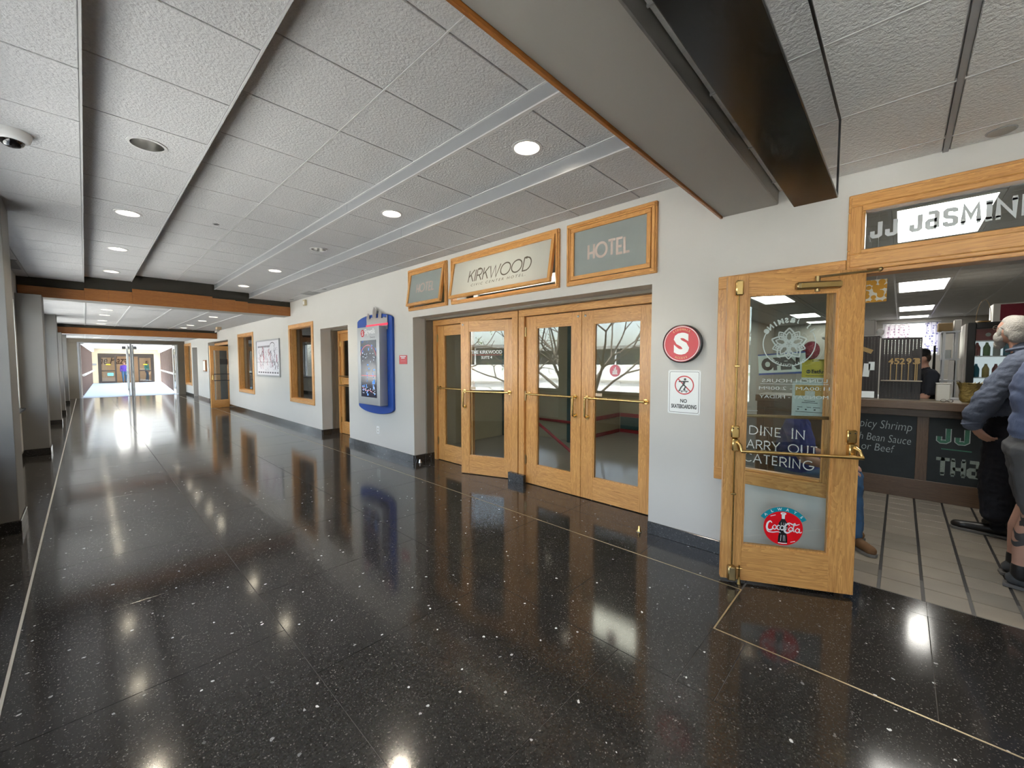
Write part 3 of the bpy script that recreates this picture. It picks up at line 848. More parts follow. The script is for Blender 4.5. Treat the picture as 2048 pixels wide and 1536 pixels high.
# oak frames, taupe outer frame, centre post plinth
fr = struct(thing('trim_1', 'oak frame around the two pairs of hotel doors', 'door frame', (XD, 3.43, 0)))
def ybox(name, x0, x1, y0, y1, z0, z1, mat, parent, bev=0.003):
    l = parent.location
    return box(name, (x0 - l.x, y0 - l.y, z0 - l.z), (x1 - l.x, y1 - l.y, z1 - l.z), mat, parent, bev)
FX0, FX1 = XD - 0.055, XD + 0.045
for a, b in ((1.60, 1.702), (3.370, 3.462), (3.478, 3.578), (5.196, 5.278)):
    ybox('jamb', FX0, FX1, a, b, 0.0, 2.08, M['oakz'], fr)
ybox('head', FX0, FX1, 1.60, 3.462, 2.08, 2.168, M['oaky'], fr)
ybox('head', FX0, FX1, 3.478, 5.278, 2.08, 2.168, M['oaky'], fr)
ybox('plinth', FX0 - 0.05, FX0 - 0.002, 3.335, 3.468, 0.0, 0.112, M['granite_base'], fr, 0.002)
ybox('plinth', FX0 - 0.05, FX0 - 0.002, 3.470, 3.60, 0.0, 0.112, M['granite_base'], fr, 0.002)
tf = struct(thing('trim_2', 'taupe painted reveal around the hotel doors', 'door frame', (3.65, 3.43, 0)))
for a, b in ((1.575, 1.60), (5.262, 5.29)):
    ybox('side', 3.61, 3.70, a, b, 0.108, 2.183, M['taupe'], tf, 0.002)
    ybox('side', 3.702, FX0, min(a, a), b if a < 3 else b, 0.108, 2.183, M['taupe'], tf, 0.002)
ybox('head', 3.61, 3.70, 1.60, 5.262, 2.15, 2.183, M['taupe'], tf, 0.002)
ybox('head', 3.702, FX1, 1.60, 5.262, 2.169, 2.183, M['taupe'], tf, 0.002)
for a, b in ((3.40, 3.574), (3.577, 3.676), (3.679, 3.80)):
    ybox('base_piece', a, b, 5.258, 5.29, 0, 0.107, M['granite_base'], tf, 0.001)

# ---- restaurant door, swung open in front of the wall
rd, rg = door_leaf('door_5', 'open oak restaurant door with brass panic bar and drink sticker', (3.004, 0.864, 0), -63.2, 0.766, 2.08, 0.125, 0.125, 0.263, 0.138, z0=0.022)
def hw(name, fn, mat='brass', smooth=True, bevel=0.0):
    mb = MB(); fn(mb); return mb.build(name, M[mat], rd, smooth=smooth, bevel=bevel)
yf = -0.0225
hw('vertical_rod', lambda m: m.tube([(0.064, yf - 0.018, 0.10), (0.064, yf - 0.018, 0.93)], 0.006, 8).tube([(0.064, yf - 0.018, 1.06), (0.064, yf - 0.018, 1.97)], 0.006, 8))
for z in (0.62, 1.483):
    hw('rod_guide', lambda m: m.box((0.048, yf - 0.026, z - 0.006), (0.080, yf, z + 0.006)), bevel=0.002)
hw('top_latch', lambda m: m.box((0.040, yf - 0.045, 1.945), (0.088, yf, 2.045)), bevel=0.008)
hw('bottom_latch', lambda m: m.box((0.038, yf - 0.045, 0.026), (0.090, yf, 0.125)), 'brass_old', bevel=0.008)
for s_, z in ((0.064, 1.0), (0.716, 1.0)):
    c = hw('panic_case', lambda m: m.box((s_ - 0.026, yf - 0.03, z + 0.0), (s_ + 0.026, yf, z + 0.085)).box((s_ - 0.022, yf - 0.05, z - 0.085), (s_ + 0.022, yf, z - 0.002)), bevel=0.007)
    for dx in (-0.014, 0.014):
        MB().ball((s_ + dx, yf - 0.031, z + 0.066), 0.004, 8).build('screw', M['black'], c)
    hw('panic_arm', lambda m: m.tube([(s_ + 0.006, yf - 0.03, z - 0.02), (s_ + 0.018, yf - 0.085, z - 0.035), (s_ + 0.026, yf - 0.10, z - 0.075)], [0.014, 0.010, 0.009], 10))
hw('crash_bar', lambda m: m.tube([(0.085, yf - 0.10, 0.928), (0.745, yf - 0.10, 0.928)], 0.0115, 12))
hw('outer_pull', lambda m: m.tube([(0.05, -yf + 0.05, 1.141), (0.70, -yf + 0.05, 1.141)], 0.011, 10).tube([(0.05, -yf, 1.141), (0.05, -yf + 0.05, 1.141)], 0.010, 8).tube([(0.70, -yf, 1.141), (0.70, -yf + 0.05, 1.141)], 0.010, 8), 'brass_old')
cl = hw('door_closer', lambda m: m.box((0.385, yf - 0.05, 1.966), (0.625, yf, 2.012)), 'brass_old', bevel=0.008)
MB().box((0.41, yf - 0.054, 1.975), (0.622, yf - 0.05, 2.003)).build('cover_strip', M['brass'], cl)
hw('closer_arm', lambda m: m.tube([(0.50, yf - 0.03, 1.95), (0.50, yf - 0.03, 2.045)], 0.014, 10).tube([(0.50, yf - 0.03, 2.04), (0.80, yf - 0.075, 2.057)], 0.007, 8).ball((0.80, yf - 0.075, 2.06), 0.013, 10).tube([(0.80, yf - 0.075, 2.065), (0.90, 0.13, 2.075)], 0.007, 8), 'brass_old')
hw('kick_stop', lambda m: m.tube([(0.112, yf - 0.012, 0.13), (0.112, yf - 0.014, 0.05)], 0.006, 8).tube([(0.112, yf - 0.014, 0.05), (0.112, yf - 0.016, 0.012), (0.112, yf - 0.016, 0.001)], [0.006, 0.011, 0.013], 10).tube([(0.095, yf - 0.014, 0.108), (0.13, yf - 0.014, 0.108)], 0.004, 6), 'brass')
# logo and hours, painted on the far face and so reading backwards from here
YG = 0.0045
def BM(s, z): return RM((s, YG, z), (1, 0, 0), (0, 0, 1), (0, -1, 0))
vw = M['vinyl_white']
arc_text('JJ JaSMINe', 0.140, 90, 12.5, 0.034, BM(0.373, 1.625), vw, rg, bold=0.05, mirror=True)
mb = MB()
for a0, a1 in ((152, 262), (278, 388)):
    ribbon(mb, arc(0, 0, 0.148, 0.148, a0, a1, 30), 0.006, 0, BM(0.373, 1.632))
mb.build('logo_ring', vw, rg)
mb = MB()
def petal(mb, a, r0, r1, wd, th, T):
    ca, sa = math.cos(a), math.sin(a)
    def P(u, v): return (u * ca - v * sa, u * sa + v * ca)
    n = 10
    left = [P(r0 + (r1 - r0) * i / n, wd * math.sin(PI * (i / n) ** 0.8)) for i in range(n + 1)]
    right = [P(r0 + (r1 - r0) * i / n, -wd * math.sin(PI * (i / n) ** 0.8)) for i in range(n + 1)]
    ribbon(mb, left, th, 0, T); ribbon(mb, right, th, 0, T)
for k in range(5):
    a = PI / 2 + 2 * PI * k / 5
    petal(mb, a, 0.014, 0.104, 0.034, 0.009, BM(0.373, 1.627))
    petal(mb, a, 0.022, 0.080, 0.018, 0.007, BM(0.373, 1.627))
    petal(mb, a + PI / 5, 0.035, 0.098, 0.022, 0.007, BM(0.373, 1.627))
    petal(mb, a + PI / 5, 0.03, 0.082, 0.010, 0.005, BM(0.373, 1.627))
disc(mb, 0.012, 0, BM(0.373, 1.627), 20, r0=0.007); disc(mb, 0.004, 0, BM(0.373, 1.627), 12)
mb.build('flower_mark', vw, rg)
arc_text('THAI CUISINE', 0.152, 270, 7.0, 0.018, BM(0.373, 1.632), vw, rg, inward=True, mirror=True)
text('LUNCH HOURS', 0.37, 0.022, BM(0.224, 1.376), vw, rg, mirror=True)
box('rule', (0.215, YG - 0.0004, 1.364), (0.60, YG + 0.0002, 1.3665), vw, rg)
text('11:00AM - 2:00PM', 0.40, 0.022, BM(0.208, 1.326), vw, rg, mirror=True)
text('MONDAY - FRIDAY', 0.39, 0.022, BM(0.212, 1.270), vw, rg, mirror=True)
box('rule', (0.14, YG - 0.0004, 1.183), (0.205, YG + 0.0002, 1.186), vw, rg)
# round drink sticker
stk = simple('sticker_red', (0.80, 0.004, 0.012), 0.3, vary=0.02)
stealm = simple('sticker_teal', (0.0, 0.26, 0.33), 0.35, vary=0.02)
T0 = DM(0.372, 0.408, -0.0045)
mb = MB()
mb._add([(0.114 * math.cos(t * PI / 24), 0.118 * math.sin(t * PI / 24), 0) for t in range(48)], [tuple(range(48))], T0)
sk = mb.build('round_sticker', stk, rg)
mb = MB()
ribbon(mb, arc(0, -0.02, 0.142, 0.145, 148, 32, 24), 0.030, 0.0002, T0)
mb.build('sticker_banner', stealm, rg)
for i, ch in enumerate('ALWAYS'):
    a = math.radians(90 - (i - 2.5) * 17.5)
    text(ch, None, 0.018, T0 @ RM((0.142 * math.cos(a), -0.029 + 0.145 * math.sin(a), 0.0005), (math.sin(a), -math.cos(a), 0), (math.cos(a), math.sin(a), 0), (0, 0, 1)), M['white'], rg, 'sticker_lettering', bold=0.02, center=True)
bot = [(-0.028, -0.10), (-0.026, -0.06), (-0.019, -0.03), (-0.028, 0.005), (-0.026, 0.03), (-0.012, 0.055), (-0.008, 0.075)]
mb = MB(); pl = bot + [(-x, y) for x, y in reversed(bot)]
mb._add([(x, y, 0.0004) for x, y in pl], [tuple(range(len(pl)))], T0); mb.build('bottle_print', M['black'], rg)
mb = MB(); mb._add([(-0.008, 0.06, 0.0006), (0.008, 0.06, 0.0006), (0.010, 0.092, 0.0006), (-0.010, 0.092, 0.0006)], [(0, 1, 2, 3)], T0)
ribbon(mb, arc(0, 0.096, 0.013, 0.005, 0, 360, 16), 0.007, 0.0006, T0)
ribbon(mb, [(-0.026, -0.103), (0.0, -0.106), (0.026, -0.103)], 0.006, 0.0006, T0)
for x in (-0.012, 0.004, 0.014):
    ribbon(mb, [(x, -0.09), (x * 0.8, -0.05)], 0.0025, 0.0006, T0)
    ribbon(mb, [(x, 0.0), (x * 0.9, 0.035)], 0.002, 0.0006, T0)
ribbon(mb, [(-0.075, 0.072), (-0.045, 0.083)], 0.004, 0.0006, T0); ribbon(mb, [(0.045, -0.092), (0.072, -0.083)], 0.004, 0.0006, T0)
mb.build('bottle_print', M['white'], rg)
# script lettering, drawn as brush strokes
def brush(mb, pts, w0, w1, T, z):
    # Catmull-Rom through the points, thick in the middle
    P = [Vector((p[0], p[1])) for p in pts]
    out = []
    n = len(P)
    for i in range(n - 1):
        p0, p1, p2, p3 = P[max(i - 1, 0)], P[i], P[i + 1], P[min(i + 2, n - 1)]
        for k in range(6):
            t = k / 6
            out.append(0.5 * ((2 * p1) + (-p0 + p2) * t + (2 * p0 - 5 * p1 + 4 * p2 - p3) * t * t + (-p0 + 3 * p1 - 3 * p2 + p3) * t ** 3))
    out.append(P[-1])
    m = len(out)
    ribbon(mb, [(p.x, p.y) for p in out], 0, z, T, taper=[w0 + (w1 - w0) * math.sin(PI * i / (m - 1)) for i in range(m)])
mb = MB()
def bigc(x, y, s):
    brush(mb, [(x + 0.30 * s, y + 0.80 * s), (x + 0.12 * s, y + 0.98 * s), (x - 0.12 * s, y + 0.72 * s), (x - 0.18 * s, y + 0.2 * s), (x + 0.05 * s, y - 0.02 * s), (x + 0.34 * s, y + 0.12 * s), (x + 0.42 * s, y + 0.34 * s)], 0.004, 0.012, T0, 0.0008)
def small_o(x, y, s):
    brush(mb, [(x, y + 0.5 * s), (x - 0.2 * s, y + 0.22 * s), (x + 0.02 * s, y), (x + 0.22 * s, y + 0.26 * s), (x + 0.04 * s, y + 0.5 * s), (x - 0.1 * s, y + 0.42 * s)], 0.003, 0.0075, T0, 0.0008)
def small_a(x, y, s):
    small_o(x, y, s)
    brush(mb, [(x + 0.24 * s, y + 0.5 * s), (x + 0.2 * s, y + 0.1 * s), (x + 0.34 * s, y + 0.04 * s), (x + 0.44 * s, y + 0.16 * s)], 0.003, 0.007, T0, 0.0008)
def small_c(x, y, s):
    brush(mb, [(x + 0.18 * s, y + 0.42 * s), (x, y + 0.5 * s), (x - 0.16 * s, y + 0.22 * s), (x + 0.02 * s, y), (x + 0.24 * s, y + 0.12 * s)], 0.003, 0.0075, T0, 0.0008)
S_ = 0.058
bigc(-0.083, -0.022, S_ * 1.05); small_o(-0.050, -0.015, S_); small_c(-0.027, -0.015, S_); small_a(-0.006, -0.015, S_)
brush(mb, [(0.010, 0.000), (0.018, 0.001), (0.026, 0.003)], 0.003, 0.005, T0, 0.0008)
bigc(0.020, -0.030, S_ * 1.05); small_o(0.044, -0.020, S_)
brush(mb, [(0.056, -0.006), (0.064, 0.022), (0.069, 0.034), (0.062, 0.030), (0.060, -0.015), (0.070, -0.018)], 0.003, 0.007, T0, 0.0008)
small_a(0.082, -0.024, S_)
brush(mb, [(-0.096, -0.020), (-0.085, -0.034), (-0.058, -0.036), (-0.030, -0.030), (-0.012, -0.036)], 0.003, 0.007, T0, 0.0008)
brush(mb, [(0.018, 0.028), (0.035, 0.036), (0.055, 0.028), (0.075, 0.026), (0.094, 0.034)], 0.003, 0.008, T0, 0.0008)
mb.build('sticker_lettering', M['white'], rg)

# ---- oak casing of the restaurant entrance: window behind the open door, jamb, transom
kw = thing('window_8', 'oak framed window with catering lettering behind the open door', 'window', (3.4, 0.66, 0.60), kind='structure')
for n_, lo, hi, mt in (('casing', (-0.022, -0.385, 0.0), (0.05, 0.375, 0.095), 'oaky'), ('casing', (-0.022, -0.385, 1.465), (0.05, 0.375, 1.56), 'oaky'),
                       ('casing', (-0.022, 0.305, 0.095), (0.05, 0.375, 1.465), 'oakz'), ('casing', (-0.022, -0.385, 0.095), (0.05, -0.305, 1.465), 'oakz'),
                       ('stop', (-0.005, 0.29, 0.095), (0.045, 0.305, 1.465), 'oakz'), ('stop', (-0.005, -0.305, 0.095), (0.045, -0.29, 1.465), 'oakz'),
                       ('stop', (-0.005, -0.29, 0.095), (0.045, 0.29, 0.115), 'oaky'), ('stop', (-0.005, -0.29, 1.445), (0.045, 0.29, 1.465), 'oaky')):
    box(n_, lo, hi, M[mt], kw, 0.004)
kg = box('pane', (0.05, -0.32, 0.09), (0.056, 0.32, 1.47), M['glass'], kw)
def KM(y, z): return RM((0.0492, y - 0.66, z - 0.60), (0, -1, 0), (0, 0, 1), (-1, 0, 0))
strokes('DINE IN', 0.345, 0.060, KM(0.812, 0.970), vw, kg, th=0.10, gap=0.2, serif=0.07, dotI=True)
strokes('CARRY OUT', 0.49, 0.060, KM(0.885, 0.866), vw, kg, th=0.10, gap=0.2, serif=0.07)
strokes('CATERING', 0.43, 0.062, KM(0.845, 0.760), vw, kg, th=0.10, gap=0.2, serif=0.07, dotI=True)
# signs hung inside that window
op = thing('open_sign', 'tilted OPEN sign with big black letters in the window', 'sign', (3.475, 0.625, 1.50))
_rx = Matrix.Rotation(math.radians(-4), 4, 'X')
o_ = MB().box((-0.002, -0.145, -0.07), (0.002, 0.145, 0.07), _rx).build('sign_board', simple('sign_cream', (0.75, 0.80, 0.76), 0.5), op)
MB().box((-0.0035, -0.145, -0.078), (0.0025, 0.145, -0.064), _rx).build('border', M['blue'], op)
MB().box((-0.0035, -0.145, 0.066), (0.0025, 0.145, 0.076), _rx).build('border', M['blue'], op)
text('OPEN', 0.235, 0.095, Matrix.Rotation(math.radians(-4), 4, 'X') @ RM((-0.003, 0.125, -0.048), (0, -1, 0), (0, 0, 1), (-1, 0, 0)), M['black'], op, bold=0.08)
es = thing('delivery_sign', 'yellow hanging card with a dark round logo in the window', 'sign', (3.47, 0.425, 1.39))
M['yellow'] = simple('yellow_card', (0.62, 0.47, 0.015), 0.45, vary=0.04)
MB().box((-0.002, -0.076, 0), (0.002, 0.076, 0.115)).box((-0.002, -0.062, 0.115), (0.002, 0.062, 0.125)).box((-0.002, -0.05, 0.125), (0.002, -0.02, 0.138)).box((-0.002, 0.02, 0.125), (0.002, 0.05, 0.138)).box((-0.002, -0.05, 0.131), (0.002, 0.05, 0.138)).build('card', M['yellow'], es)
text('Eatfuti', 0.082, 0.026, RM((-0.0025, 0.02, 0.042), (0, -1, 0), (0, 0, 1), (-1, 0, 0)), M['black'], es, bold=0.03)
mb = MB(); disc(mb, 0.013, 0, RM((-0.0025, 0.038, 0.054), (0, -1, 0), (0, 0, 1), (-1, 0, 0)), 20); mb.build('logo', M['black'], es)
mb = MB(); ribbon(mb, arc(0, 0.002, 0.009, 0.006, 195, 345, 8), 0.003, 0, RM((-0.0035, 0.038, 0.056), (0, -1, 0), (0, 0, 1), (-1, 0, 0))); mb.build('logo_mark', M['yellow'], es)
box('caption', (-0.0026, -0.062, 0.024), (-0.0022, 0.055, 0.027), M['black'], es)
box('footer', (-0.003, -0.076, 0.0), (-0.002, 0.076, 0.012), M['white'], es)
ms = thing('menu_notice', 'white notice sheet with orange heading taped in the window', 'notice', (3.47, 0.45, 1.125))
M['sheet'] = simple('paper_sheet', (0.72, 0.78, 0.80), 0.6, vary=0.02)
M['orange'] = simple('orange_print', (0.74, 0.42, 0.09), 0.5)
box('sheet', (-0.001, -0.103, 0), (0.001, 0.103, 0.25), M['sheet'], ms)
box('heading', (-0.0018, -0.085, 0.15), (-0.001, 0.085, 0.225), M['orange'], ms)
box('qr_blank', (-0.0026, -0.028, 0.125), (-0.0018, 0.028, 0.185), M['white'], ms)
text('JJ Jasmine', 0.07, 0.012, RM((-0.002, 0.035, 0.205), (0, -1, 0), (0, 0, 1), (-1, 0, 0)), M['black'], ms, bold=0.01)
for z, a, b in ((0.112, 0.03, -0.03), (0.10, 0.045, -0.045), (0.035, 0.08, -0.08), (0.068, 0.07, 0.04), (0.068, 0.015, -0.01), (0.068, -0.02, -0.06)):
    box('print_line', (-0.0018, b, z), (-0.001, a, z + 0.0035), M['black'], ms)
for y in (0.065, 0.02, -0.03, -0.08):
    box('print_mark', (-0.0018, y - 0.005, 0.05), (-0.001, y + 0.005, 0.058), M['black'], ms)

tr = thing('window_9', 'long oak transom lettered JJ JASMINE over the restaurant entrance', 'window', (3.4, -0.24, 2.085), kind='structure')
for n_, lo, hi, mt in (('casing', (-0.022, -0.60, 0.0), (0.06, 0.513, 0.128), 'oaky'), ('casing', (-0.022, -0.60, 0.365), (0.06, 0.513, 0.472), 'oaky'),
                       ('casing', (-0.022, 0.43, 0.128), (0.06, 0.513, 0.365), 'oakz'), ('casing', (-0.022, -0.60, 0.128), (0.06, -0.52, 0.365), 'oakz'),
                       ('stop', (-0.034, -0.60, 0.395), (-0.022, 0.50, 0.455), 'oaky'), ('stop', (-0.034, -0.60, 0.02), (-0.022, 0.50, 0.10), 'oaky'), ('stop', (-0.034, 0.445, 0.10), (-0.022, 0.50, 0.395), 'oakz')):
    box(n_, lo, hi, M[mt], tr, 0.005)
box('sub_casing', (-0.01, -0.60, -0.025), (0.12, 0.513, -0.001), M['oaky'], tr, 0.003)
tg = box('pane', (0.02, -0.53, 0.12), (0.026, 0.44, 0.37), M['glass'], tr)
M['jj'] = frosted('frosted_vinyl', (0.70, 0.74, 0.76), 0.35)
_x = 3.4192
def TM(y, z): return RM((_x - 3.4, y + 0.24, z - 2.085), (0, -1, 0), (0, 0, 1), (-1, 0, 0))
for ch, y0, w_ in (('J', 0.167, 0.054), ('J', 0.098, 0.055), ('J', -0.009, 0.052), ('a', -0.074, 0.057), ('s', -0.145, 0.057), ('M', -0.214, 0.080), ('I', -0.304, 0.026), ('N', -0.340, 0.081), ('E', -0.43, 0.055)):
    strokes(ch, w_ * (0.55 if ch == 'I' else 0.82), 0.090, TM(y0 - (0.007 if ch == 'I' else 0.006), 2.284), M['jj'], tg, th=0.24, serif=0.09 if ch in 'IMN' else 0.0)
jm = struct(MB().box((3.39, 0.235, 0), (3.60, 0.30, 2.085)).build('trim_3', M['oakz'], bevel=0.004), 'oak jamb post beside the restaurant entrance', 'door frame')
jm2 = struct(MB().box((3.39, -0.80, 0), (3.60, -0.735, 2.085)).build('trim_4', M['oakz'], bevel=0.004), 'far oak jamb post of the restaurant entrance', 'door frame')

# ---- three transom sashes over the hotel doors
def transom(name, label, y0, y1, z0, z1, tilt, lit):
    t = thing(name, label, 'window', (WX, (y0 + y1) / 2, z0), kind='structure')
    h = (y1 - y0) / 2; H = z1 - z0; f = 0.045
    for lo, hi, mt in (((-0.03, -h, 0), (0.04, h, f), 'oaky'), ((-0.03, -h, H - f), (0.04, h, H), 'oaky'), ((-0.03, h - f, f), (0.04, h, H - f), 'oakz'), ((-0.03, -h, f), (0.04, -h + f, H - f), 'oakz')):
        box('frame', lo, hi, M[mt], t, 0.004)
    for lo, hi, mt in (((-0.042, -h + 0.012, H - 0.034), (-0.03, h - 0.012, H - 0.012), 'oaky'), ((-0.042, -h + 0.012, 0.012), (-0.03, h - 0.012, 0.03), 'oaky'), ((-0.042, h - 0.03, 0.03), (-0.03, h - 0.012, H - 0.034), 'oakz'), ((-0.042, -h + 0.012, 0.03), (-0.03, -h + 0.03, H - 0.034), 'oakz')):
        box('moulding', lo, hi, M[mt], t, 0.003)
    s_ = bpy.data.objects.new('sash', None); COL.objects.link(s_); s_.parent = t
    s_.location = (-0.012, 0, H - f - 0.004); s_.rotation_euler = (0, math.radians(tilt), 0)
    a = h - f - 0.006; B = H - 2 * f - 0.01; sf = 0.038
    for lo, hi, mt in (((-0.02, -a, -sf), (0.02, a, 0), 'oaky'), ((-0.02, -a, -B), (0.02, a, -B + sf), 'oaky'), ((-0.02, a - sf, -B + sf), (0.02, a, -sf), 'oakz'), ((-0.02, -a, -B + sf), (0.02, -a + sf, -sf), 'oakz')):
        box('sash_rail', lo, hi, M[mt], s_, 0.003)
    box('frosted_pane', (-0.004, -a + sf, -B + sf), (0.004, a - sf, -sf), M['frost_lit' if lit else 'frost'], s_)
    return t, s_, a, B
M['pinkgrey'] = simple('etched_letters', (0.56, 0.45, 0.39), 0.6, vary=0.03)
M['brownletters'] = simple('brown_letters', (0.13, 0.105, 0.075), 0.5)
t1, s1, a1, B1 = transom('window_10', 'small hopper transom reading HOTEL farthest from the S sign', 4.43, 5.36, 2.28, 2.878, 9, False)
t2, s2, a2, B2 = transom('window_11', 'wide glowing hopper transom reading KIRKWOOD', 2.56, 4.335, 2.277, 2.875, 10, True)
t3, s3, a3, B3 = transom('window_12', 'small transom reading HOTEL nearest the painted beam', 1.53, 2.462, 2.272, 2.873, 0.4, False)
def SM(y, z): return RM((-0.0046, y, z), (0, -1, 0), (0, 0, 1), (-1, 0, 0))
strokes('HOTEL', 0.43, 0.12, SM(0.20, -0.315), M['pinkgrey'], s1, th=0.17, gap=0.12)
strokes('HOTEL', 0.435, 0.135, SM(0.22, -0.325), M['pinkgrey'], s3, th=0.17, gap=0.12)
strokes('KIRKWOOD', 1.03, 0.145, SM(0.49, -0.325), M['brownletters'], s2, th=0.10, gap=0.09, slant=0.10)
text('CIVIC CENTER HOTEL.', 0.90, 0.030, SM(0.42, -0.385), M['brownletters'], s2, shear=0.2, spacing=1.5)
lt = thing('tube_light', 'fluorescent tube behind the glowing KIRKWOOD transom', 'lamp', (3.60, 3.4, 2.40))
MB().tube([(0.05, -0.50, 0.055), (0.05, 0.62, 0.055)], 0.018, 10).build('tube', M['tube'], lt, smooth=True)
MB().box((0.075, -0.65, 0.02), (0.12, 0.75, 0.12)).build('batten', M['white'], lt)
MB().box((0.0105, -0.66, -0.09), (0.12, -0.65, 0.16)).build('bracket', M['white'], lt); MB().box((0.0105, 0.75, -0.09), (0.12, 0.76, 0.16)).build('bracket', M['white'], lt)

# ================================================================== ROOMS BEHIND THE RIGHT WALL
# ---- hotel vestibule
vest = struct(MB().box((3.95, 1.52, -0.06), (4.95, 2.40, -0.002)).box((3.95, 2.40, -0.06), (8.15, 6.1, -0.002)).build('floor_vestibule', simple('vestibule_floor', (0.30, 0.28, 0.25), 0.3, vary=0.12, vscale=2.5)), 'grey floor of the hotel lobby behind the doors', 'floor')
mb = MB()
mb.box((8.1, 2.40, 0), (8.2, 4.45, 3.0)); mb.box((6.55, 4.45, 0), (8.2, 4.55, 3.0)); mb.box((3.65, 6.0, 0), (6.55, 6.1, 3.0)); mb.box((6.45, 4.55, 0), (6.55, 6.0, 3.0))
mb.box((3.62, 1.45, 0), (5.0, 1.52, 3.32)); mb.box((4.95, 1.52, 0), (5.0, 2.36, 3.32)); mb.box((4.95, 2.36, 0), (8.2, 2.40, 3.32)); mb.box((3.62, 5.33, 0), (3.72, 6.1, 3.0))
struct(mb.build('wall_vestibule', M['beige']), 'beige lobby walls behind the hotel doors', 'wall')
struct(MB().box((3.62, 1.52, 2.95), (4.95, 2.40, 3.05)).box((3.62, 2.40, 2.95), (8.2, 6.1, 3.05)).build('ceiling_vestibule', M['ceil']), None, None)
rl = struct(thing('trim_5', 'red painted rails on the lobby walls', 'rail', (8.1, 3, 0)))
M['redrail'] = simple('red_rail', (0.30, 0.02, 0.03), 0.45)
ybox('rail', 8.07, 8.098, 2.42, 4.42, 0.34, 0.42, M['redrail'], rl)
ybox('rail', 8.07, 8.098, 2.42, 4.42, 0.0, 0.07, M['redrail'], rl)
ybox('dado', 8.08, 8.099, 2.42, 4.42, 0.075, 0.335, M['teal'], rl)
ybox('rail', 6.58, 8.06, 4.42, 4.448, 0.34, 0.42, M['redrail'], rl)
ybox('rail', 6.58, 8.06, 4.42, 4.448, 0.0, 0.07, M['redrail'], rl)
ramp = struct(thing('railing', 'dark red sloping stair railing in the hotel lobby', 'railing', (5.6, 4.3, 0)))
MB().tube([(0.05, 0.62, 0.52), (0.0, -0.34, 0.012)], 0.026, 8).build('sloping_rail', M['redrail'], ramp)
MB().tube([(0.9, 1.35, 0.35), (0.05, -0.30, 0.50)], 0.024, 8).build('rising_rail', M['redrail'], ramp)
MB().tube([(0.05, -0.30, 0.0), (0.05, -0.30, 0.50)], 0.02, 8).build('post', M['redrail'], ramp)
cp = struct(MB().box((6.28, 4.30, 0), (6.50, 4.56, 2.95)).build('column', M['teal'], bevel=0.01), 'dark teal column in the hotel lobby', 'column')
cp2 = struct(MB().box((5.98, 5.80, 0), (6.25, 6.0, 2.95)).build('column', M['teal'], bevel=0.01), 'dark teal pilaster on the lobby side wall', 'column')
vl = thing('lobby_light', 'ceiling panel light of the hotel lobby', 'lamp', (5.9, 3.3, 2.95))
MB().box((-0.3, -0.6, -0.03), (0.3, 0.6, -0.0005)).build('housing', M['white'], vl)
MB().box((-0.27, -0.57, -0.034), (0.27, 0.57, -0.03)).build('diffuser', glow('lobby_diffuser', (1.0, 0.95, 0.80), 7.0), vl)

# ---- rooms seen through the far windows and the two recesses
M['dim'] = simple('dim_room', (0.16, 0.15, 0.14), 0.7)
mb = MB()
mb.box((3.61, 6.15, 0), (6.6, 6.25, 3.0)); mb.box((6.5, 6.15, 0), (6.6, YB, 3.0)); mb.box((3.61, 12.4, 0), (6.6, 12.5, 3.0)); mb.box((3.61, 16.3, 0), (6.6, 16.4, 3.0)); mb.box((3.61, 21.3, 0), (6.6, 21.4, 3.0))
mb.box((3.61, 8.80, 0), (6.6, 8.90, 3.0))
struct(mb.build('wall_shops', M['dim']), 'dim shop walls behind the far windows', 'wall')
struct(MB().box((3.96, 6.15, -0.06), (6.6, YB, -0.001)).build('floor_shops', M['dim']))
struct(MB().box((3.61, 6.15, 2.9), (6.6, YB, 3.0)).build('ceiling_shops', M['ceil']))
# recessed pair in the opening beside the directory
d6, g6 = door_leaf('door_6', 'recessed oak door with two glass panes beside the directory', (XD, 8.665, 0), -90, 0.59, 2.13, 0.11, 0.14, 0.255, 0.11)
box('lock_rail', (0.11, -0.0215, 1.06), (0.48, 0.0215, 1.20), M['oakx'], d6, 0.001)
for z in (1.235, 1.035):
    MB().tube([(0.05, -0.08, z), (0.54, -0.08, z)], 0.011, 10).tube([(0.05, -0.02, z), (0.05, -0.08, z)], 0.010, 8).tube([(0.54, -0.02, z), (0.54, -0.08, z)], 0.010, 8).build('push_bar', M['brass_old'], d6, smooth=True)
hinges(d6, -0.006, (0.3, 1.12, 1.92), mat='brass')
d6b, g6b = door_leaf('door_7', 'second recessed oak leaf hidden past the directory wall', (XD, 8.065, 0), -90, 0.57, 2.13, 0.11, 0.14, 0.255, 0.11)
f6 = struct(thing('trim_6', 'oak frame of the recessed doors beside the directory', 'door frame', (XD, 8.1, 0)))
for a, b in ((8.67, 8.745), (7.475, 7.49)):
    ybox('jamb', FX0, FX1, a, b, 0, 2.135, M['oakz'], f6)
ybox('head', FX0, FX1, 7.475, 8.745, 2.135, 2.212, M['oaky'], f6)
ybox('side', 3.61, 3.68, 8.725, 8.75, 0.108, 2.21, M['taupe'], f6); ybox('side', 3.682, FX0, 8.725, 8.75, 0.108, 2.21, M['taupe'], f6)
ybox('head_casing', 3.61, FX0, 7.47, 8.725, 2.185, 2.213, M['taupe'], f6)
for a, b in ((3.40, 3.574), (3.577, 3.676), (3.679, 3.80)):
    ybox('base_piece', a, b, 8.722, 8.75, 0, 0.107, M['granite_base'], f6, 0.001)

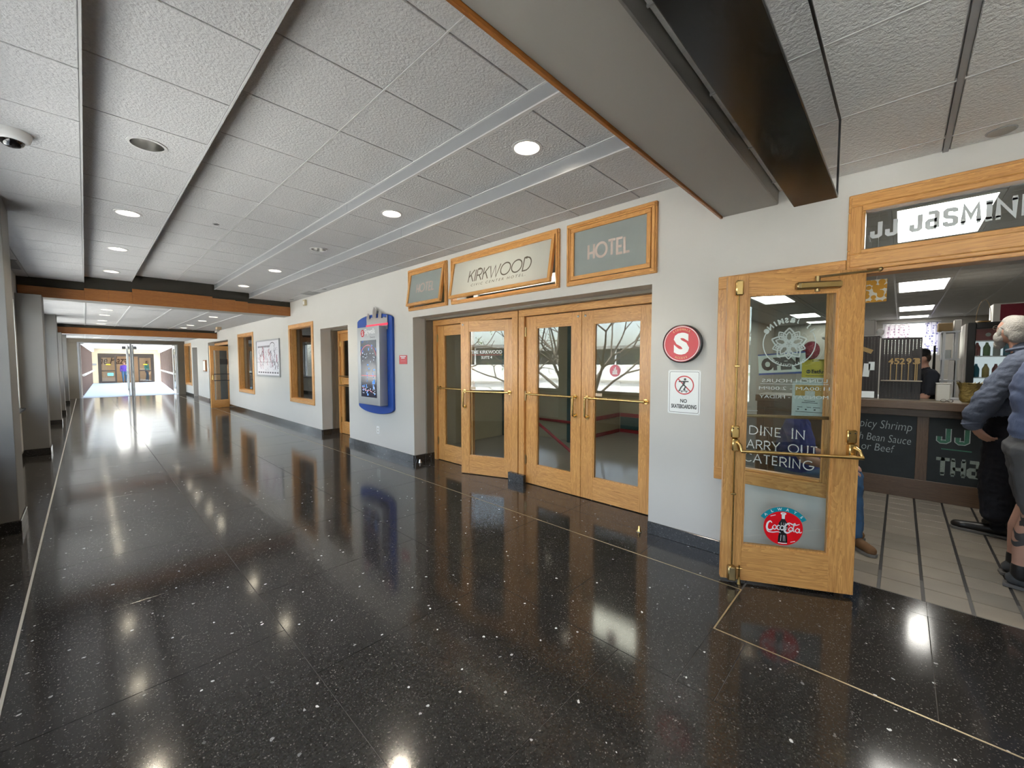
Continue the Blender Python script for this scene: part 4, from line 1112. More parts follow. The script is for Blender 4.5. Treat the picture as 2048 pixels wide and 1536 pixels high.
def framed_window(name, label, y0, y1, z0, z1, f=0.09, deep=0.14, gl='glass_dim'):
    w = thing(name, label, 'window', (WX, (y0 + y1) / 2, z0), kind='structure')
    h = (y1 - y0) / 2; H = z1 - z0
    for lo, hi, mt in (((-0.022, -h, 0), (0.02, h, f), 'oaky'), ((-0.022, -h, H - f), (0.02, h, H), 'oaky'), ((-0.022, h - f, f), (0.02, h, H - f), 'oakz'), ((-0.022, -h, f), (0.02, -h + f, H - f), 'oakz')):
        box('casing', lo, hi, M[mt], w, 0.005)
    k = f - 0.03
    for lo, hi, mt in (((0.02, -h + k, k), (deep, h - k, k + 0.04), 'oaky'), ((0.02, -h + k, H - k - 0.04), (deep, h - k, H - k), 'oaky'), ((0.02, h - k - 0.04, k + 0.04), (deep, h - k, H - k - 0.04), 'oakz'), ((0.02, -h + k, k + 0.04), (deep, -h + k + 0.04, H - k - 0.04), 'oakz')):
        box('liner', lo, hi, M[mt], w, 0.003)
    box('pane', (deep - 0.02, -h + k + 0.04, k + 0.04), (deep - 0.014, h - k - 0.04, H - k - 0.04), M[gl], w)
    return w
framed_window('window_13', 'oak framed window beside the recessed doors, dark inside', 9.12, 10.62, 0.59, 2.406)
framed_window('window_14', 'oak framed shop window beyond the framed poster', 13.62, 15.33, 0.60, 2.42)
framed_window('window_15', 'oak framed window at the far end of the corridor', 23.7, 25.42, 0.47, 2.45)
# drape inside the dark window, a white rack with cups inside the shop window
cu = MB()
pts = [(3.95 + 0.03 * math.sin(i * 1.9), 9.35 + i * 0.03) for i in range(18)]
cu._add([(x, y, z) for x, y in pts for z in (0.0, 2.6)], [(2 * i, 2 * i + 2, 2 * i + 3, 2 * i + 1) for i in range(17)])
tag(cu.build('curtain', simple('grey_drape', (0.24, 0.26, 0.28), 0.8), None, smooth=True), 'grey drape hanging inside the dark window', 'curtain')
bxx = MB().box((4.0, 10.0, 0), (4.5, 11.2, 2.1)).build('cabinet', simple('brown_cabinet', (0.10, 0.06, 0.03), 0.5), bevel=0.01)
tag(bxx, 'dark cabinet standing inside the window beside the recessed doors', 'cabinet')
rk = thing('display_rack', 'white wire rack of goods inside the shop window', 'rack', (3.78, 14.2, 0))
for x in (0.0, 0.28):
    for y in (0.0, 0.62):
        MB().tube([(x, y, 0), (x, y, 1.95)], 0.012, 6).build('post', M['white'], rk)
for z in (0.5, 0.78, 1.1, 1.42, 1.7):
    box('shelf', (-0.01, -0.01, z), (0.29, 0.63, z + 0.015), M['white'], rk)
gd = [(0.70, 0.70, 0.68), (0.45, 0.44, 0.46), (0.62, 0.60, 0.56), (0.15, 0.10, 0.10), (0.72, 0.74, 0.78)]
for i, z in enumerate((0.515, 0.795, 1.115, 1.435, 1.715)):
    for k in range(4):
        h = 0.12 + 0.05 * ((i * 3 + k) % 3)
        b_ = MB().box((3.80, 14.22 + k * 0.155, z + 0.0002), (3.90, 14.33 + k * 0.155, z + h)).build('carton', simple('carton_%d_%d' % (i, k), gd[(i + 2 * k) % 5], 0.5), bevel=0.004)
        tag(b_, ('first', 'second', 'third', 'last')[k] + ' carton along the ' + ('lowest', 'second', 'middle', 'fourth', 'topmost')[i] + ' shelf of the white shop rack', 'carton', 'goods on the shop rack')

sl = thing('shop_light', 'ceiling panel light inside the shop with the white rack', 'lamp', (4.5, 14.4, 2.9))
box('housing', (-0.3, -0.6, -0.03), (0.3, 0.6, -0.0005), M['white'], sl); box('diffuser', (-0.27, -0.57, -0.034), (0.27, 0.57, -0.0305), glow('shop_diffuser', (1.0, 0.97, 0.92), 7.0), sl)
# ---- far open door in the wide opening, poster box, far recess
fd, fg = door_leaf('door_8', 'far oak door standing open across the corridor wall', (2.86, 16.605, 0), math.degrees(math.atan2(0.148, 0.58)), 0.62, 2.09, 0.10, 0.14, 0.265, 0.075)
MB().tube([(0.07, -0.09, 1.142), (0.60, -0.09, 1.142)], 0.012, 8).build('push_bar', M['black'], fd, smooth=True)
MB().tube([(0.07, -0.09, 0.93), (0.60, -0.09, 0.93)], 0.012, 8).build('push_bar', M['black'], fd, smooth=True)
MB().box((0.03, -0.06, 0.95), (0.075, -0.0226, 1.12)).build('lock_case', M['brass'], fd, bevel=0.008)
MB().box((0.58, -0.10, 1.09), (0.62, -0.0226, 1.19)).build('lock_case', M['black'], fd, bevel=0.008)
box('dark_sign', (0.30, -0.0075, 1.47), (0.56, -0.0035, 1.655), M['black'], fd)
f8 = struct(thing('trim_7', 'dark frame and inner oak door of the wide far opening', 'door frame', (3.75, 18.3, 0)))
ybox('jamb', 3.61, 3.75, 16.67, 16.76, 0, 2.3, M['oakz'], f8); ybox('jamb', 3.61, 3.75, 19.84, 19.93, 0, 2.3, M['oakz'], f8); ybox('head', 3.61, 3.75, 16.76, 19.84, 2.2, 2.3, M['oaky'], f8)
ybox('inner_leaf', 3.72, 3.76, 17.3, 17.42, 0, 2.1, M['oakz'], f8); ybox('inner_leaf', 3.72, 3.76, 18.0, 18.1, 0, 2.1, M['oakz'], f8)
nb = thing('notice_case', 'small framed notice case on the wall past the far open door', 'notice board', (WX, 20.55, 1.18))
box('frame', (-0.05, -0.25, 0), (0, 0.25, 0.46), M['fasciaz'], nb, 0.005); box('sheet', (-0.053, -0.2, 0.04), (-0.05, 0.2, 0.42), M['white'], nb)

# ================================================================== RESTAURANT
struct(MB().box((3.60, -5.0, -0.06), (15.6, 3.1, -0.006)).build('floor_restaurant_base', simple('dark_grout', (0.028, 0.026, 0.025), 0.6)))
kf = struct(thing('floor_restaurant', 'grey quarry tile floor of the restaurant', 'floor'))
M['ktile'] = simple('quarry_tile', (0.27, 0.235, 0.19), 0.42, vary=0.22, vscale=5.0, bump=0.25, bscale=90)
M['ktile2'] = simple('quarry_tile_dark', (0.215, 0.19, 0.155), 0.42, vary=0.2, vscale=5.0, bump=0.25, bscale=90)
_kt = {}
for i in range(13):
    for j in range(13):
        x0 = 3.608 + i * 0.2135; y1 = 0.9 - j * 0.2133 + 0.0105 - 0.0
        x1 = x0 + 0.2135; y0 = y1 - 0.2133
        if y0 < -1.3: continue
        mt = M['ktile'] if random.random() < 0.72 else M['ktile2']
        k = mt.name
        if k not in _kt:
            _kt[k] = MB().box((-0.1020, -0.0980, -0.01), (0.1020, 0.0980, 0.0)).build('quarry_tile', mt, kf, bevel=0.002); o = _kt[k]
        else:
            o = bpy.data.objects.new('quarry_tile', _kt[k].data); COL.objects.link(o); o.parent = kf
        o.location = ((x0 + x1) / 2, (y0 + y1) / 2, 0.0)
mb = MB()
mb.box((15.4, -5, 0), (15.5, -0.72, 2.75)); mb.box((15.4, 0.40, 0), (15.5, 3.1, 2.75)); mb.box((15.4, -0.72, 0), (15.5, 0.40, 1.72)); mb.box((15.4, -0.72, 2.62), (15.5, 0.40, 2.75))
mb.box((8.21, 2.36, 0), (8.26, 3.1, 2.75)); mb.box((8.26, 3.0, 0), (15.5, 3.1, 2.75))
mb.box((9.0, -3.2, 0), (15.4, -3.1, 2.75)); mb.box((3.61, -3.2, 0), (9.0, -3.1, 2.75))
struct(mb.build('wall_restaurant', simple('restaurant_wall', (0.42, 0.40, 0.36), 0.6)), 'inside walls of the restaurant', 'wall')
kc = struct(thing('ceiling_restaurant', 'grey panelled restaurant ceiling with light troffers', 'ceiling'))
M['kceil'] = simple('linear_ceiling', (0.62, 0.61, 0.585), 0.7, vary=0.05, vscale=4)
TY = [(-0.505, 0.107), (1.48, 2.07)]
ylines = [-3.1, -2.35, -1.74, -1.12, -0.505, 0.107, 0.72, 1.40, 1.48, 2.07, 2.36, 3.0]
TXS = [(4.42, 5.66), (8.36, 9.62), (12.0, 13.1), (14.4, 15.1)]
def blocked(y0, y1, x0, x1):
    for ty in TY:
        for tx in TXS:
            if ty == TY[1] and tx == TXS[0]: continue
            if y0 >= ty[0] - 0.01 and y1 <= ty[1] + 0.01 and x0 < tx[1] - 0.01 and x1 > tx[0] + 0.01: return True
    return False
box('backing', (3.61, -3.1, 2.735), (15.4, 1.45, 2.75), M['grid'], kc); box('backing', (5.0, 1.45, 2.735), (15.4, 2.36, 2.75), M['grid'], kc); box('backing', (8.26, 2.36, 2.735), (15.4, 3.0, 2.75), M['grid'], kc)
for a, b in zip(ylines, ylines[1:]):
    xb = 3.61 if b < 1.45 else (5.0 if b < 2.4 else 8.26)
    xs = sorted({xb, 15.4, *[x for t in TXS for x in t if x > xb], *[3.61 + 0.3 * k for k in range(1, 40) if 3.61 + 0.3 * k > xb]})
    xs2 = [xs[0]]
    for x in xs[1:]:
        if x - xs2[-1] > 0.08 or x == 15.4: xs2.append(x)
    st = MB()
    for c, d in zip(xs2, xs2[1:]):
        if not blocked(a, b, c, d): st.box((c + 0.004, a + 0.012, 2.70), (d - 0.004, b - 0.012, 2.715))
    st.build('ceiling_strip', M['kceil'], kc)
    box('runner', (xb, b - 0.012, 2.694), (15.4, b + 0.012, 2.715), M['gridw'], kc)
for ti, ty in enumerate(TY):
    for xi, tx in enumerate(TXS):
        if ti == 1 and xi == 0: continue
        l = thing('troffer_light', ['bright troffer light seen through the JJ JASMINE transom', 'bright ceiling troffer nearest beyond the restaurant counter', 'second ceiling troffer toward the restaurant kitchen window', 'last ceiling troffer by the restaurant kitchen window',
                  '', 'troffer light seen through the window behind the open door', 'second troffer light through the window behind the open door', 'hidden last troffer of the second row'][ti * 4 + xi], 'lamp', ((tx[0] + tx[1]) / 2, (ty[0] + ty[1]) / 2, 2.70), group='restaurant ceiling troffers')
        hx, hy = (tx[1] - tx[0]) / 2 - 0.01, (ty[1] - ty[0]) / 2 - 0.015
        mb = MB()
        for lo, hi in (((-hx, -hy, -0.004), (hx, -hy + 0.03, 0.03)), ((-hx, hy - 0.03, -0.004), (hx, hy, 0.03)), ((-hx, -hy + 0.03, -0.004), (-hx + 0.03, hy - 0.03, 0.03)), ((hx - 0.03, -hy + 0.03, -0.004), (hx, hy - 0.03, 0.03))):
            mb.box(lo, hi)
        mb.build('frame', M['white'], l)
        MB().box((-hx + 0.03, -hy + 0.03, 0.004), (hx - 0.03, hy - 0.03, 0.012)).build('diffuser', M['troffer'], l)
# back window with curtains
bw = thing('window_16', 'bright kitchen window at the back of the restaurant', 'window', (15.4, -0.16, 1.72), kind='structure')
for lo, hi in (((0, -0.56, 0), (0.06, 0.56, 0.05)), ((0, -0.56, 0.85), (0.06, 0.56, 0.90)), ((0, 0.51, 0.05), (0.06, 0.56, 0.85)), ((0, -0.56, 0.05), (0.06, -0.51, 0.85)), ((0.01, -0.51, 0.70), (0.05, 0.51, 0.73))):
    box('frame', lo, hi, M['white'], bw)
box('pane', (0.03, -0.51, 0.05), (0.036, 0.51, 0.85), M['glass'], bw)
M['curtain'] = spots('floral_curtain', (0.80, 0.76, 0.78), (0.42, 0.28, 0.38), 15.0, 0.33, trans=0.45)
M['curtain2'] = spots('blue_floral_curtain', (0.80, 0.78, 0.84), (0.26, 0.26, 0.46), 15.0, 0.36, trans=0.45)
def drape(name, label, x, y0, y1, z0, z1, mat, waves=5):
    n = waves * 6
    c = MB()
    P = [(x + 0.02 * math.sin(2 * PI * waves * i / n), y0 + (y1 - y0) * i / n) for i in range(n + 1)]
    for off in (0, 0.006):
        pass
    c._add([(px_ + o_, py_, z) for px_, py_ in P for z in (z0, z1) for o_ in (0, 0.005)],
           [(4 * i, 4 * i + 4, 4 * i + 6, 4 * i + 2) for i in range(n)] + [(4 * i + 1, 4 * i + 3, 4 * i + 7, 4 * i + 5) for i in range(n)])
    return tag(c.build(name, mat, None, smooth=True), label, 'curtain')
drape('curtain', 'short pinkish floral curtain at the kitchen window', 15.33, -0.15, 0.36, 2.18, 2.56, M['curtain'])
drape('curtain', 'long bluish floral curtain at the kitchen window', 15.33, -0.68, -0.42, 1.80, 2.575, M['curtain2'], 3)
cr = tag(MB().tube([(15.33, -0.72, 2.595), (15.33, 0.42, 2.595)], 0.012, 8).build('curtain_rod', M['steel'], None, smooth=True), 'metal curtain rod over the kitchen window', 'curtain rod')

# counter with chalkboards
M['cwood'] = oak('counter_wood', 1, (0.13, 0.075, 0.04), (0.075, 0.04, 0.022), 0.45)
M['cwoodz'] = oak('counter_wood_z', 2, (0.13, 0.075, 0.04), (0.075, 0.04, 0.022), 0.45)
M['ctop'] = oak('counter_top_wood', 1, (0.36, 0.30, 0.22), (0.25, 0.20, 0.15), 0.3)
M['chalkboard'] = simple('chalkboard', (0.013, 0.017, 0.019), 0.55, vary=0.5, vscale=8)
M['chalk_dim'] = simple('chalk_dim', (0.24, 0.28, 0.255), 0.9, vary=0.5, vscale=90)
M['chalk'] = simple('chalk', (0.38, 0.42, 0.42), 0.9, vary=0.35, vscale=120)
M['chalk_green'] = simple('chalk_green', (0.055, 0.16, 0.11), 0.9, vary=0.4, vscale=90)
ct = thing('counter', 'dark wood restaurant counter with chalkboard front panels', 'counter', (6.31, 0, 0))
def cbox(name, x0, x1, y0, y1, z0, z1, mat, bev=0.0, par=ct):
    return box(name, (x0 - 6.31, y0, z0), (x1 - 6.31, y1, z1), mat, par, bev)
cbox('body', 6.34, 6.80, -2.2, 1.40, 0.0, 1.0, M['cwood'])
cbox('bottom_board', 6.31, 6.34, -2.2, 1.40, 0.0, 0.215, M['cwood'], 0.003)
cbox('top_board', 6.31, 6.34, -2.2, 1.40, 0.915, 1.0, M['cwood'], 0.003)
for a, b in ((-0.245, -0.152), (1.31, 1.40), (0.47, 0.55), (-1.03, -0.94), (-2.2, -2.1)):
    cbox('post_board', 6.312, 6.34, a, b, 0.215, 0.915, M['cwoodz'], 0.003)
cbox('counter_edge', 6.20, 6.235, -2.2, 1.40, 1.0, 1.088, M['cwood'], 0.006)
cbox('worktop', 6.235, 6.82, -2.2, 1.40, 1.0, 1.086, M['ctop'], 0.002)
cb1 = cbox('chalkboard', 6.325, 6.34, -0.152, 0.47, 0.215, 0.915, M['chalkboard'])
cb2 = cbox('chalkboard', 6.325, 6.34, -0.94, -0.245, 0.215, 0.915, M['chalkboard'])
def CM(y, z): return RM((6.3242 - 6.31, y, z), (0, -1, 0), (0, 0, 1), (-1, 0, 0))
def CMr(y, z, d): return CM(y, z) @ Matrix.Rotation(math.radians(d), 4, 'Z')
text('Spicy Shrimp', 0.485, 0.125, CMr(0.372, 0.730, -2), M['chalk'], cb1, shear=0.15, bold=-0.012)
text('with Bean Sauce', 0.545, 0.085, CMr(0.434, 0.612, -2), M['chalk'], cb1, shear=0.15, bold=-0.012)
text('or Beef', 0.285, 0.085, CMr(0.305, 0.492, -2), M['chalk'], cb1, shear=0.12, bold=-0.012)
def chalk_letter(ch, y, z, w, h, par):
    strokes(ch, w, h, CM(y, z), M['chalk_green'], par, th=0.26, z=0.0006)
    adv, pls = GL[ch]
    # pale outline: offset copies of the stroke
    mb = MB()
    for pl in pls:
        q = [(a / adv * w, b * h) for a, b in pl]
        for s_ in (-1, 1):
            off = []
            for i in range(len(q)):
                p0 = Vector(q[max(i - 1, 0)]); p1 = Vector(q[min(i + 1, len(q) - 1)])
                t = (p1 - p0).normalized(); n_ = Vector((-t.y, t.x)) * s_ * 0.13 * h
                off.append((q[i][0] + n_.x, q[i][1] + n_.y))
            ribbon(mb, off, 0.007, 0.0012, CM(y, z))
    mb.build('chalk_lettering', M['chalk'], par)
chalk_letter('J', -0.318, 0.655, 0.085, 0.15, cb2); chalk_letter('J', -0.452, 0.655, 0.085, 0.15, cb2)
ribbon_mb = MB(); ribbon(ribbon_mb, [(0, 0), (0.22, -0.004)], 0.012, 0.0008, CM(-0.345, 0.585)); ribbon_mb.build('chalk_line', M['chalk_green'], cb2)
for ch, y, w_ in (('T', -0.312, 0.10), ('H', -0.43, 0.09), ('a', -0.545, 0.08), ('I', -0.65, 0.03)):
    strokes(ch, w_, 0.16, CM(y, 0.315), M['chalk_dim'], cb2, th=0.22, serif=0.08 if ch in 'THI' else 0)

# woven screens on the counter
M['wicker'] = simple('dark_wicker', (0.012, 0.006, 0.005), 0.45, vary=0.3, vscale=40)
def screen(label, y0, y1, z1, x=6.56):
    s_ = thing('woven_screen', label, 'screen', (x, (y0 + y1) / 2, 1.0865), group='woven screens on the counter')
    h = (y1 - y0) / 2; H = z1 - 1.0865
    f = MB()
    for lo, hi in (((-0.012, -h, 0), (0.012, -h + 0.014, H)), ((-0.012, h - 0.014, 0), (0.012, h, H)), ((-0.012, -h + 0.014, H - 0.014), (0.012, h - 0.014, H)), ((-0.012, -h + 0.014, 0), (0.012, h - 0.014, 0.014))):
        f.box(lo, hi)
    f.build('frame', M['wicker'], s_)
    w = MB()
    y = -h + 0.016; k = 0
    while y < h - 0.03:
        w.box((-0.004 - 0.003 * (k % 2), y, 0.014), (0.001 - 0.003 * (k % 2), min(y + 0.028, h - 0.014), H - 0.014)); y += 0.030; k += 1
    z = 0.02
    while z < H - 0.02:
        w.box((0.0015, -h + 0.014, z), (0.005, h - 0.014, z + 0.014)); z += 0.019
    tag(w.build('woven_slats', M['wicker'], s_), kind='stuff')
    return s_
screen('dark woven screen panel beside the open door', 0.19, 0.62, 1.83)
screen('dark woven screen panel holding the table numbers shelf', -0.17, 0.178, 1.80)
sh = tag(MB().box((6.44, -0.18, 1.295), (6.545, 0.165, 1.307)).build('shelf', M['ctop'], bevel=0.002), 'narrow ledge shelf fixed to the woven screen', 'shelf')
M['gold'] = simple('gold_wood', (0.36, 0.23, 0.08), 0.45)
for i, (y, ch) in enumerate(((0.085, '4'), (0.035, '5'), (-0.01, '2'), (-0.065, '9'), (-0.12, '3'), (-0.135, '8'))):
    t = thing('table_number', ['gold table number stick farthest from the cook', 'second gold table number stick', 'third gold table number stick', 'fourth gold table number stick', 'fifth gold table number stick', 'gold table number stick closest to the cook'][i], 'table number', (6.48 + 0.015 * (i % 2), y, 1.307), group='table numbers on the ledge')
    MB().box((-0.003, -0.004, 0), (0.003, 0.004, 0.19)).build('stick', M['gold'], t)
    text(ch, 0.045, 0.07, RM((-0.0032, 0.022, 0.185), (0, -1, 0), (0, 0, 1), (-1, 0, 0)), M['gold'], t, 'numeral', bold=0.03)
for i, (y, z, w_, h_, rt, lab) in enumerate(((0.255, 1.47, 0.055, 0.10, 0, 'white slip pinned low on the woven screen near the door'), (0.30, 1.42, 0.06, 0.16, 4, 'white notice sheet pinned on the woven screen near the door'), (0.30, 1.66, 0.10, 0.05, 25, 'tan card pinned askew at the top of the woven screen'))):
    Rm = Matrix.Rotation(math.radians(rt), 4, 'X')
    p = MB().box((-0.001, -w_ / 2, -h_ / 2), (0.001, w_ / 2, h_ / 2), Rm).build('paper', M['sheet'] if i < 2 else M['gold'], loc=(6.544, y, z))
    tag(p, lab, 'paper')
tc_ = thing('counter_card', 'small white folded card on the counter beside the door', 'card', (6.40, 0.27, 1.0885))
MB().box((-0.03, -0.055, 0), (-0.028, 0.06, 0.078), Matrix.Rotation(math.radians(18), 4, 'Y')).build('card_face', M['sheet'], tc_)
MB().box((0.028, -0.055, 0), (0.030, 0.06, 0.078), Matrix.Rotation(math.radians(-18), 4, 'Y')).build('card_face', M['sheet'], tc_)
tub = thing('plastic_tub', 'pale square plastic tub on the counter', 'tub', (6.50, -0.345, 1.0865))
MB().prism([(-0.055, -0.055), (0.055, -0.055), (0.055, 0.055), (-0.055, 0.055)], 0, 0.19).build('body', simple('pale_tub', (0.55, 0.54, 0.50), 0.4), tub, bevel=0.008)
MB().box((-0.058, -0.058, 0.19), (0.058, 0.058, 0.2)).build('lid', simple('pale_lid', (0.62, 0.60, 0.57), 0.4), tub, bevel=0.003)
bg = thing('bag_bowl', 'shiny gold cellophane wrapped bowl on the counter', 'bowl', (6.48, -0.535, 1.0865))
M['cello'] = simple('gold_cellophane', (0.30, 0.22, 0.07), 0.15, 0.3, vary=0.6, vscale=28, bump=0.9, bscale=30, bdist=0.02)
prof = [(0.05, 0), (0.068, 0.02), (0.075, 0.07), (0.07, 0.12), (0.082, 0.17), (0.096, 0.205), (0.088, 0.20), (0.066, 0.15), (0.0001, 0.14)]
MB().lathe(prof, 18).build('wrapped_bowl', M['cello'], bg, smooth=True)
wr = MB()
for k in range(9):
    a = 2 * PI * k / 9
    wr._add([(0.085 * math.cos(a), 0.085 * math.sin(a), 0.19), (0.085 * math.cos(a + 0.5), 0.085 * math.sin(a + 0.5), 0.19), (0.118 * math.cos(a + 0.25), 0.118 * math.sin(a + 0.25), 0.215 + 0.015 * (k % 2))], [(0, 1, 2)])
wr.build('wrapper_points', M['cello'], bg)
gl_ = thing('eyeglasses', 'pair of glasses lying on the counter by the gold bowl', 'glasses', (6.27, -0.36, 1.0885))
for y in (0.02, -0.03):
    MB().tube([(0.0, y + 0.02 * math.cos(t * PI / 6), 0.018 + 0.016 * math.sin(t * PI / 6)) for t in range(13)], 0.002, 5, caps=False).build('rim', M['black'], gl_)
MB().tube([(0, 0.0, 0.02), (0, -0.01, 0.02)], 0.002, 5).tube([(0, 0.04, 0.02), (0.1, 0.04, 0.003)], 0.002, 5).tube([(0, -0.05, 0.02), (0.1, -0.05, 0.003)], 0.002, 5).build('temple', M['black'], gl_)

# drinks fridge
fg_ = thing('drinks_fridge', 'tall glass-door drinks fridge behind the bearded man', 'fridge', (8.0, -0.95, 0))
M['fr_side'] = simple('fridge_side', (0.62, 0.58, 0.55), 0.35)
for lo, hi in (((0.02, 0.31, 0.05), (0.65, 0.35, 2.02)), ((0.02, -0.35, 0.05), (0.65, -0.31, 2.02)), ((0.60, -0.31, 0.05), (0.65, 0.31, 2.02)), ((0.02, -0.31, 0.05), (0.6, 0.31, 0.25)), ((0.02, -0.31, 1.98), (0.6, 0.31, 2.02))):
    box('cabinet_panel', lo, hi, M['fr_side'], fg_)
for lo, hi in (((-0.03, 0.26, 0.25), (0.02, 0.33, 2.03)), ((-0.03, -0.33, 0.25), (0.02, -0.26, 2.03)), ((-0.03, -0.26, 1.95), (0.02, 0.26, 2.03)), ((-0.03, -0.26, 0.25), (0.02, 0.26, 0.32))):
    box('door_frame', lo, hi, M['black'], fg_, 0.006)
M['hdr'] = spots('fridge_header', (0.30, 0.02, 0.03), (0.50, 0.45, 0.45), 12, 0.3)
box('header', (0.03, -0.26, 1.80), (0.06, 0.26, 1.95), M['hdr'], fg_)
box('door_glass', (-0.01, -0.26, 0.32), (-0.004, 0.26, 1.95), M['glass'], fg_)
box('inner_light', (0.55, -0.30, 0.3), (0.56, 0.30, 1.8), glow('fridge_light', (0.85, 0.95, 1.0), 0.5), fg_)
cols = [(0.10, 0.35, 0.12), (0.55, 0.60, 0.62), (0.05, 0.30, 0.45), (0.60, 0.45, 0.05), (0.35, 0.03, 0.04)]
for z in (0.62, 0.98, 1.32, 1.60):
    box('shelf', (0.04, -0.3, z - 0.012), (0.54, 0.3, z), M['steel'], fg_)
bmat = [simple('bottle_%d' % i, c, 0.25) for i, c in enumerate(cols)]
for i, z in enumerate((0.9802, 1.3202, 1.6002)):
    for k in range(6):
        b_ = MB().lathe([(0.03, 0), (0.033, 0.01), (0.033, 0.11), (0.014, 0.155), (0.012, 0.175), (0.0001, 0.176)], 12).build('bottle', bmat[(i * 2 + k) % 5], loc=(8.14, -0.72 - k * 0.085, z), smooth=True)
        tag(b_, ('first', 'second', 'third', 'fourth', 'fifth', 'sixth')[k] + ' bottle from the rack on the ' + ('lower', 'middle', 'top')[i] + ' fridge shelf', 'bottle', 'bottles in the drinks fridge')
cx = thing('poster_box', 'white box with a dark red panel on top of the fridge', 'box', (8.15, -1.0, 2.0205))
box('carton', (-0.02, -0.16, 0), (0.3, 0.16, 0.25), M['white'], cx, 0.004); box('red_panel', (-0.022, -0.13, 0.03), (-0.02, 0.10, 0.235), simple('dark_red_panel', (0.32, 0.02, 0.05), 0.6, vary=0.2, vscale=20), cx)
bk = thing('gold_basket', 'small gold basket on top of the fridge', 'basket', (8.12, -0.76, 2.0205))
MB().lathe([(0.05, 0), (0.07, 0.03), (0.066, 0.035), (0.046, 0.006), (0.0001, 0.006)], 16).build('basket_bowl', M['gold'], bk, smooth=True)
MB().tube([(0, 0.065 * math.cos(t * PI / 10), 0.03 + 0.28 * math.sin(t * PI / 10)) for t in range(11)], 0.003, 5).build('handle', M['gold'], bk)
# things stored on high shelves, left of the cook and beside the fridge
sf = thing('wall_shelf', 'pale high shelf behind the woven screen', 'shelf', (7.4, 0.42, 1.87))
box('board', (-0.2, -0.22, -0.02), (0.2, 0.4, 0), M['white'], sf); box('support', (0.1, -0.02, -1.87), (0.14, 0.02, -0.02), M['steel'], sf); box('support', (0.1, 0.34, -1.87), (0.14, 0.38, -0.02), M['steel'], sf)
tag(MB().box((7.25, 0.26, 1.8705), (7.5, 0.62, 2.08)).build('storage_box', simple('grey_carton', (0.40, 0.38, 0.36), 0.7), bevel=0.01), 'grey storage box on the high shelf above the screen', 'box')
tag(MB().ball((7.35, 0.215, 1.92), (0.05, 0.042, 0.049), 12).build('paper_bundle', M['white'], None, smooth=True), 'white crumpled bundle beside the grey storage box', 'bundle')
cs = thing('steel_rack', 'grey steel rack between the cook and the fridge', 'rack', (8.3, -0.46, 0))
for y in (-0.10, 0.02):
    for x in (0, 0.3):
        box('upright', (x, y, 0), (x + 0.03, y + 0.025, 1.95), M['silver'], cs)
for z in (0.3, 0.8, 1.25, 1.55, 1.93):
    box('shelf', (-0.01, -0.12, z), (0.34, 0.06, z + 0.02), M['silver'], cs)
box('panel', (0.0, -0.085, 0.82), (0.02, -0.02, 1.54), M['white'], cs)
for i, (lo, hi, mt, lab) in enumerate((((8.25, -0.50, 1.951), (8.5, -0.36, 2.06), 'gold', 'tan cardboard box on the steel rack beside the fridge'), ((8.28, -0.58, 1.951), (8.45, -0.515, 2.10), 'white', 'white folded paper standing on the steel rack'), ((8.335, -0.50, 1.5705), (8.42, -0.44, 1.69), 'sheet', 'pale carton on the rack shelf under the cardboard box'))):
    tag(MB().box(lo, hi).build('box', M[mt], bevel=0.004), lab, 'box')
ap = tag(MB().tube([(8.22, -0.335, 1.18), (8.22, -0.335, 1.75)], [0.018, 0.012], 8).build('hanging_cloth', M['black'], None), 'dark cloth hanging beside the steel rack', 'cloth')
kt = tag(MB().box((7.52, -0.62, 0), (7.95, 0.30, 1.05)).build('prep_table', M['silver'], bevel=0.006), 'steel prep table behind the counter', 'table')
rb = tag(MB().box((7.6, -0.46, 1.0505), (7.72, -0.37, 1.13)).build('red_tub', simple('red_tub', (0.55, 0.10, 0.06), 0.4), bevel=0.008), 'small red tub on the prep table', 'tub')
gd_ = thing('flower_print', 'gold and white hanging print just beyond the door edge', 'picture', (4.2, 0.115, 2.0))
M['goldprint'] = spots('gold_floral_print', (0.72, 0.70, 0.62), (0.60, 0.30, 0.03), 26, 0.55)
box('sheet', (-0.002, -0.02, -0.03), (0.002, 0.10, 0.14), M['goldprint'], gd_)
MB().tube([(0, 0.04, 0.14), (0, 0.04, 0.70)], 0.0015, 5).build('string', M['white'], gd_)
M['redflower'] = spots('red_flowers', (0.34, 0.03, 0.07), (0.55, 0.12, 0.16), 40, 0.35)
rf = thing('flower_arrangement', 'round red flower arrangement seen through the door glass', 'flowers', (6.60, 0.86, 1.0865))
MB().lathe([(0.05, 0), (0.07, 0.12), (0.04, 0.2), (0.0001, 0.2)], 14).build('vase', M['white'], rf, smooth=True)
MB().ball((0, 0, 0.585), (0.11, 0.095, 0.12), 16).build('blooms', M['redflower'], rf, smooth=True)
MB().tube([(0, 0, 0.19), (0, 0, 0.50)], 0.03, 8).build('stems', simple('stems', (0.05, 0.12, 0.03), 0.7), rf)

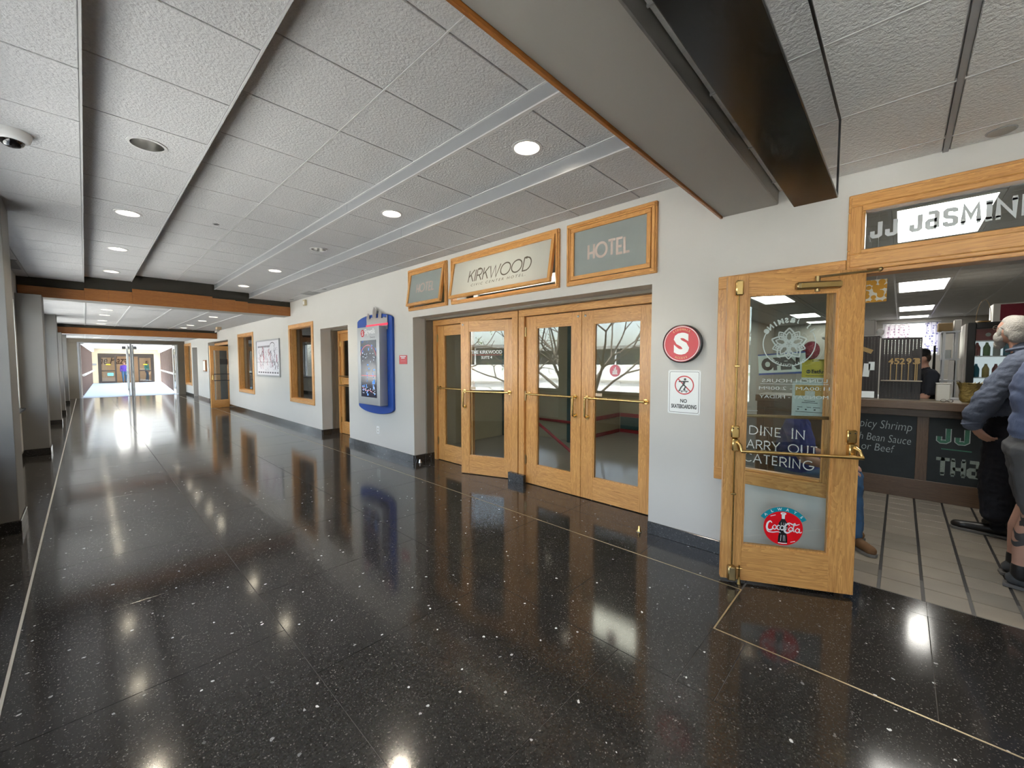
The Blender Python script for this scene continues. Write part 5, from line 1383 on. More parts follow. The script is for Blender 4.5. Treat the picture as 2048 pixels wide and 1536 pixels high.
# ================================================================== SKY BRIDGE AT THE FAR END
mb = MB().box((LX, YB, 0), (-0.21, YB + 0.15, 2.9)).box((3.14, YB, 0), (3.61, YB + 0.15, 2.9)).box((-0.21, YB, 2.42), (3.14, YB + 0.15, 3.32)).box((LX, YB, 2.9), (3.61, YB + 0.15, 3.32))
struct(mb.build('wall_end', M['taupe']), 'wall around the bridge doors at the corridor end', 'wall')
bf = struct(thing('trim_8', 'pale metal frame of the bridge doorway', 'door frame', (1.45, YB, 0)))
for a, b in ((-1.66, -1.61), (-0.02, 0.05), (1.64, 1.69)):
    box('post', (a, -0.01, 0), (b, 0.12, 2.38), M['silver'], bf, 0.004)
box('head', (-1.66, -0.01, 2.38), (1.69, 0.12, 2.42), M['silver'], bf, 0.004)
for i, (x, lab) in enumerate(((-0.135, 'white bridge door folded open against the window-side jamb'), (1.372, 'white bridge door folded open on the window side of the centre post'), (1.545, 'white bridge door folded open on the shop side of the centre post'), (3.06, 'white bridge door folded open against the shop-side jamb'))):
    d = thing('door_%d' % (9 + i), lab, 'door', (x, YB + 0.13, 0), kind='structure')
    box('stile', (-0.022, 0, 0.01), (0.022, 0.10, 2.36), M['white'], d, 0.003); box('stile', (-0.022, 0.72, 0.01), (0.022, 0.82, 2.36), M['white'], d, 0.003)
    box('rail', (-0.022, 0.10, 0.01), (0.022, 0.72, 0.25), M['white'], d, 0.003); box('rail', (-0.022, 0.10, 2.22), (0.022, 0.72, 2.36), M['white'], d, 0.003)
    box('pane', (-0.004, 0.10, 0.25), (0.004, 0.72, 2.22), M['glass'], d)
    for z in (0.3, 1.1, 2.0):
        box('hinge', (-0.03, -0.01, z - 0.06), (-0.0225, 0.02, z + 0.06), M['black'], d)
    MB().tube([(-0.06, 0.75, 1.0), (0.06, 0.75, 1.0)], 0.012, 8).build('handle', M['steel'], d)
YE = 44.0
def bx_l(y): return -0.21 + (0.30 + 0.21) * (y - YB) / (YE - YB)
def bx_r(y): return 3.14 + (4.35 - 3.14) * (y - YB) / (YE - YB)
M['carpet'] = simple('bridge_carpet', (0.30, 0.35, 0.43), 0.95, vary=0.06, vscale=30, spec=0.1)
mb = MB(); mb._add([(bx_l(YB) - 0.5, YB + 0.15, -0.001), (bx_r(YB) + 0.5, YB + 0.15, -0.001), (bx_r(YE) + 0.5, YE, -0.001), (bx_l(YE) - 0.5, YE, -0.001)], [(0, 1, 2, 3)])
mb._add([(bx_l(YB) - 0.5, YB + 0.15, -0.3), (bx_r(YB) + 0.5, YB + 0.15, -0.3), (bx_r(YE) + 0.5, YE, -0.3), (bx_l(YE) - 0.5, YE, -0.3)], [(3, 2, 1, 0)])
struct(mb.build('floor_bridge', M['carpet']), 'pale blue carpet of the sunlit bridge', 'floor')
struct(MB().box((-0.6, YB + 0.15, 2.62), (4.9, YE + 6, 2.8)).build('ceiling_bridge', simple('bridge_ceiling', (0.75, 0.74, 0.72), 0.8)), 'white ceiling of the bridge', 'ceiling')
M['fin'] = simple('brown_fin', (0.10, 0.065, 0.055), 0.55)
for side, fx, lab in ((0, bx_l, 'window-side glazed bridge wall with brown fins'), (1, bx_r, 'sunlit glazed bridge wall with brown fins')):
    w = struct(thing('wall_bridge_%s' % ('left', 'right')[side], lab, 'wall', (0, 0, 0)))
    n = 16
    s_ = -1 if side == 0 else 1
    for i in range(n):
        y = YB + 1.1 + (YE - YB - 1.3) * i / (n - 1)
        x = fx(y) + s_ * 0.05
        box('fin', (x - 0.13, y - 0.04, 0.0), (x + 0.13, y + 0.04, 2.36), M['fin'], w)
        if i < n - 1:
            y2 = YB + 1.1 + (YE - YB - 1.3) * (i + 1) / (n - 1); x2 = fx(y2) + s_ * 0.05
            g_ = MB(); g_._add([(x + s_ * 0.1, y, 0), (x2 + s_ * 0.1, y2, 0), (x2 + s_ * 0.1, y2, 2.36), (x + s_ * 0.1, y, 2.36), (x + s_ * 0.11, y, 0), (x2 + s_ * 0.11, y2, 0), (x2 + s_ * 0.11, y2, 2.36), (x + s_ * 0.11, y, 2.36)], [(0, 1, 2, 3), (7, 6, 5, 4)])
            g_.build('pane', M['glass'], w)
    h = MB(); h.tube([(fx(YB + 0.6) - s_ * 0.14, YB + 0.6, 0.98), (fx(YE) - s_ * 0.14, YE - 0.05, 0.98)], 0.05, 8); h.build('handrail', M['white'], w)
    h = MB(); h._add([(fx(YB) - 0.2, YB + 0.15, 2.36), (fx(YB) + 0.2, YB + 0.15, 2.36), (fx(YE) + 0.2, YE, 2.36), (fx(YE) - 0.2, YE, 2.36), (fx(YB) - 0.2, YB + 0.15, 2.62), (fx(YB) + 0.2, YB + 0.15, 2.62), (fx(YE) + 0.2, YE, 2.62), (fx(YE) - 0.2, YE, 2.62)], [(0, 3, 2, 1), (4, 5, 6, 7), (0, 1, 5, 4), (1, 2, 6, 5), (2, 3, 7, 6), (3, 0, 4, 7)])
    h.build('header', M['white'], w)
    if side == 0:
        pass
for i in range(9):
    y = YB + 1.4 + i * 2.0
    l = thing('bridge_light', ('first', 'second', 'third', 'fourth', 'fifth', 'sixth', 'seventh', 'eighth', 'ninth')[i] + ' panel light along the bridge ceiling', 'lamp', (1.6 + 0.05 * i, y, 2.62), group='bridge ceiling lights')
    box('frame', (-0.65, -0.32, -0.012), (0.65, 0.32, 0), M['white'], l); box('diffuser', (-0.6, -0.28, -0.016), (0.6, 0.28, -0.0125), M['troffer'], l)
# end wall with sliding doors
M['cream'] = simple('cream_wall', (0.72, 0.60, 0.42), 0.6)
mb = MB().box((-0.6, YE, -0.3), (0.68, YE + 0.2, 2.62)).box((3.88, YE, -0.3), (5.0, YE + 0.2, 2.62)).box((0.68, YE, 2.25), (3.88, YE + 0.2, 2.62))
struct(mb.build('wall_bridge_end', M['cream']), 'cream wall at the far end of the bridge', 'wall')
struct(MB().box((-0.6, YE + 5.0, -0.3), (5.0, YE + 5.1, 2.62)).build('wall_plaza', simple('plaza_wall', (0.62, 0.44, 0.30), 0.6)), 'tan wall with script lettering behind the sliding doors', 'wall')
struct(MB().box((-0.6, YE, -0.3), (5.0, YE + 5.0, -0.002)).build('floor_plaza', M['granite']))
struct(MB().box((-0.7, YE, -0.3), (-0.6, YE + 5.1, 2.62)).box((5.0, YE, -0.3), (5.1, YE + 5.1, 2.62)).build('wall_plaza_sides', M['cream']))
M['bronze'] = simple('bronze_metal', (0.055, 0.042, 0.035), 0.4, 0.3)
sd = thing('door_13', 'dark framed sliding doors at the end of the bridge', 'door', (2.28, YE, 0), kind='structure')
for lo, hi in (((-1.6, -0.05, 2.05), (1.6, 0.1, 2.26)), ((-1.6, -0.05, 0), (-1.5, 0.1, 2.05)), ((1.5, -0.05, 0), (1.6, 0.1, 2.05))):
    box('frame', lo, hi, M['bronze'], sd)
for x0, x1 in ((-1.5, -0.6), (0.64, 1.5)):
    for lo, hi in (((x0, -0.03, 0), (x0 + 0.08, 0.03, 2.05)), ((x1 - 0.1, -0.03, 0), (x1, 0.03, 2.05)), ((x0 + 0.08, -0.03, 0.9), (x1 - 0.1, 0.03, 0.98)), ((x0 + 0.08, -0.03, 0), (x1 - 0.1, 0.03, 0.12)), ((x0 + 0.08, -0.03, 1.95), (x1 - 0.1, 0.03, 2.05))):
        box('leaf_rail', lo, hi, M['bronze'], sd)
    box('pane', (x0 + 0.08, -0.005, 0.98), (x1 - 0.1, 0.005, 1.95), M['glass'], sd)
    box('pane', (x0 + 0.08, -0.005, 0.12), (x1 - 0.1, 0.005, 0.9), M['glass'], sd)
    box('yellow_decal', ((x0 + x1) / 2 - 0.12, -0.007, 1.38), ((x0 + x1) / 2 + 0.12, -0.0052, 1.46), M['yellow'], sd)
box('blue_decal', (-1.12, -0.007, 0.55), (-0.78, -0.0052, 0.78), simple('blue_decal', (0.15, 0.45, 0.60), 0.5), sd)
for i, x in enumerate((1.2, 3.2)):  # unseen panels added to brighten the wall behind the doors
    l = thing('plaza_fill_light', ('first', 'second')[i] + ' added ceiling panel brightening the room behind the far sliding doors', 'lamp', (x, YE + 3.0, 2.62))
    box('frame', (-0.45, -0.65, -0.012), (0.45, 0.65, 0), M['white'], l); box('diffuser', (-0.4, -0.6, -0.016), (0.4, 0.6, -0.0125), glow('plaza_diffuser', (1.0, 0.95, 0.85), 12.0), l)
pz_ = thing('plaza_sign', 'brown script The Plaza lettering on the wall behind the sliding doors', 'sign', (0.55, YE + 4.995, 1.45))
text('The Plaza', 2.0, 0.66, RM((0.0, 0.0, 0), (1, 0, 0), (0, 0, 1), (0, -1, 0)), simple('brown_script', (0.09, 0.05, 0.035), 0.5), pz_, shear=0.35, bold=0.012)
ex = thing('exit_unit', 'dark box hanging from the bridge ceiling', 'sign', (2.0, 36.0, 2.62))
box('box', (-0.35, -0.05, -0.2), (0.35, 0.05, -0.02), M['black'], ex, 0.005); MB().tube([(0, 0, -0.02), (0, 0, 0)], 0.015, 8).build('stem', M['black'], ex)
bn = tag(MB().box((-0.35, YE - 0.06, 1.0), (0.1, YE - 0.001, 1.02)).build('placard', M['bronze']), None, None)
bpy.data.objects.remove(bn)
pc = tag(MB().box((0.36, YE - 0.03, 1.35), (0.60, YE, 1.50)).build('wall_placard', M['silver'], bevel=0.004), 'small grey placard on the cream end wall of the bridge', 'placard')

# ================================================================== LIGHTS AND FITTINGS OVERHEAD
def downlight(label, x, y, z, on, r=0.092, power=60.0):
    d = thing('ceiling_downlight', label, 'downlight', (x, y, z), group='recessed downlights')
    MB().lathe([(r + 0.018, 0.001), (r + 0.018, -0.004), (r, -0.006), (r, 0.0), (r + 0.018, 0.001)], 28).build('trim_ring', M['gridw'], d, smooth=True)
    MB().lathe([(r - 0.0005, -0.001), (r - 0.004, 0.05), (r - 0.012, 0.09), (0.0001, 0.091)], 28, caps=False).build('reflector', M['chrome_can'], d, smooth=True)
    if on: MB().lathe([(0.0001, 0.014), (0.036, 0.018), (0.064, 0.032), (0.070, 0.052), (0.050, 0.075), (0.0001, 0.080)], 24).build('bulb', M['lampglow'], d, smooth=True)
    if on:
        L = bpy.data.lights.new('downlight_lamp', 'SPOT'); L.energy = power; L.color = (1.0, 0.88, 0.70); L.spot_size = math.radians(115); L.spot_blend = 0.6; L.shadow_soft_size = 0.03
        lo = bpy.data.objects.new('lamp', L); COL.objects.link(lo); lo.parent = d; lo.location = (0, 0, 0.004)
LABS = ['downlight overhead on the narrow ceiling step near the camera', 'unlit steel downlight near the dome camera', 'lit downlight on the window-side step, nearest one lit', 'lit downlight on the window-side step, second one lit', 'lit downlight on the window-side step beside the first oak beam',
        'brightest downlight above the KIRKWOOD transom beside the grey beam', 'lit downlight over the hotel doors, second from the grey beam', 'unlit downlight in the row over the hotel doors', 'lit downlight over the directory sign', 'lit downlight over the doors-side step at the first oak beam']
LABS += [o + ' lit downlight past the first oak beam, ' + sd_ for o in ('first', 'second', 'third', 'fourth') for sd_ in ('window side', 'shop side')]
LABS += [o + ' downlight past the second oak beam, ' + sd_ for o in ('first', 'second', 'third') for sd_ in ('window side', 'shop side')]
LABS += [o + ' downlight behind the camera, ' + sd_ for o in ('first', 'second') for sd_ in ('window side', 'shop side')]
for (x, y, z, on), lab in zip(CANS, LABS):
    downlight(lab, x, y, z, on)

dc = thing('dome_camera', 'white dome security camera with black eye on the ceiling', 'camera', (-0.262, 4.02, 2.93))
MB().lathe([(0.085, 0), (0.085, -0.02), (0.078, -0.045), (0.06, -0.06), (0.0001, -0.06)], 28).build('housing', M['white'], dc, smooth=True)
MB().ball((0, 0, -0.055), (0.056, 0.056, 0.042), 20).build('smoked_dome', M['black_gloss'], dc, smooth=True)
sp_ = thing('sprinkler_hole', 'small dark round hole in the raised ceiling', 'vent', (1.133, 5.934, 3.15))
MB().lathe([(0.034, 0.0), (0.034, -0.003), (0.022, -0.004), (0.022, 0.0), (0.034, 0.0)], 18).build('ring', M['grid'], sp_); MB().lathe([(0.022, -0.001), (0.0001, -0.001)], 18).build('opening', M['black'], sp_)
def grille(label, x0, x1, y0, y1, z):
    g = thing('air_vent', label, 'vent', ((x0 + x1) / 2, (y0 + y1) / 2, z))
    hx, hy = (x1 - x0) / 2, (y1 - y0) / 2
    for lo, hi in (((-hx, -hy, -0.008), (hx, -hy + 0.015, 0)), ((-hx, hy - 0.015, -0.008), (hx, hy, 0)), ((-hx, -hy + 0.015, -0.008), (-hx + 0.015, hy - 0.015, 0)), ((hx - 0.015, -hy + 0.015, -0.008), (hx, hy - 0.015, 0))):
        box('frame', lo, hi, M['grid'], g)
    n = int((y1 - y0 - 0.03) / 0.03)
    for k in range(n):
        y = -hy + 0.022 + k * 0.03
        MB().box((-hx + 0.015, y, -0.006), (hx - 0.015, y + 0.014, -0.002)).build('louvre', M['grid'], g)
grille('grey air grille in the ceiling above the dark window', 3.12, 3.36, 8.58, 9.02, 2.94)
grille('dark air grille in the corner above the nearest pillar', LX + 0.01, LX + 0.13, 8.9, 9.7, 2.93)
def puck(name, label, cat, x, y, z, r=0.06, mat='gridw'):
    p = thing(name, label, cat, (x, y, z))
    MB().lathe([(r, 0), (r, -0.006), (r - 0.01, -0.01), (0.0001, -0.011)], 24).build('cover', M[mat], p, smooth=True)
    MB().lathe([(r + 0.006, 0), (r + 0.006, -0.003), (r, -0.004), (r, 0), (r + 0.006, 0)], 24).build('ring', M['grid'], p, smooth=True)
puck('ceiling_speaker', 'round speaker cover in the ceiling above the transom lettering', 'speaker', 3.305, -0.333, 2.698, 0.05, 'paint_grey')
puck('sprinkler_cover', 'small round cover near the ceiling edge by the first beam', 'sprinkler', 3.257, 9.95, 2.94, 0.04, 'grid')
puck('sprinkler_cover', 'small round cover near the ceiling edge above the directory', 'sprinkler', 3.253, 8.14, 2.94, 0.04, 'grid')
wb = thing('wall_sensor', 'small beige sensor box high on the wall above the dark window', 'sensor', (WX, 9.5, 2.77))
box('case', (-0.05, -0.06, 0), (0, 0.06, 0.12), simple('beige_plastic', (0.55, 0.46, 0.30), 0.5), wb, 0.006); box('face', (-0.054, -0.035, 0.02), (-0.05, 0.035, 0.09), M['white'], wb)
em = thing('emergency_light', 'twin-head emergency light on the ceiling before the second beam', 'emergency light', (3.06, 16.2, 2.69))
box('case', (-0.06, -0.12, -0.09), (0.06, 0.12, 0), simple('tan_plastic', (0.50, 0.38, 0.25), 0.5), em, 0.006)
for y in (-0.08, 0.08):
    MB().lathe([(0.03, 0), (0.055, 0.06), (0.05, 0.065), (0.0001, 0.065)], 16, RM((-0.02, y, -0.13), (0, 1, 0), (0, 0, 1), (1, 0, 0)) @ Matrix.Rotation(PI, 4, 'X')).build('lamp_head', M['chrome_can'], em, smooth=True)
MB().tube([(0, -0.08, -0.13), (0, 0.08, -0.13), ], 0.012, 8).tube([(0, 0, -0.13), (0, 0, -0.08)], 0.015, 8).build('yoke', M['silver'], em)

# hanging display beside the near beam
hd = thing('hanging_display', 'long black glossy display box hung from the ceiling', 'display', (1.45, 0.345, 2.32))
box('bottom_case', (-1.1, -0.092, 0.0), (1.155, 0.092, 0.012), simple('satin_black', (0.007, 0.0065, 0.006), 0.22, spec=0.35), hd, 0.003)
box('rear_case', (-1.1, 0.0, 0.012), (1.155, 0.092, 0.378), M['black'], hd)
box('screen', (-1.085, -0.088, 0.014), (1.14, -0.002, 0.366), simple('display_glass', (0.02, 0.02, 0.028), 0.03, spec=1.0, coat=1.0), hd)
box('bezel', (-1.1, -0.092, 0.366), (1.155, 0.0, 0.378), M['black'], hd); box('bezel', (1.14, -0.092, 0.012), (1.155, 0.0, 0.366), M['black'], hd)

# ================================================================== THINGS ON THE RIGHT WALL
# round S sign
s_ = thing('round_sign', 'round red sign with a big white S and black rim', 'sign', (WX, 1.297, 1.66))
T = WM(0, 0, 0)
MB().lathe([(0.155, 0), (0.155, 0.045), (0.147, 0.048), (0.147, 0.044), (0.0001, 0.044)], 48, T).build('rim', M['black'], s_, smooth=True)
mb = MB(); disc(mb, 0.146, 0.0455, T, 48); mb.build('red_face', M['red'], s_)
mb = MB(); disc(mb, 0.141, 0.0462, T, 48, r0=0.136); mb.build('white_ring', M['vinyl_white'], s_)
text('S', 0.125, 0.178, T @ Matrix.Translation((-0.062, -0.088, 0.0464)), M['vinyl_white'], s_, 'letter', bold=0.055)
M['orange_txt'] = simple('orange_letters', (0.75, 0.42, 0.20), 0.5)
arc_text('SIDEWALK', 0.108, 90, 9.5, 0.017, T @ Matrix.Translation((0, 0, 0.0464)), M['orange_txt'], s_)
arc_text('ACCESS', 0.124, 270, 8.5, 0.017, T @ Matrix.Translation((0, 0, 0.0464)), M['orange_txt'], s_, inward=True)
# no skateboarding plate
n_ = thing('prohibition_sign', 'white NO SKATEBOARDING plate with a crossed-out skater', 'sign', (WX, 1.285, 1.264))
def rrect(w, h, r, n=5):
    P = []
    for cx_, cy_, a in ((w - r, h - r, 0), (-w + r, h - r, 90), (-w + r, -h + r, 180), (w - r, -h + r, 270)):
        P += arc(cx_, cy_, r, r, a, a + 90, n)
    return P
MB().prism(rrect(0.131, 0.181, 0.012), 0, 0.003, T).build('plate', M['vinyl_white'], n_)
mb = MB(); q = rrect(0.118, 0.168, 0.012); ribbon(mb, q + [q[0]], 0.003, 0.0035, T); mb.build('border_line', M['black'], n_)
for x in (-0.122, 0.122):
    for y in (-0.172, 0.172):
        MB().ball((x, y, 0.003), (0.004, 0.004, 0.002), 8, T).build('screw', M['steel'], n_)
mb = MB(); TC = T @ Matrix.Translation((0.002, 0.058, 0)); disc(mb, 0.078, 0.0040, TC, 40, r0=0.069); ribbon(mb, [(-0.052, 0.052), (0.052, -0.052)], 0.009, 0.0042, TC); mb.build('prohibition_ring', M['red'], n_)
mb = MB(); disc(mb, 0.010, 0.0048, TC, 16, 0.006, 0.048)
ribbon(mb, [(-0.045, 0.028), (-0.01, 0.030), (0.035, 0.030)], 0.009, 0.0048, TC)
ribbon(mb, [(0.002, 0.034), (-0.008, 0.000)], 0.017, 0.0048, TC)
ribbon(mb, [(-0.006, 0.004), (-0.026, -0.020), (-0.038, -0.046), (-0.046, -0.048)], 0.010, 0.0048, TC)
ribbon(mb, [(-0.008, 0.004), (0.012, -0.012), (-0.002, -0.036), (0.010, -0.040)], 0.010, 0.0048, TC)
ribbon(mb, [(-0.030, -0.048), (0.030, -0.048)], 0.005, 0.0048, TC); disc(mb, 0.005, 0.0048, TC, 10, -0.018, -0.056); disc(mb, 0.005, 0.0048, TC, 10, 0.018, -0.056)
mb.build('skater_figure', M['black'], n_)
text('NO', 0.055, 0.032, T @ Matrix.Translation((-0.028, -0.088, 0.0035)), M['black'], n_, bold=0.03)
text('SKATEBOARDING', 0.205, 0.034, T @ Matrix.Translation((-0.102, -0.135, 0.0035)), M['black'], n_, bold=0.03)

# directory sign
dr = thing('directory_sign', 'grey wall directory box with dark map screen on a blue panel', 'directory', (WX, 6.41, 0))
P = [(-0.59, 0.77)] + arc(0, 0.77, 0.59, 0.113, 180, 360, 20)[1:] + arc(0, 2.215, 0.59, 0.105, 0, 180, 20)
MB().prism(P, 0, 0.04, WM(0, 0, 0)).build('blue_panel', M['blue'], dr, bevel=0.004)
box('silver_box', (-0.18, -0.43, 0.82), (-0.04, 0.31, 2.10), M['silver'], dr, 0.004)
def mapscreen():
    m, nt, out = _nt('directory_map_print')
    b = _n(nt, 'ShaderNodeBsdfPrincipled', Roughness=0.15)
    g = _n(nt, 'ShaderNodeNewGeometry')
    br = _n(nt, 'ShaderNodeTexBrick', Scale=22.0); br.inputs['Color1'].default_value = (0.03, 0.12, 0.42, 1); br.inputs['Color2'].default_value = (0.010, 0.012, 0.03, 1); br.inputs['Mortar'].default_value = (0.012, 0.013, 0.03, 1)
    mp = _n(nt, 'ShaderNodeMapping'); mp.inputs['Rotation'].default_value = (0, math.radians(90), 0)
    nt.links.new(g.outputs['Position'], mp.inputs['Vector']); nt.links.new(mp.outputs[0], br.inputs['Vector'])
    no = _n(nt, 'ShaderNodeTexNoise', Scale=6.0, Detail=1.0); nt.links.new(g.outputs['Position'], no.inputs['Vector'])
    k = _n(nt, 'ShaderNodeMath', _operation='GREATER_THAN'); k.inputs[1].default_value = 0.66; nt.links.new(no.outputs['Fac'], k.inputs[0])
    mx = _n(nt, 'ShaderNodeMix', _data_type='RGBA'); mx.inputs['A'].default_value = (0.012, 0.014, 0.032, 1)
    nt.links.new(k.outputs[0], mx.inputs['Factor']); nt.links.new(br.outputs['Color'], mx.inputs['B']); nt.links.new(mx.outputs['Result'], b.inputs['Base Color'])
    nt.links.new(mx.outputs['Result'], b.inputs['Emission Color']); b.inputs['Emission Strength'].default_value = 0.4
    nt.links.new(b.outputs[0], out.inputs['Surface'])
    return m
box('map_screen', (-0.184, -0.335, 0.945), (-0.18, 0.19, 1.88), mapscreen(), dr)
TD = RM((-0.1845, 0, 0), (0, -1, 0), (0, 0, 1), (-1, 0, 0))
M['bluepix'] = simple('map_blue', (0.10, 0.30, 0.75), 0.4, emit=(0.10, 0.30, 0.75), estr=0.3)
M['whitepix'] = simple('map_white', (0.6, 0.68, 0.8), 0.4, emit=(0.6, 0.68, 0.8), estr=0.15)
M['redpix'] = simple('map_red', (0.6, 0.15, 0.2), 0.4, emit=(0.6, 0.15, 0.2), estr=0.2)
mb = MB(); ribbon(mb, arc(0.07, 1.60, 0.262, 0.20, 172, 8, 24), 0.012, 0.001, TD); mb.build('map_arc', M['redpix'], dr); mb = MB(); ribbon(mb, [(-0.17, 1.30), (0.33, 1.30)], 0.012, 0.001, TD); mb.build('map_divider', M['redpix'], dr); mb = MB(); ribbon(mb, [(-0.14, 1.10), (-0.02, 1.05), (0.12, 1.06), (0.2, 1.03)], 0.010, 0.001, TD); mb.build('map_route', M['redpix'], dr)
rr = random.Random(3)
mb = MB()
for k in range(46):
    x = rr.uniform(-0.15, 0.28); y = rr.choice([rr.uniform(1.50, 1.68), rr.uniform(1.0, 1.12)]); w_ = rr.uniform(0.01, 0.035)
    mb._add([(x, y, 0.0012), (x + w_, y, 0.0012), (x + w_, y + 0.012, 0.0012), (x, y + 0.012, 0.0012)], [(0, 1, 2, 3)], TD)
mb.build('map_print', M['whitepix'], dr)
mb = MB()
for k in range(20):
    x = rr.uniform(-0.17, 0.27); y = rr.choice([rr.uniform(1.36, 1.80), rr.uniform(0.97, 1.2)]); w_ = rr.uniform(0.015, 0.06); h_ = rr.uniform(0.012, 0.05)
    mb._add([(x, y, 0.0010), (x + w_, y, 0.0010), (x + w_, y + h_, 0.0010), (x, y + h_, 0.0010)], [(0, 1, 2, 3)], TD)
mb.build('map_print', M['bluepix'], dr)
mb = MB(); disc(mb, 0.062, 0, RM((-0.1815, 0.115, 2.0), (0, -1, 0), (0, 0, 1), (-1, 0, 0)), 28); mb.build('round_logo', M['red'], dr)
text('S', 0.05, 0.075, RM((-0.182, 0.14, 1.9625), (0, -1, 0), (0, 0, 1), (-1, 0, 0)), M['vinyl_white'], dr, bold=0.03)
text('Skywalk', 0.36, 0.115, RM((-0.181, 0.045, 1.955), (0, -1, 0), (0, 0, 1), (-1, 0, 0)), M['vinyl_white'], dr, bold=0.02)
text('Directory', 0.17, 0.04, RM((-0.181, -0.14, 1.90), (0, -1, 0), (0, 0, 1), (-1, 0, 0)), M['black'], dr, bold=0.01)
sky_ = [(-0.21, 2.05), (0.48, 2.05), (0.48, 2.27), (0.455, 2.27), (0.455, 2.235), (0.40, 2.235), (0.40, 2.25), (0.34, 2.25), (0.34, 2.235), (0.285, 2.235), (0.285, 2.30)] + arc(0.235, 2.30, 0.05, 0.05, 0, 180, 8) + [(0.185, 2.25), (0.12, 2.25), (0.115, 2.38), (0.06, 2.435), (0.0, 2.38), (-0.005, 2.26), (-0.05, 2.27), (-0.09, 2.24), (-0.115, 2.25), (-0.115, 2.31), (-0.155, 2.345), (-0.195, 2.31), (-0.21, 2.25)]
MB().prism(sky_, 0.05, 0.058, RM((0, 0, 0), (0, -1, 0), (0, 0, 1), (-1, 0, 0))).build('skyline_cutout', M['steel'], dr)
MB().prism([(-0.22, 2.115), (0.50, 2.115), (0.50, 2.15), (-0.22, 2.15)], 0.058, 0.064, RM((0, 0, 0), (0, -1, 0), (0, 0, 1), (-1, 0, 0))).build('red_band', simple('neon_red', (0.75, 0.04, 0.10), 0.4, emit=(0.8, 0.03, 0.08), estr=0.4), dr)
rs = thing('red_notice', 'small square red notice beside the blue directory', 'sign', (WX, 5.566, 1.559))
box('plate', (-0.006, -0.112, -0.068), (0, 0.112, 0.068), M['red'], rs, 0.002)
for z, a in ((0.042, 0.08), (0.018, 0.05), (-0.012, 0.065), (-0.03, 0.07)):
    box('print_line', (-0.0068, -a, z), (-0.006, a, z + (0.013 if z > 0.01 else 0.005)), M['vinyl_white'] if z > 0.01 else M['pink_vinyl'], rs)
ol = thing('wall_outlet', 'white duplex outlet low on the wall under the directory', 'outlet', (WX, 6.386, 0.372))
box('plate', (-0.006, -0.045, -0.065), (0, 0.045, 0.065), M['white'], ol, 0.002)
for z in (-0.025, 0.025):
    box('socket', (-0.008, -0.018, z - 0.016), (-0.006, 0.018, z + 0.016), simple('outlet_ivory', (0.6, 0.58, 0.52), 0.4), ol)
    box('slot', (-0.0085, -0.009, z - 0.006), (-0.008, -0.006, z + 0.006), M['black'], ol); box('slot', (-0.0085, 0.006, z - 0.006), (-0.008, 0.009, z + 0.006), M['black'], ol)
# framed poster
po = thing('framed_poster', 'aluminium framed white poster of small sketches between two windows', 'poster', (WX, 12.3, 1.158))
hw_ = 1.0; H = 0.98
for lo, hi in (((-0.03, -hw_, 0), (0, hw_, 0.035)), ((-0.03, -hw_, H - 0.035), (0, hw_, H)), ((-0.03, hw_ - 0.035, 0.035), (0, hw_, H - 0.035)), ((-0.03, -hw_, 0.035), (0, -hw_ + 0.035, H - 0.035))):
    box('frame', lo, hi, M['silver'], po, 0.003)
box('print', (-0.012, -hw_ + 0.035, 0.035), (-0.006, hw_ - 0.035, H - 0.035), spots('sketch_print', (0.70, 0.69, 0.74), (0.36, 0.33, 0.38), 10, 0.22), po)
TP = RM((-0.0125, 0, 0), (0, -1, 0), (0, 0, 1), (-1, 0, 0))
inks = [simple('poster_ink_%d' % i, c, 0.6) for i, c in enumerate(((0.10, 0.09, 0.11), (0.30, 0.26, 0.34), (0.36, 0.12, 0.16), (0.22, 0.20, 0.22)))]
for ki, ink in enumerate(inks):
    mb = MB()
    for k in range(16):
        x = rr.uniform(-0.9, 0.85); y = rr.uniform(0.16, 0.72)
        if ki < 3:
            ribbon(mb, [(x + 0.03 * math.sin(t * 1.3 + k), y + t * 0.028) for t in range(rr.randint(4, 8))], rr.uniform(0.015, 0.04), 0.0004 * (ki + 1), TP)
        else:
            ribbon(mb, [(x, y), (x + 0.12, y)], 0.006, 0.0004, TP)
    tag(mb.build('sketch_figures', ink, po), kind='stuff')
mb = MB(); ribbon(mb, arc(0.42, 0.80, 0.20, 0.09, 0, 180, 14), 0.02, 0.0006, TP); ribbon(mb, [(-0.96, 0.38), (0.96, 0.38)], 0.008, 0.0006, TP)
for x in np.arange(-0.85, 0.2, 0.12): ribbon(mb, [(x, 0.80), (x + 0.08, 0.80)], 0.05, 0.0006, TP)
for x in np.arange(-0.85, 0.9, 0.2): ribbon(mb, [(x, 0.10), (x + 0.13, 0.10)], 0.04, 0.0006, TP)
mb.build('poster_heading', inks[0], po)
# door stops
for i, (x, y, lab) in enumerate(((3.365, 1.64, 'small brass dome door stop at the wall end by the S sign'), (3.45, 5.22, 'steel door stop at the reveal corner under the directory side'))):
    st = thing('door_stop', lab, 'door stop', (x, y, 0))
    MB().lathe([(0.022, 0), (0.022, 0.008), (0.014, 0.02), (0.013, 0.04), (0.008, 0.05), (0.0001, 0.052)], 16).build('body', M['brass' if i == 0 else 'steel'], st, smooth=True)
    MB().lathe([(0.024, 0), (0.024, 0.003), (0.0001, 0.0031)], 16).build('foot', M['steel'], st)

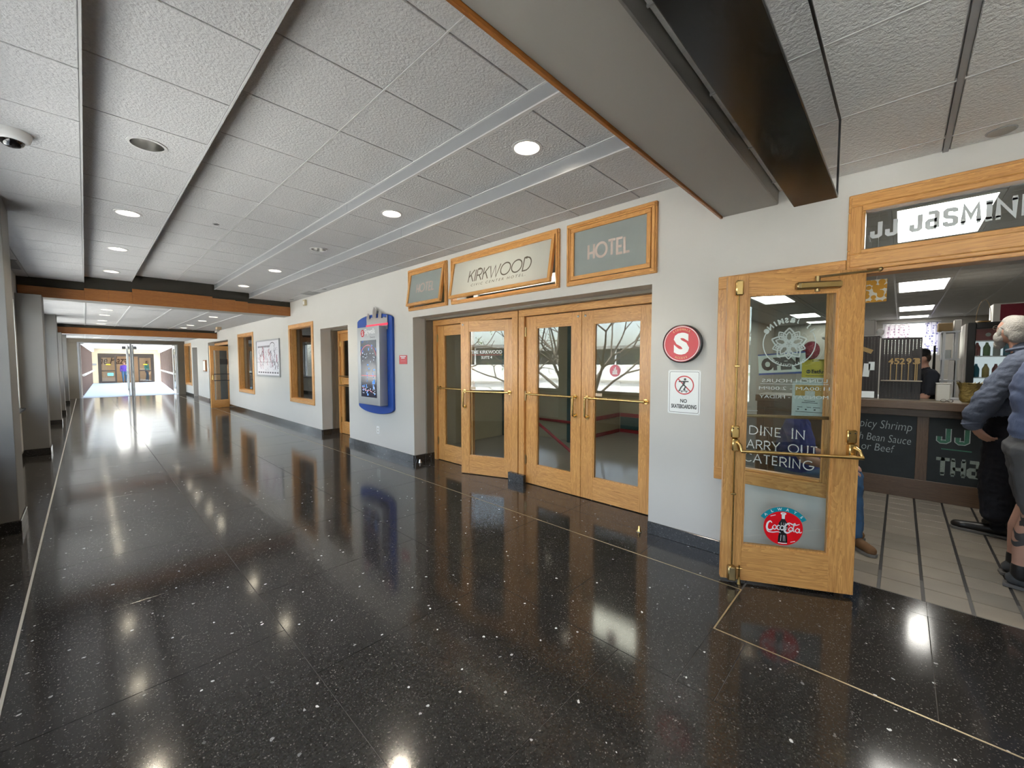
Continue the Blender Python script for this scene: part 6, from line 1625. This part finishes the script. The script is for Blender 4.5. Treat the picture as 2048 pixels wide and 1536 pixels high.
# ================================================================== OUTSIDE THE WINDOWS
gnd = struct(MB().box((-80, -60, -4.4), (LX - 0.3, 110, -4.2)).build('ground_outside', simple('pale_paving', (0.50, 0.49, 0.47), 0.9, vary=0.15, vscale=0.4)), 'pale paving outside the windows', 'ground')
struct(MB().box((3.7, 26, -4.4), (80, 110, -4.2)).build('ground_beyond_bridge', simple('pale_paving_b', (0.50, 0.49, 0.47), 0.9, vary=0.15, vscale=0.4)))
ob = thing('office_building', 'low pale building with a dark window band outside', 'building', (-24, 8, -4.2))
M['facade'] = simple('pale_facade', (0.74, 0.74, 0.73), 0.8, vary=0.05, vscale=1.0)
box('wall', (-8, -46, 0), (0, 60, 5.6), M['facade'], ob); box('roof', (-8.4, -46.4, 6.95), (0.6, 60.4, 7.2), simple('roof_edge', (0.20, 0.20, 0.19), 0.7), ob); box('core', (-8, -46, 5.6), (-0.6, 60, 6.95), simple('dark_core', (0.02, 0.02, 0.02), 0.6), ob)
box('ledge', (0, -46, 4.1), (0.15, 60, 4.25), M['paint_grey'], ob)
wg = simple('window_band_glass', (0.03, 0.045, 0.05), 0.1, spec=0.6)
for k in range(20):
    y = -46 + k * 3.1
    box('window', (-0.55, y + 0.06, 5.62), (-0.05, y + 3.04, 6.93), wg, ob)
    box('mullion', (-0.3, y - 0.06, 5.6), (0.05, y + 0.06, 6.95), M['facade'], ob)
M['bark'] = simple('grey_bark', (0.10, 0.085, 0.07), 0.9, vary=0.25, vscale=8)
M['leaf'] = simple('young_leaves', (0.22, 0.33, 0.08), 0.7, vary=0.3, vscale=5)
def tree(label, x, y, h, seed, leafy):
    r_ = random.Random(seed)
    t = thing('bare_tree', label, 'tree', (x, y, -4.2), group='trees outside the windows')
    mb = MB(); lf = MB()
    def grow(p, d, ln, rad, lev):
        pts = [p]; q = p; dd = d
        for k in range(3):
            dd = (dd + Vector((r_.uniform(-.18, .18), r_.uniform(-.18, .18), r_.uniform(-.05, .16)))).normalized()
            q = q + dd * (ln / 3); pts.append(q)
        mb.tube(pts, [rad, rad * 0.9, rad * 0.78, rad * 0.66], 5 if lev > 1 else 8, caps=False)
        if q.x + x > -2.2: return
        if lev >= 5:
            if leafy and r_.random() < 0.9:
                for _ in range(5):
                    c = q + Vector((r_.uniform(-.16, .16), r_.uniform(-.16, .16), r_.uniform(-.16, .16)))
                    u = Vector((r_.uniform(-1, 1), r_.uniform(-1, 1), r_.uniform(-1, 1))).normalized() * 0.05; w = u.orthogonal().normalized() * 0.03
                    lf._add([c - u, c + w, c + u, c - w], [(0, 1, 2, 3)])
            return
        n = 3 if lev in (0, 1, 2) else 2
        for k in range(n):
            a = 2 * PI * (k + r_.random() * 0.6) / n
            o = dd.orthogonal().normalized(); o = Matrix.Rotation(a, 3, dd) @ o
            nd = (dd + o * r_.uniform(0.45, 0.85)).normalized()
            grow(pts[-1] if k else pts[-1], nd, ln * r_.uniform(0.68, 0.86), rad * 0.62, lev + 1)
    grow(Vector((0, 0, 0)), Vector((0, 0, 1)), h * 0.30, h * 0.020, 0)
    mb.build('trunk_and_branches', M['bark'], t, smooth=True)
    if leafy: tag(lf.build('foliage', M['leaf'], t), kind='stuff')
for i, (x, y, h, lf_, lab) in enumerate(((-7.0, 8.2, 9.0, False, 'bare tree outside opposite the hotel doors'), (-9.0, 16.5, 9.5, True, 'tree with young leaves outside beyond the nearest pillar'), (-7.5, 2.6, 8.6, True, 'tree with young leaves outside opposite the restaurant'), (-9.0, 26.0, 9.5, False, 'bare tree farther along outside the windows'), (-8.5, -8.5, 9.0, True, 'leafy tree outside the window behind the camera'))):
    tree(lab, x, y, h, 20 + i, lf_)

# ================================================================== PEOPLE
M['skin'] = simple('skin', (0.52, 0.29, 0.21), 0.55, vary=0.08, vscale=12)
M['denim_shirt'] = simple('blue_grey_shirt', (0.115, 0.135, 0.19), 0.85, vary=0.16, vscale=22, bump=0.6, bscale=9, bdist=0.03)
M['navy'] = simple('navy_trousers', (0.008, 0.009, 0.016), 0.85, vary=0.3, vscale=6, bump=0.5, bscale=7, bdist=0.03)
M['jeans'] = simple('blue_jeans', (0.045, 0.11, 0.21), 0.8, vary=0.25, vscale=18, bump=0.5, bscale=10, bdist=0.02)
M['tee'] = simple('slate_blue_tee', (0.14, 0.18, 0.31), 0.85, vary=0.08, vscale=8, bump=0.4, bscale=7, bdist=0.03)
M['royal'] = simple('royal_blue_shirt', (0.02, 0.035, 0.22), 0.8, vary=0.15, vscale=10, bump=0.4, bscale=8, bdist=0.02)
M['shorts'] = simple('grey_shorts', (0.10, 0.10, 0.105), 0.85, vary=0.1, vscale=10, bump=0.4, bscale=9, bdist=0.02)
M['blacktee'] = simple('black_tee', (0.012, 0.015, 0.024), 0.85)
M['hairgrey'] = simple('grey_hair', (0.46, 0.43, 0.39), 0.9, vary=0.25, vscale=60, bump=0.9, bscale=90, bdist=0.01)
M['hairdark'] = simple('dark_hair', (0.04, 0.025, 0.018), 0.8, bump=0.6, bscale=80, bdist=0.008)
M['shoe_black'] = simple('black_leather', (0.015, 0.013, 0.012), 0.4)
M['shoe_brown'] = simple('brown_suede', (0.15, 0.075, 0.03), 0.8, vary=0.15, vscale=20)
M['shoe_grey'] = simple('grey_trainer', (0.06, 0.062, 0.065), 0.7, vary=0.3, vscale=30)
M['sole'] = simple('shoe_sole', (0.14, 0.13, 0.12), 0.7)
M['tattoo'] = simple('tattoo_ink', (0.055, 0.05, 0.05), 0.6)
M['purple'] = simple('violet_top', (0.10, 0.05, 0.36), 0.8)
M['tealshirt'] = simple('teal_shirt', (0.06, 0.45, 0.48), 0.8)

def V(*a): return Vector(a)
class Body:
    """tapered capsules and ellipsoids fused into one continuous surface"""
    def __init__(s): s.p = []
    def cap(s, a, ra, b, rb, m): s.p.append(('c', Vector(a), ra, Vector(b), rb, m)); return s
    def ell(s, c, r, m, R=None): s.p.append(('e', Vector(c), Vector(r), R or Matrix.Identity(3), 0, m)); return s
    def chain(s, pts, rs, m):
        for (a, ra), (b, rb) in zip(zip(pts, rs), zip(pts[1:], rs[1:])): s.cap(a, ra, b, rb, m)
        return s
    def build(s, name, mats, parent, voxel=0.012, smooth=5, folds=None):
        mb = MB()
        for q in s.p:
            if q[0] == 'c':
                _, a, ra, b, rb, m = q
                d = (b - a); L = d.length; d = d / L if L > 1e-6 else Vector((0, 0, 1))
                pts = []; rs = []
                for k in range(4): t = PI / 2 * (k + 0.12) / 4; pts.append(a - d * ra * math.cos(t)); rs.append(ra * math.sin(t))
                pts += [a, a + (b - a) * 0.5, b]; rs += [ra, (ra + rb) / 2, rb]
                for k in range(3, -1, -1): t = PI / 2 * (k + 0.12) / 4; pts.append(b + d * rb * math.cos(t)); rs.append(rb * math.sin(t))
                mb.tube(pts, rs, 14)
            else:
                _, c, r, R, _, m = q
                mb.ball((0, 0, 0), tuple(r), 18, Matrix.Translation(c) @ R.to_4x4())
        o = mb.build('tmp', M['skin'])
        md = o.modifiers.new('r', 'REMESH'); md.mode = 'VOXEL'; md.voxel_size = voxel; md.adaptivity = 0
        ms = o.modifiers.new('s', 'SMOOTH'); ms.factor = 0.5; ms.iterations = smooth
        dg = bpy.context.evaluated_depsgraph_get()
        me = bpy.data.meshes.new_from_object(o.evaluated_get(dg))
        bpy.data.objects.remove(o)
        n = len(me.polygons)
        ce_ = np.empty(n * 3); me.polygons.foreach_get('center', ce_); ce_ = ce_.reshape(-1, 3)
        best = np.full(n, 1e9); mi = np.zeros(n, int)
        for q in s.p:
            if q[0] == 'c':
                a = np.array(q[1]); b = np.array(q[3]); ab = b - a; L2 = max(ab @ ab, 1e-9)
                t = np.clip(((ce_ - a) @ ab) / L2, 0, 1)
                dd = np.linalg.norm(ce_ - (a + t[:, None] * ab), axis=1) - (q[2] + t * (q[4] - q[2]))
            else:
                c = np.array(q[1]); R = np.array(q[3]); r = np.array(q[2])
                dd = (np.linalg.norm(((ce_ - c) @ R) / r, axis=1) - 1) * r.min()
            k = dd < best
            best[k] = dd[k]; mi[k] = q[5]
        me.materials.clear()
        for m in mats: me.materials.append(m)
        me.polygons.foreach_set('material_index', mi)
        me.polygons.foreach_set('use_smooth', [True] * n)
        me.update()
        if folds:   # cloth creases, only where a garment covers the body
            amp = np.zeros(len(me.vertices))
            for p_ in me.polygons:
                f_ = folds.get(p_.material_index, 0.0)
                for v_ in p_.vertices: amp[v_] = f_
            from mathutils import noise as mnoise
            nv = [v_.normal.copy() for v_ in me.vertices]
            for v_ in me.vertices:
                if amp[v_.index]:
                    q_ = v_.co
                    a_ = mnoise.noise(Vector((q_.x * 7, q_.y * 7, q_.z * 13 + 3 * q_.y))) + 0.5 * mnoise.noise(Vector((q_.x * 16, q_.y * 16, q_.z * 30)))
                    v_.co = q_ + nv[v_.index] * (a_ - 0.15) * amp[v_.index]
            me.update()
        return link(name, me, parent)

def hand(B, wrist, d, palm_n, m, sc_=1.0, curl=0.5, side=1):
    """palm and five separate fingers; d points along the hand, palm_n out of the palm, side picks where the thumb leaves"""
    d = Vector(d).normalized(); n = Vector(palm_n); n = (n - d * n.dot(d)).normalized(); u = d.cross(n) * side
    w = Vector(wrist)
    B.cap(w, 0.026 * sc_, w + d * 0.03 * sc_, 0.027 * sc_, m)
    for k in (-0.026, -0.009, 0.009, 0.026):
        B.cap(w + d * 0.02 * sc_ + u * k * 0.7 * sc_, 0.014 * sc_, w + d * 0.088 * sc_ + u * k * 1.05 * sc_, 0.0125 * sc_, m)
    for k, ln in ((-0.030, 0.060), (-0.010, 0.074), (0.0105, 0.070), (0.031, 0.056)):
        a = w + d * 0.088 * sc_ + u * k * 1.08 * sc_
        d1 = (d + n * curl * 0.7).normalized(); b = a + d1 * ln * 0.5 * sc_
        d2 = (d + n * curl * 2.0).normalized(); c = b + d2 * ln * 0.32 * sc_
        d3 = (d * 0.6 + n * curl * 2.6).normalized(); e_ = c + d3 * ln * 0.24 * sc_
        B.chain([a, b, c, e_], [0.0092 * sc_, 0.0085 * sc_, 0.008 * sc_, 0.007 * sc_], m)
    a = w + d * 0.03 * sc_ - u * 0.026 * sc_
    b = a + (d * 0.75 - u * 0.75 + n * 0.35).normalized() * 0.042 * sc_
    c = b + (d - u * 0.1 + n * 0.3).normalized() * 0.03 * sc_
    B.chain([a, b, c], [0.014 * sc_, 0.0105 * sc_, 0.0085 * sc_], m)

def head(B, c, yaw, pitch, m, r=(0.076, 0.094, 0.115)):
    """skull, jaw, nose, brow, lips and ears; returns the head's frame (local +Y is the face)"""
    R = (Matrix.Rotation(yaw, 3, 'Z') @ Matrix.Rotation(pitch, 3, 'X'))
    c = Vector(c)
    B.ell(c, r, m, R)
    B.ell(c + R @ V(0, 0.028, -0.062), (0.052, 0.058, 0.052), m, R)
    B.cap(c + R @ V(0, 0.088, 0.012), 0.010, c + R @ V(0, 0.108, -0.026), 0.014, m)
    B.cap(c + R @ V(-0.032, 0.080, 0.026), 0.011, c + R @ V(0.032, 0.080, 0.026), 0.011, m)
    B.cap(c + R @ V(-0.018, 0.083, -0.058), 0.009, c + R @ V(0.018, 0.083, -0.058), 0.009, m)
    for s_ in (-1, 1):
        B.ell(c + R @ V(s_ * 0.076, -0.006, -0.012), (0.011, 0.020, 0.032), m, R)
    return c, R

def eyes(parent, c, R):
    for s_ in (-1, 1):
        MB().ball(tuple(c + R @ V(s_ * 0.030, 0.084, 0.004)), 0.011, 10).build('eye', M['white'], parent, smooth=True)
        MB().ball(tuple(c + R @ V(s_ * 0.030, 0.093, 0.004)), 0.0052, 8).build('pupil', M['black'], parent, smooth=True)

def shell(c, R, parts, name, mat, parent, voxel=0.009, smooth=3):
    B = Body()
    for off, r in parts: B.ell(c + R @ Vector(off), r, 0, R)
    return B.build(name, [mat], parent, voxel, smooth)

def shoe(name, parent, x, y, ang, mat, ln=0.29, sole='sole', ank=True):
    R = Matrix.Translation((x, y, 0)) @ Matrix.Rotation(ang, 4, 'Z')
    def T(p): return (R @ Vector(p))
    B = Body()
    B.cap(T((0, -0.055, 0.060)), 0.040, T((0, 0.03, 0.058)), 0.043, 0).cap(T((0, 0.03, 0.058)), 0.043, T((0.0, ln - 0.12, 0.043)), 0.036, 0)
    B.cap(T((-0.012, ln - 0.15, 0.042)), 0.034, T((0.006, ln - 0.125, 0.040)), 0.034, 0)
    if ank: B.cap(T((0, -0.03, 0.06)), 0.042, T((0, -0.028, 0.105)), 0.044, 0)
    o = B.build(name, [M[mat]], parent, 0.009, 4)
    pl = [(-0.036, -0.10), (0.036, -0.10), (0.043, 0.02), (0.049, ln - 0.16), (0.035, ln - 0.10), (0.0, ln - 0.078), (-0.035, ln - 0.10), (-0.047, ln - 0.16), (-0.040, 0.02)]
    MB().prism(pl, 0.0, 0.024, R).build('sole', M[sole], o, bevel=0.004)
    return o

# --- bearded man in a blue-grey shirt at the counter
p1 = thing('person', 'heavy grey-bearded person in blue-grey shirt and dark trousers at the counter', 'person', (5.52, -0.66, 0), math.radians(-14))
B = Body()
B.ell((0, -0.13, 1.38), (0.245, 0.175, 0.25), 1).ell((0, -0.05, 1.14), (0.235, 0.215, 0.24), 1).ell((0, -0.08, 1.0), (0.215, 0.18, 0.12), 1)
B.cap((-0.19, -0.13, 1.53), 0.09, (0.19, -0.13, 1.53), 0.09, 1).cap((0, -0.11, 1.58), 0.080, (0, -0.08, 1.645), 0.066, 1)
B.cap((0, -0.08, 1.60), 0.060, (0, -0.06, 1.70), 0.060, 0)
B.chain([(-0.11, -0.06, 0.97), (-0.13, 0.0, 0.52), (-0.135, -0.01, 0.20)], [0.145, 0.112, 0.095], 2)
B.chain([(0.11, -0.06, 0.97), (0.13, -0.09, 0.52), (0.135, -0.16, 0.20)], [0.145, 0.112, 0.095], 2)
B.cap((-0.135, -0.01, 0.2), 0.05, (-0.13, -0.02, 0.09), 0.05, 2).cap((0.135, -0.16, 0.2), 0.05, (0.13, -0.17, 0.09), 0.05, 2)
B.ell((0, -0.06, 0.95), (0.235, 0.20, 0.14), 2)
# near (left) arm reaching a little forward, far arm hanging
B.chain([(-0.235, -0.11, 1.50), (-0.30, 0.04, 1.22), (-0.265, 0.13, 0.99)], [0.098, 0.090, 0.068], 1)
B.cap((-0.30, 0.04, 1.22), 0.092, (-0.275, 0.11, 1.06), 0.086, 1)
hand(B, (-0.262, 0.125, 0.955), (0.05, -0.55, -0.75), (0.7, -0.5, 0.3), 0, 1.1, 0.55, 1)
B.chain([(0.235, -0.11, 1.50), (0.285, -0.05, 1.20), (0.24, 0.10, 1.00)], [0.095, 0.080, 0.058], 1)
hand(B, (0.24, 0.115, 0.985), (0, 0.05, -1.0), (-1, 0, 0), 0, 1.05, 0.4, -1)
hc, hR = head(B, (0, -0.03, 1.79), math.radians(-34), math.radians(12), 0, (0.084, 0.104, 0.120))
B.build('body', [M['skin'], M['denim_shirt'], M['navy']], p1, 0.0075, 4, {1: 0.016, 2: 0.012})
MB().tube([(-0.266 + 0.064 * math.cos(t * PI / 8), 0.128 + 0.064 * math.sin(t * PI / 8), 0.985 - 0.012 * math.sin(t * PI / 8)) for t in range(17)], 0.012, 6).build('cuff', M['denim_shirt'], p1, smooth=True)
eyes(p1, hc, hR)
shell(hc, hR, [((0, -0.026, 0.026), (0.090, 0.096, 0.100)), ((0, -0.060, -0.035), (0.082, 0.062, 0.080)), ((-0.062, -0.030, -0.005), (0.030, 0.045, 0.055)), ((0.062, -0.030, -0.005), (0.030, 0.045, 0.055)), ((0, 0.018, 0.062), (0.070, 0.066, 0.062)), ((-0.076, 0.030, -0.022), (0.012, 0.020, 0.052)), ((0.076, 0.030, -0.022), (0.012, 0.020, 0.052))], 'hair', M['hairgrey'], p1)
shell(hc, hR, [((0, 0.066, -0.092), (0.050, 0.044, 0.052)), ((-0.056, 0.040, -0.068), (0.028, 0.042, 0.056)), ((0.056, 0.040, -0.068), (0.028, 0.042, 0.056)), ((0, 0.070, -0.135), (0.040, 0.036, 0.050)), ((0, 0.092, -0.048), (0.032, 0.014, 0.010))], 'beard', M['hairgrey'], p1)
for s_ in (-1, 1):
    gl = MB()
    gl.tube([tuple(hc + hR @ V(s_ * 0.034 + 0.022 * math.cos(t * PI / 6), 0.107, 0.004 + 0.018 * math.sin(t * PI / 6))) for t in range(13)], 0.0018, 5, caps=False)
    gl.tube([tuple(hc + hR @ V(s_ * 0.056, 0.104, 0.008)), tuple(hc + hR @ V(s_ * 0.090, 0.0, 0.012))], 0.0018, 5)
    gl.build('spectacles', M['steel'], p1)
MB().tube([(0.112 * math.cos(t * PI / 8), -0.095 + 0.092 * math.sin(t * PI / 8), 1.63 - 0.02 * math.sin(t * PI / 8)) for t in range(17)], 0.016, 6).build('collar', M['denim_shirt'], p1, smooth=True)
shoe('shoe', p1, -0.12, 0.0, math.radians(4), 'shoe_black', 0.34); shoe('shoe', p1, 0.12, -0.14, math.radians(-10), 'shoe_black', 0.34)

# --- person at the frame edge in tee and shorts
p2 = thing('person', 'person in slate blue tee and grey shorts with a tattooed calf', 'person', (4.36, -0.675, 0), math.radians(178))
B = Body()
B.ell((0, 0.02, 1.30), (0.215, 0.155, 0.27), 1).ell((0, 0.03, 1.08), (0.205, 0.165, 0.19), 1).cap((-0.18, 0, 1.46), 0.08, (0.18, 0, 1.46), 0.08, 1)
B.cap((0, 0.01, 1.50), 0.058, (0, 0.03, 1.60), 0.056, 0)
for s_ in (-1, 1):
    B.chain([(s_ * 0.215, 0.0, 1.45), (s_ * 0.255, 0.03, 1.24)], [0.085, 0.078], 1).chain([(s_ * 0.255, 0.03, 1.26), (s_ * 0.265, 0.06, 1.14), (s_ * 0.24, 0.20, 0.96)], [0.056, 0.047, 0.036], 0)
    hand(B, (s_ * 0.24, 0.21, 0.945), (0, 0.35, -1), (-s_, 0, 0), 0, 1.0, 0.35, -s_)
    B.chain([(s_ * 0.10, -0.01, 0.90), (s_ * 0.115, 0.02, 0.57)], [0.125, 0.100], 2)
    B.chain([(s_ * 0.115, 0.01, 0.60), (s_ * 0.115, 0.0, 0.50), (s_ * 0.115, -0.028, 0.36), (s_ * 0.115, -0.045, 0.16)], [0.075, 0.063, 0.066, 0.044], 0)
    B.chain([(s_ * 0.115, -0.046, 0.15), (s_ * 0.115, -0.046, 0.09)], [0.047, 0.048], 3)
B.ell((0, 0.0, 0.93), (0.195, 0.155, 0.13), 2)
hc, hR = head(B, (0, 0.05, 1.70), math.radians(-5), 0.0, 0)
B.build('body', [M['skin'], M['tee'], M['shorts'], M['black']], p2, 0.009, 4, {1: 0.010, 2: 0.010})
eyes(p2, hc, hR)
shell(hc, hR, [((0, -0.018, 0.030), (0.082, 0.088, 0.096)), ((0, -0.05, -0.02), (0.072, 0.055, 0.07))], 'hair', M['hairdark'], p2)
# inked bands lying on the calf nearest the camera
for k, (z0, a0, a1, w_) in enumerate(((0.445, -60, 100, 0.060), (0.375, -100, 40, 0.045), (0.49, -80, 10, 0.03), (0.325, -70, 60, 0.035))):
    mb = MB(); n = 16
    for i in range(n + 1):
        a = math.radians(a0 + (a1 - a0) * i / n); zz = z0 + 0.016 * math.sin(i * 0.55 + k)
        cy_ = -0.028 + (zz - 0.36) * 0.2
        for dz in (-w_ / 2, w_ / 2):
            zv = zz + dz * (0.5 + 0.5 * math.sin(PI * i / n) + 0.1)
            mb.v.append((0.115 + 0.0665 * math.cos(a), cy_ + 0.0665 * math.sin(a), zv))
    mb.f = [(2 * i, 2 * i + 2, 2 * i + 3, 2 * i + 1) for i in range(n)]; mb.mi = [0] * n
    mb.build('tattoo', M['tattoo'], p2, smooth=True)
shoe('shoe', p2, -0.115, -0.02, math.radians(6), 'shoe_grey', 0.30); shoe('shoe', p2, 0.115, -0.02, math.radians(-6), 'shoe_grey', 0.30)

# --- seated person behind the open door
p3 = thing('person', 'seated person in royal blue shirt, jeans and brown shoes behind the door', 'person', (4.38, 0.66, 0), math.radians(182))
B = Body()
B.ell((0, 0.0, 0.74), (0.19, 0.15, 0.28), 1).cap((-0.16, 0.0, 0.98), 0.075, (0.16, 0.0, 0.98), 0.075, 1).ell((0, 0.04, 0.60), (0.185, 0.165, 0.15), 1)
B.cap((0, 0.02, 1.03), 0.055, (0, 0.05, 1.12), 0.055, 0)
for s_ in (-1, 1):
    B.chain([(s_ * 0.20, 0.0, 0.97), (s_ * 0.235, 0.06, 0.78)], [0.075, 0.070], 1)
    B.chain([(s_ * 0.235, 0.05, 0.80), (s_ * 0.235, 0.09, 0.70), (s_ * 0.14, 0.30, 0.64)], [0.048, 0.043, 0.034], 0)
    hand(B, (s_ * 0.135, 0.315, 0.636), (-s_ * 0.3, 1, -0.05), (0, 0, -1), 0, 0.95, 0.35, s_)
    B.chain([(s_ * 0.10, 0.02, 0.50), (s_ * 0.11, 0.40, 0.535), (s_ * 0.105, 0.43 - (0.14 if s_ < 0 else 0), 0.11)], [0.10, 0.076, 0.060], 2)
B.ell((0, -0.01, 0.53), (0.185, 0.15, 0.09), 2)
hc, hR = head(B, (0, 0.075, 1.22), math.radians(5), math.radians(-5), 0)
B.build('body', [M['skin'], M['royal'], M['jeans']], p3, 0.009, 4, {1: 0.010, 2: 0.009})
eyes(p3, hc, hR)
shell(hc, hR, [((0, -0.018, 0.030), (0.082, 0.088, 0.096)), ((0, -0.05, -0.02), (0.072, 0.055, 0.07))], 'hair', M['hairdark'], p3)
shoe('shoe', p3, -0.105, 0.29, 0, 'shoe_brown', 0.29); shoe('shoe', p3, 0.105, 0.43, math.radians(-48), 'shoe_brown', 0.28)
ch = thing('dining_chair', 'dark wooden chair under the seated person', 'chair', (4.38, 0.70, 0), math.radians(182))
box('seat', (-0.2, -0.2, 0.40), (0.2, 0.20, 0.43), M['cwood'], ch, 0.005)
for x in (-0.18, 0.18):
    box('leg', (x - 0.018, -0.198, 0), (x + 0.018, -0.162, 0.40), M['cwoodz'], ch); box('leg', (x - 0.018, 0.16, 0), (x + 0.018, 0.196, 0.40), M['cwoodz'], ch)
    box('back_post', (x - 0.018, -0.235, 0.43), (x + 0.018, -0.20, 0.88), M['cwoodz'], ch)
for z in (0.62, 0.78):
    box('back_slat', (-0.162, -0.228, z), (0.162, -0.207, z + 0.07), M['cwood'], ch)

# --- cook behind the counter
p4 = thing('person', 'cook in black cap and black tee behind the counter', 'person', (7.13, -0.225, 0), math.radians(14))
B = Body()
B.ell((0, 0.0, 1.20), (0.18, 0.13, 0.26), 1).cap((-0.15, 0, 1.37), 0.07, (0.15, 0, 1.37), 0.07, 1).cap((0, 0, 1.40), 0.05, (0, 0.03, 1.49), 0.05, 0).ell((0, 0, 0.98), (0.165, 0.125, 0.12), 1)
for s_ in (-1, 1):
    B.chain([(s_ * 0.19, 0, 1.36), (s_ * 0.22, 0.03, 1.17)], [0.068, 0.062], 1).chain([(s_ * 0.22, 0.03, 1.19), (s_ * 0.22, 0.06, 1.10), (s_ * 0.16, 0.20, 1.08)], [0.045, 0.04, 0.032], 0)
    hand(B, (s_ * 0.155, 0.21, 1.078), (-s_ * 0.2, 1, 0), (0, 0, -1), 0, 0.95, 0.4, s_)
    B.chain([(s_ * 0.09, 0, 0.92), (s_ * 0.10, 0.02, 0.5), (s_ * 0.10, 0, 0.1)], [0.10, 0.075, 0.055], 2)
hc, hR = head(B, (0, 0.055, 1.565), math.radians(10), math.radians(-12), 0, (0.072, 0.09, 0.108))
B.build('body', [M['skin'], M['blacktee'], M['navy']], p4, 0.010, 4, {1: 0.008, 2: 0.008})
eyes(p4, hc, hR)
shell(hc, hR, [((0, -0.018, 0.005), (0.077, 0.084, 0.085))], 'hair', M['hairdark'], p4)
cpB = Body(); cpB.ell(hc + hR @ V(0, -0.008, 0.055), (0.086, 0.100, 0.072), 0, hR).ell(hc + hR @ V(0, 0.10, 0.045), (0.062, 0.075, 0.010), 0, hR)
cpB.build('cap', [M['black']], p4, 0.008, 2)
shoe('shoe', p4, -0.10, 0.02, 0, 'shoe_black'); shoe('shoe', p4, 0.10, 0.02, 0, 'shoe_black')

# --- two small figures at the end of the bridge
def small_person(label, loc, rz, top, legs, hairm, stride=0.12, h=1.6):
    p = thing('person', label, 'person', loc, rz)
    k = h / 1.7
    B = Body()
    def Z(*a): return Vector(a) * k
    B.ell(Z(0, 0, 1.24), Vector((0.17, 0.12, 0.25)) * k, 1).cap(Z(-0.14, 0, 1.38), 0.06 * k, Z(0.14, 0, 1.38), 0.06 * k, 1).ell(Z(0, 0, 1.0), Vector((0.165, 0.13, 0.12)) * k, 1).cap(Z(0, 0, 1.42), 0.048 * k, Z(0, 0.02, 1.5), 0.048 * k, 0)
    for s_ in (-1, 1):
        B.chain([Z(s_ * 0.18, 0, 1.38), Z(s_ * 0.215, -0.02 * s_, 1.13), Z(s_ * 0.22, 0.10 + 0.04 * s_, 0.93)], [0.058 * k, 0.046 * k, 0.036 * k], 1)
        hand(B, Z(s_ * 0.22, 0.11 + 0.04 * s_, 0.92), (0, 0.3, -1), (-s_, 0, 0), 0, 0.9 * k, 0.4, -s_)
        B.chain([Z(s_ * 0.085, 0, 0.93), Z(s_ * 0.09, s_ * stride * 0.7 + 0.04, 0.5), Z(s_ * 0.08, s_ * stride, 0.1)], [0.098 * k, 0.068 * k, 0.048 * k], 2)
    hc, hR = head(B, Z(0, 0.04, 1.59), 0, 0, 0, (0.072 * k, 0.09 * k, 0.11 * k))
    B.build('body', [M['skin'], top, legs], p, 0.012, 3)
    eyes(p, hc, hR)
    shell(hc, hR, [((0, -0.02, 0.028), (0.08 * k, 0.086 * k, 0.094 * k)), ((0, -0.055, -0.05), (0.07 * k, 0.045 * k, 0.09 * k))], 'hair', hairm, p)
    shoe('shoe', p, -0.08 * k, -stride * k + 0.02, 0, 'shoe_grey', 0.25, ank=False); shoe('shoe', p, 0.08 * k, stride * k + 0.02, 0, 'shoe_grey', 0.25, ank=False)
    return p
small_person('distant person in violet top and jeans walking onto the bridge', (2.12, 44.35, 0), math.radians(180), M['purple'], M['jeans'], simple('auburn_hair', (0.25, 0.08, 0.04), 0.8))
small_person('distant person in teal shirt behind the far sliding door', (3.60, 46.2, 0), math.radians(-120), M['tealshirt'], M['jeans'], M['hairdark'], 0.1, 1.72)
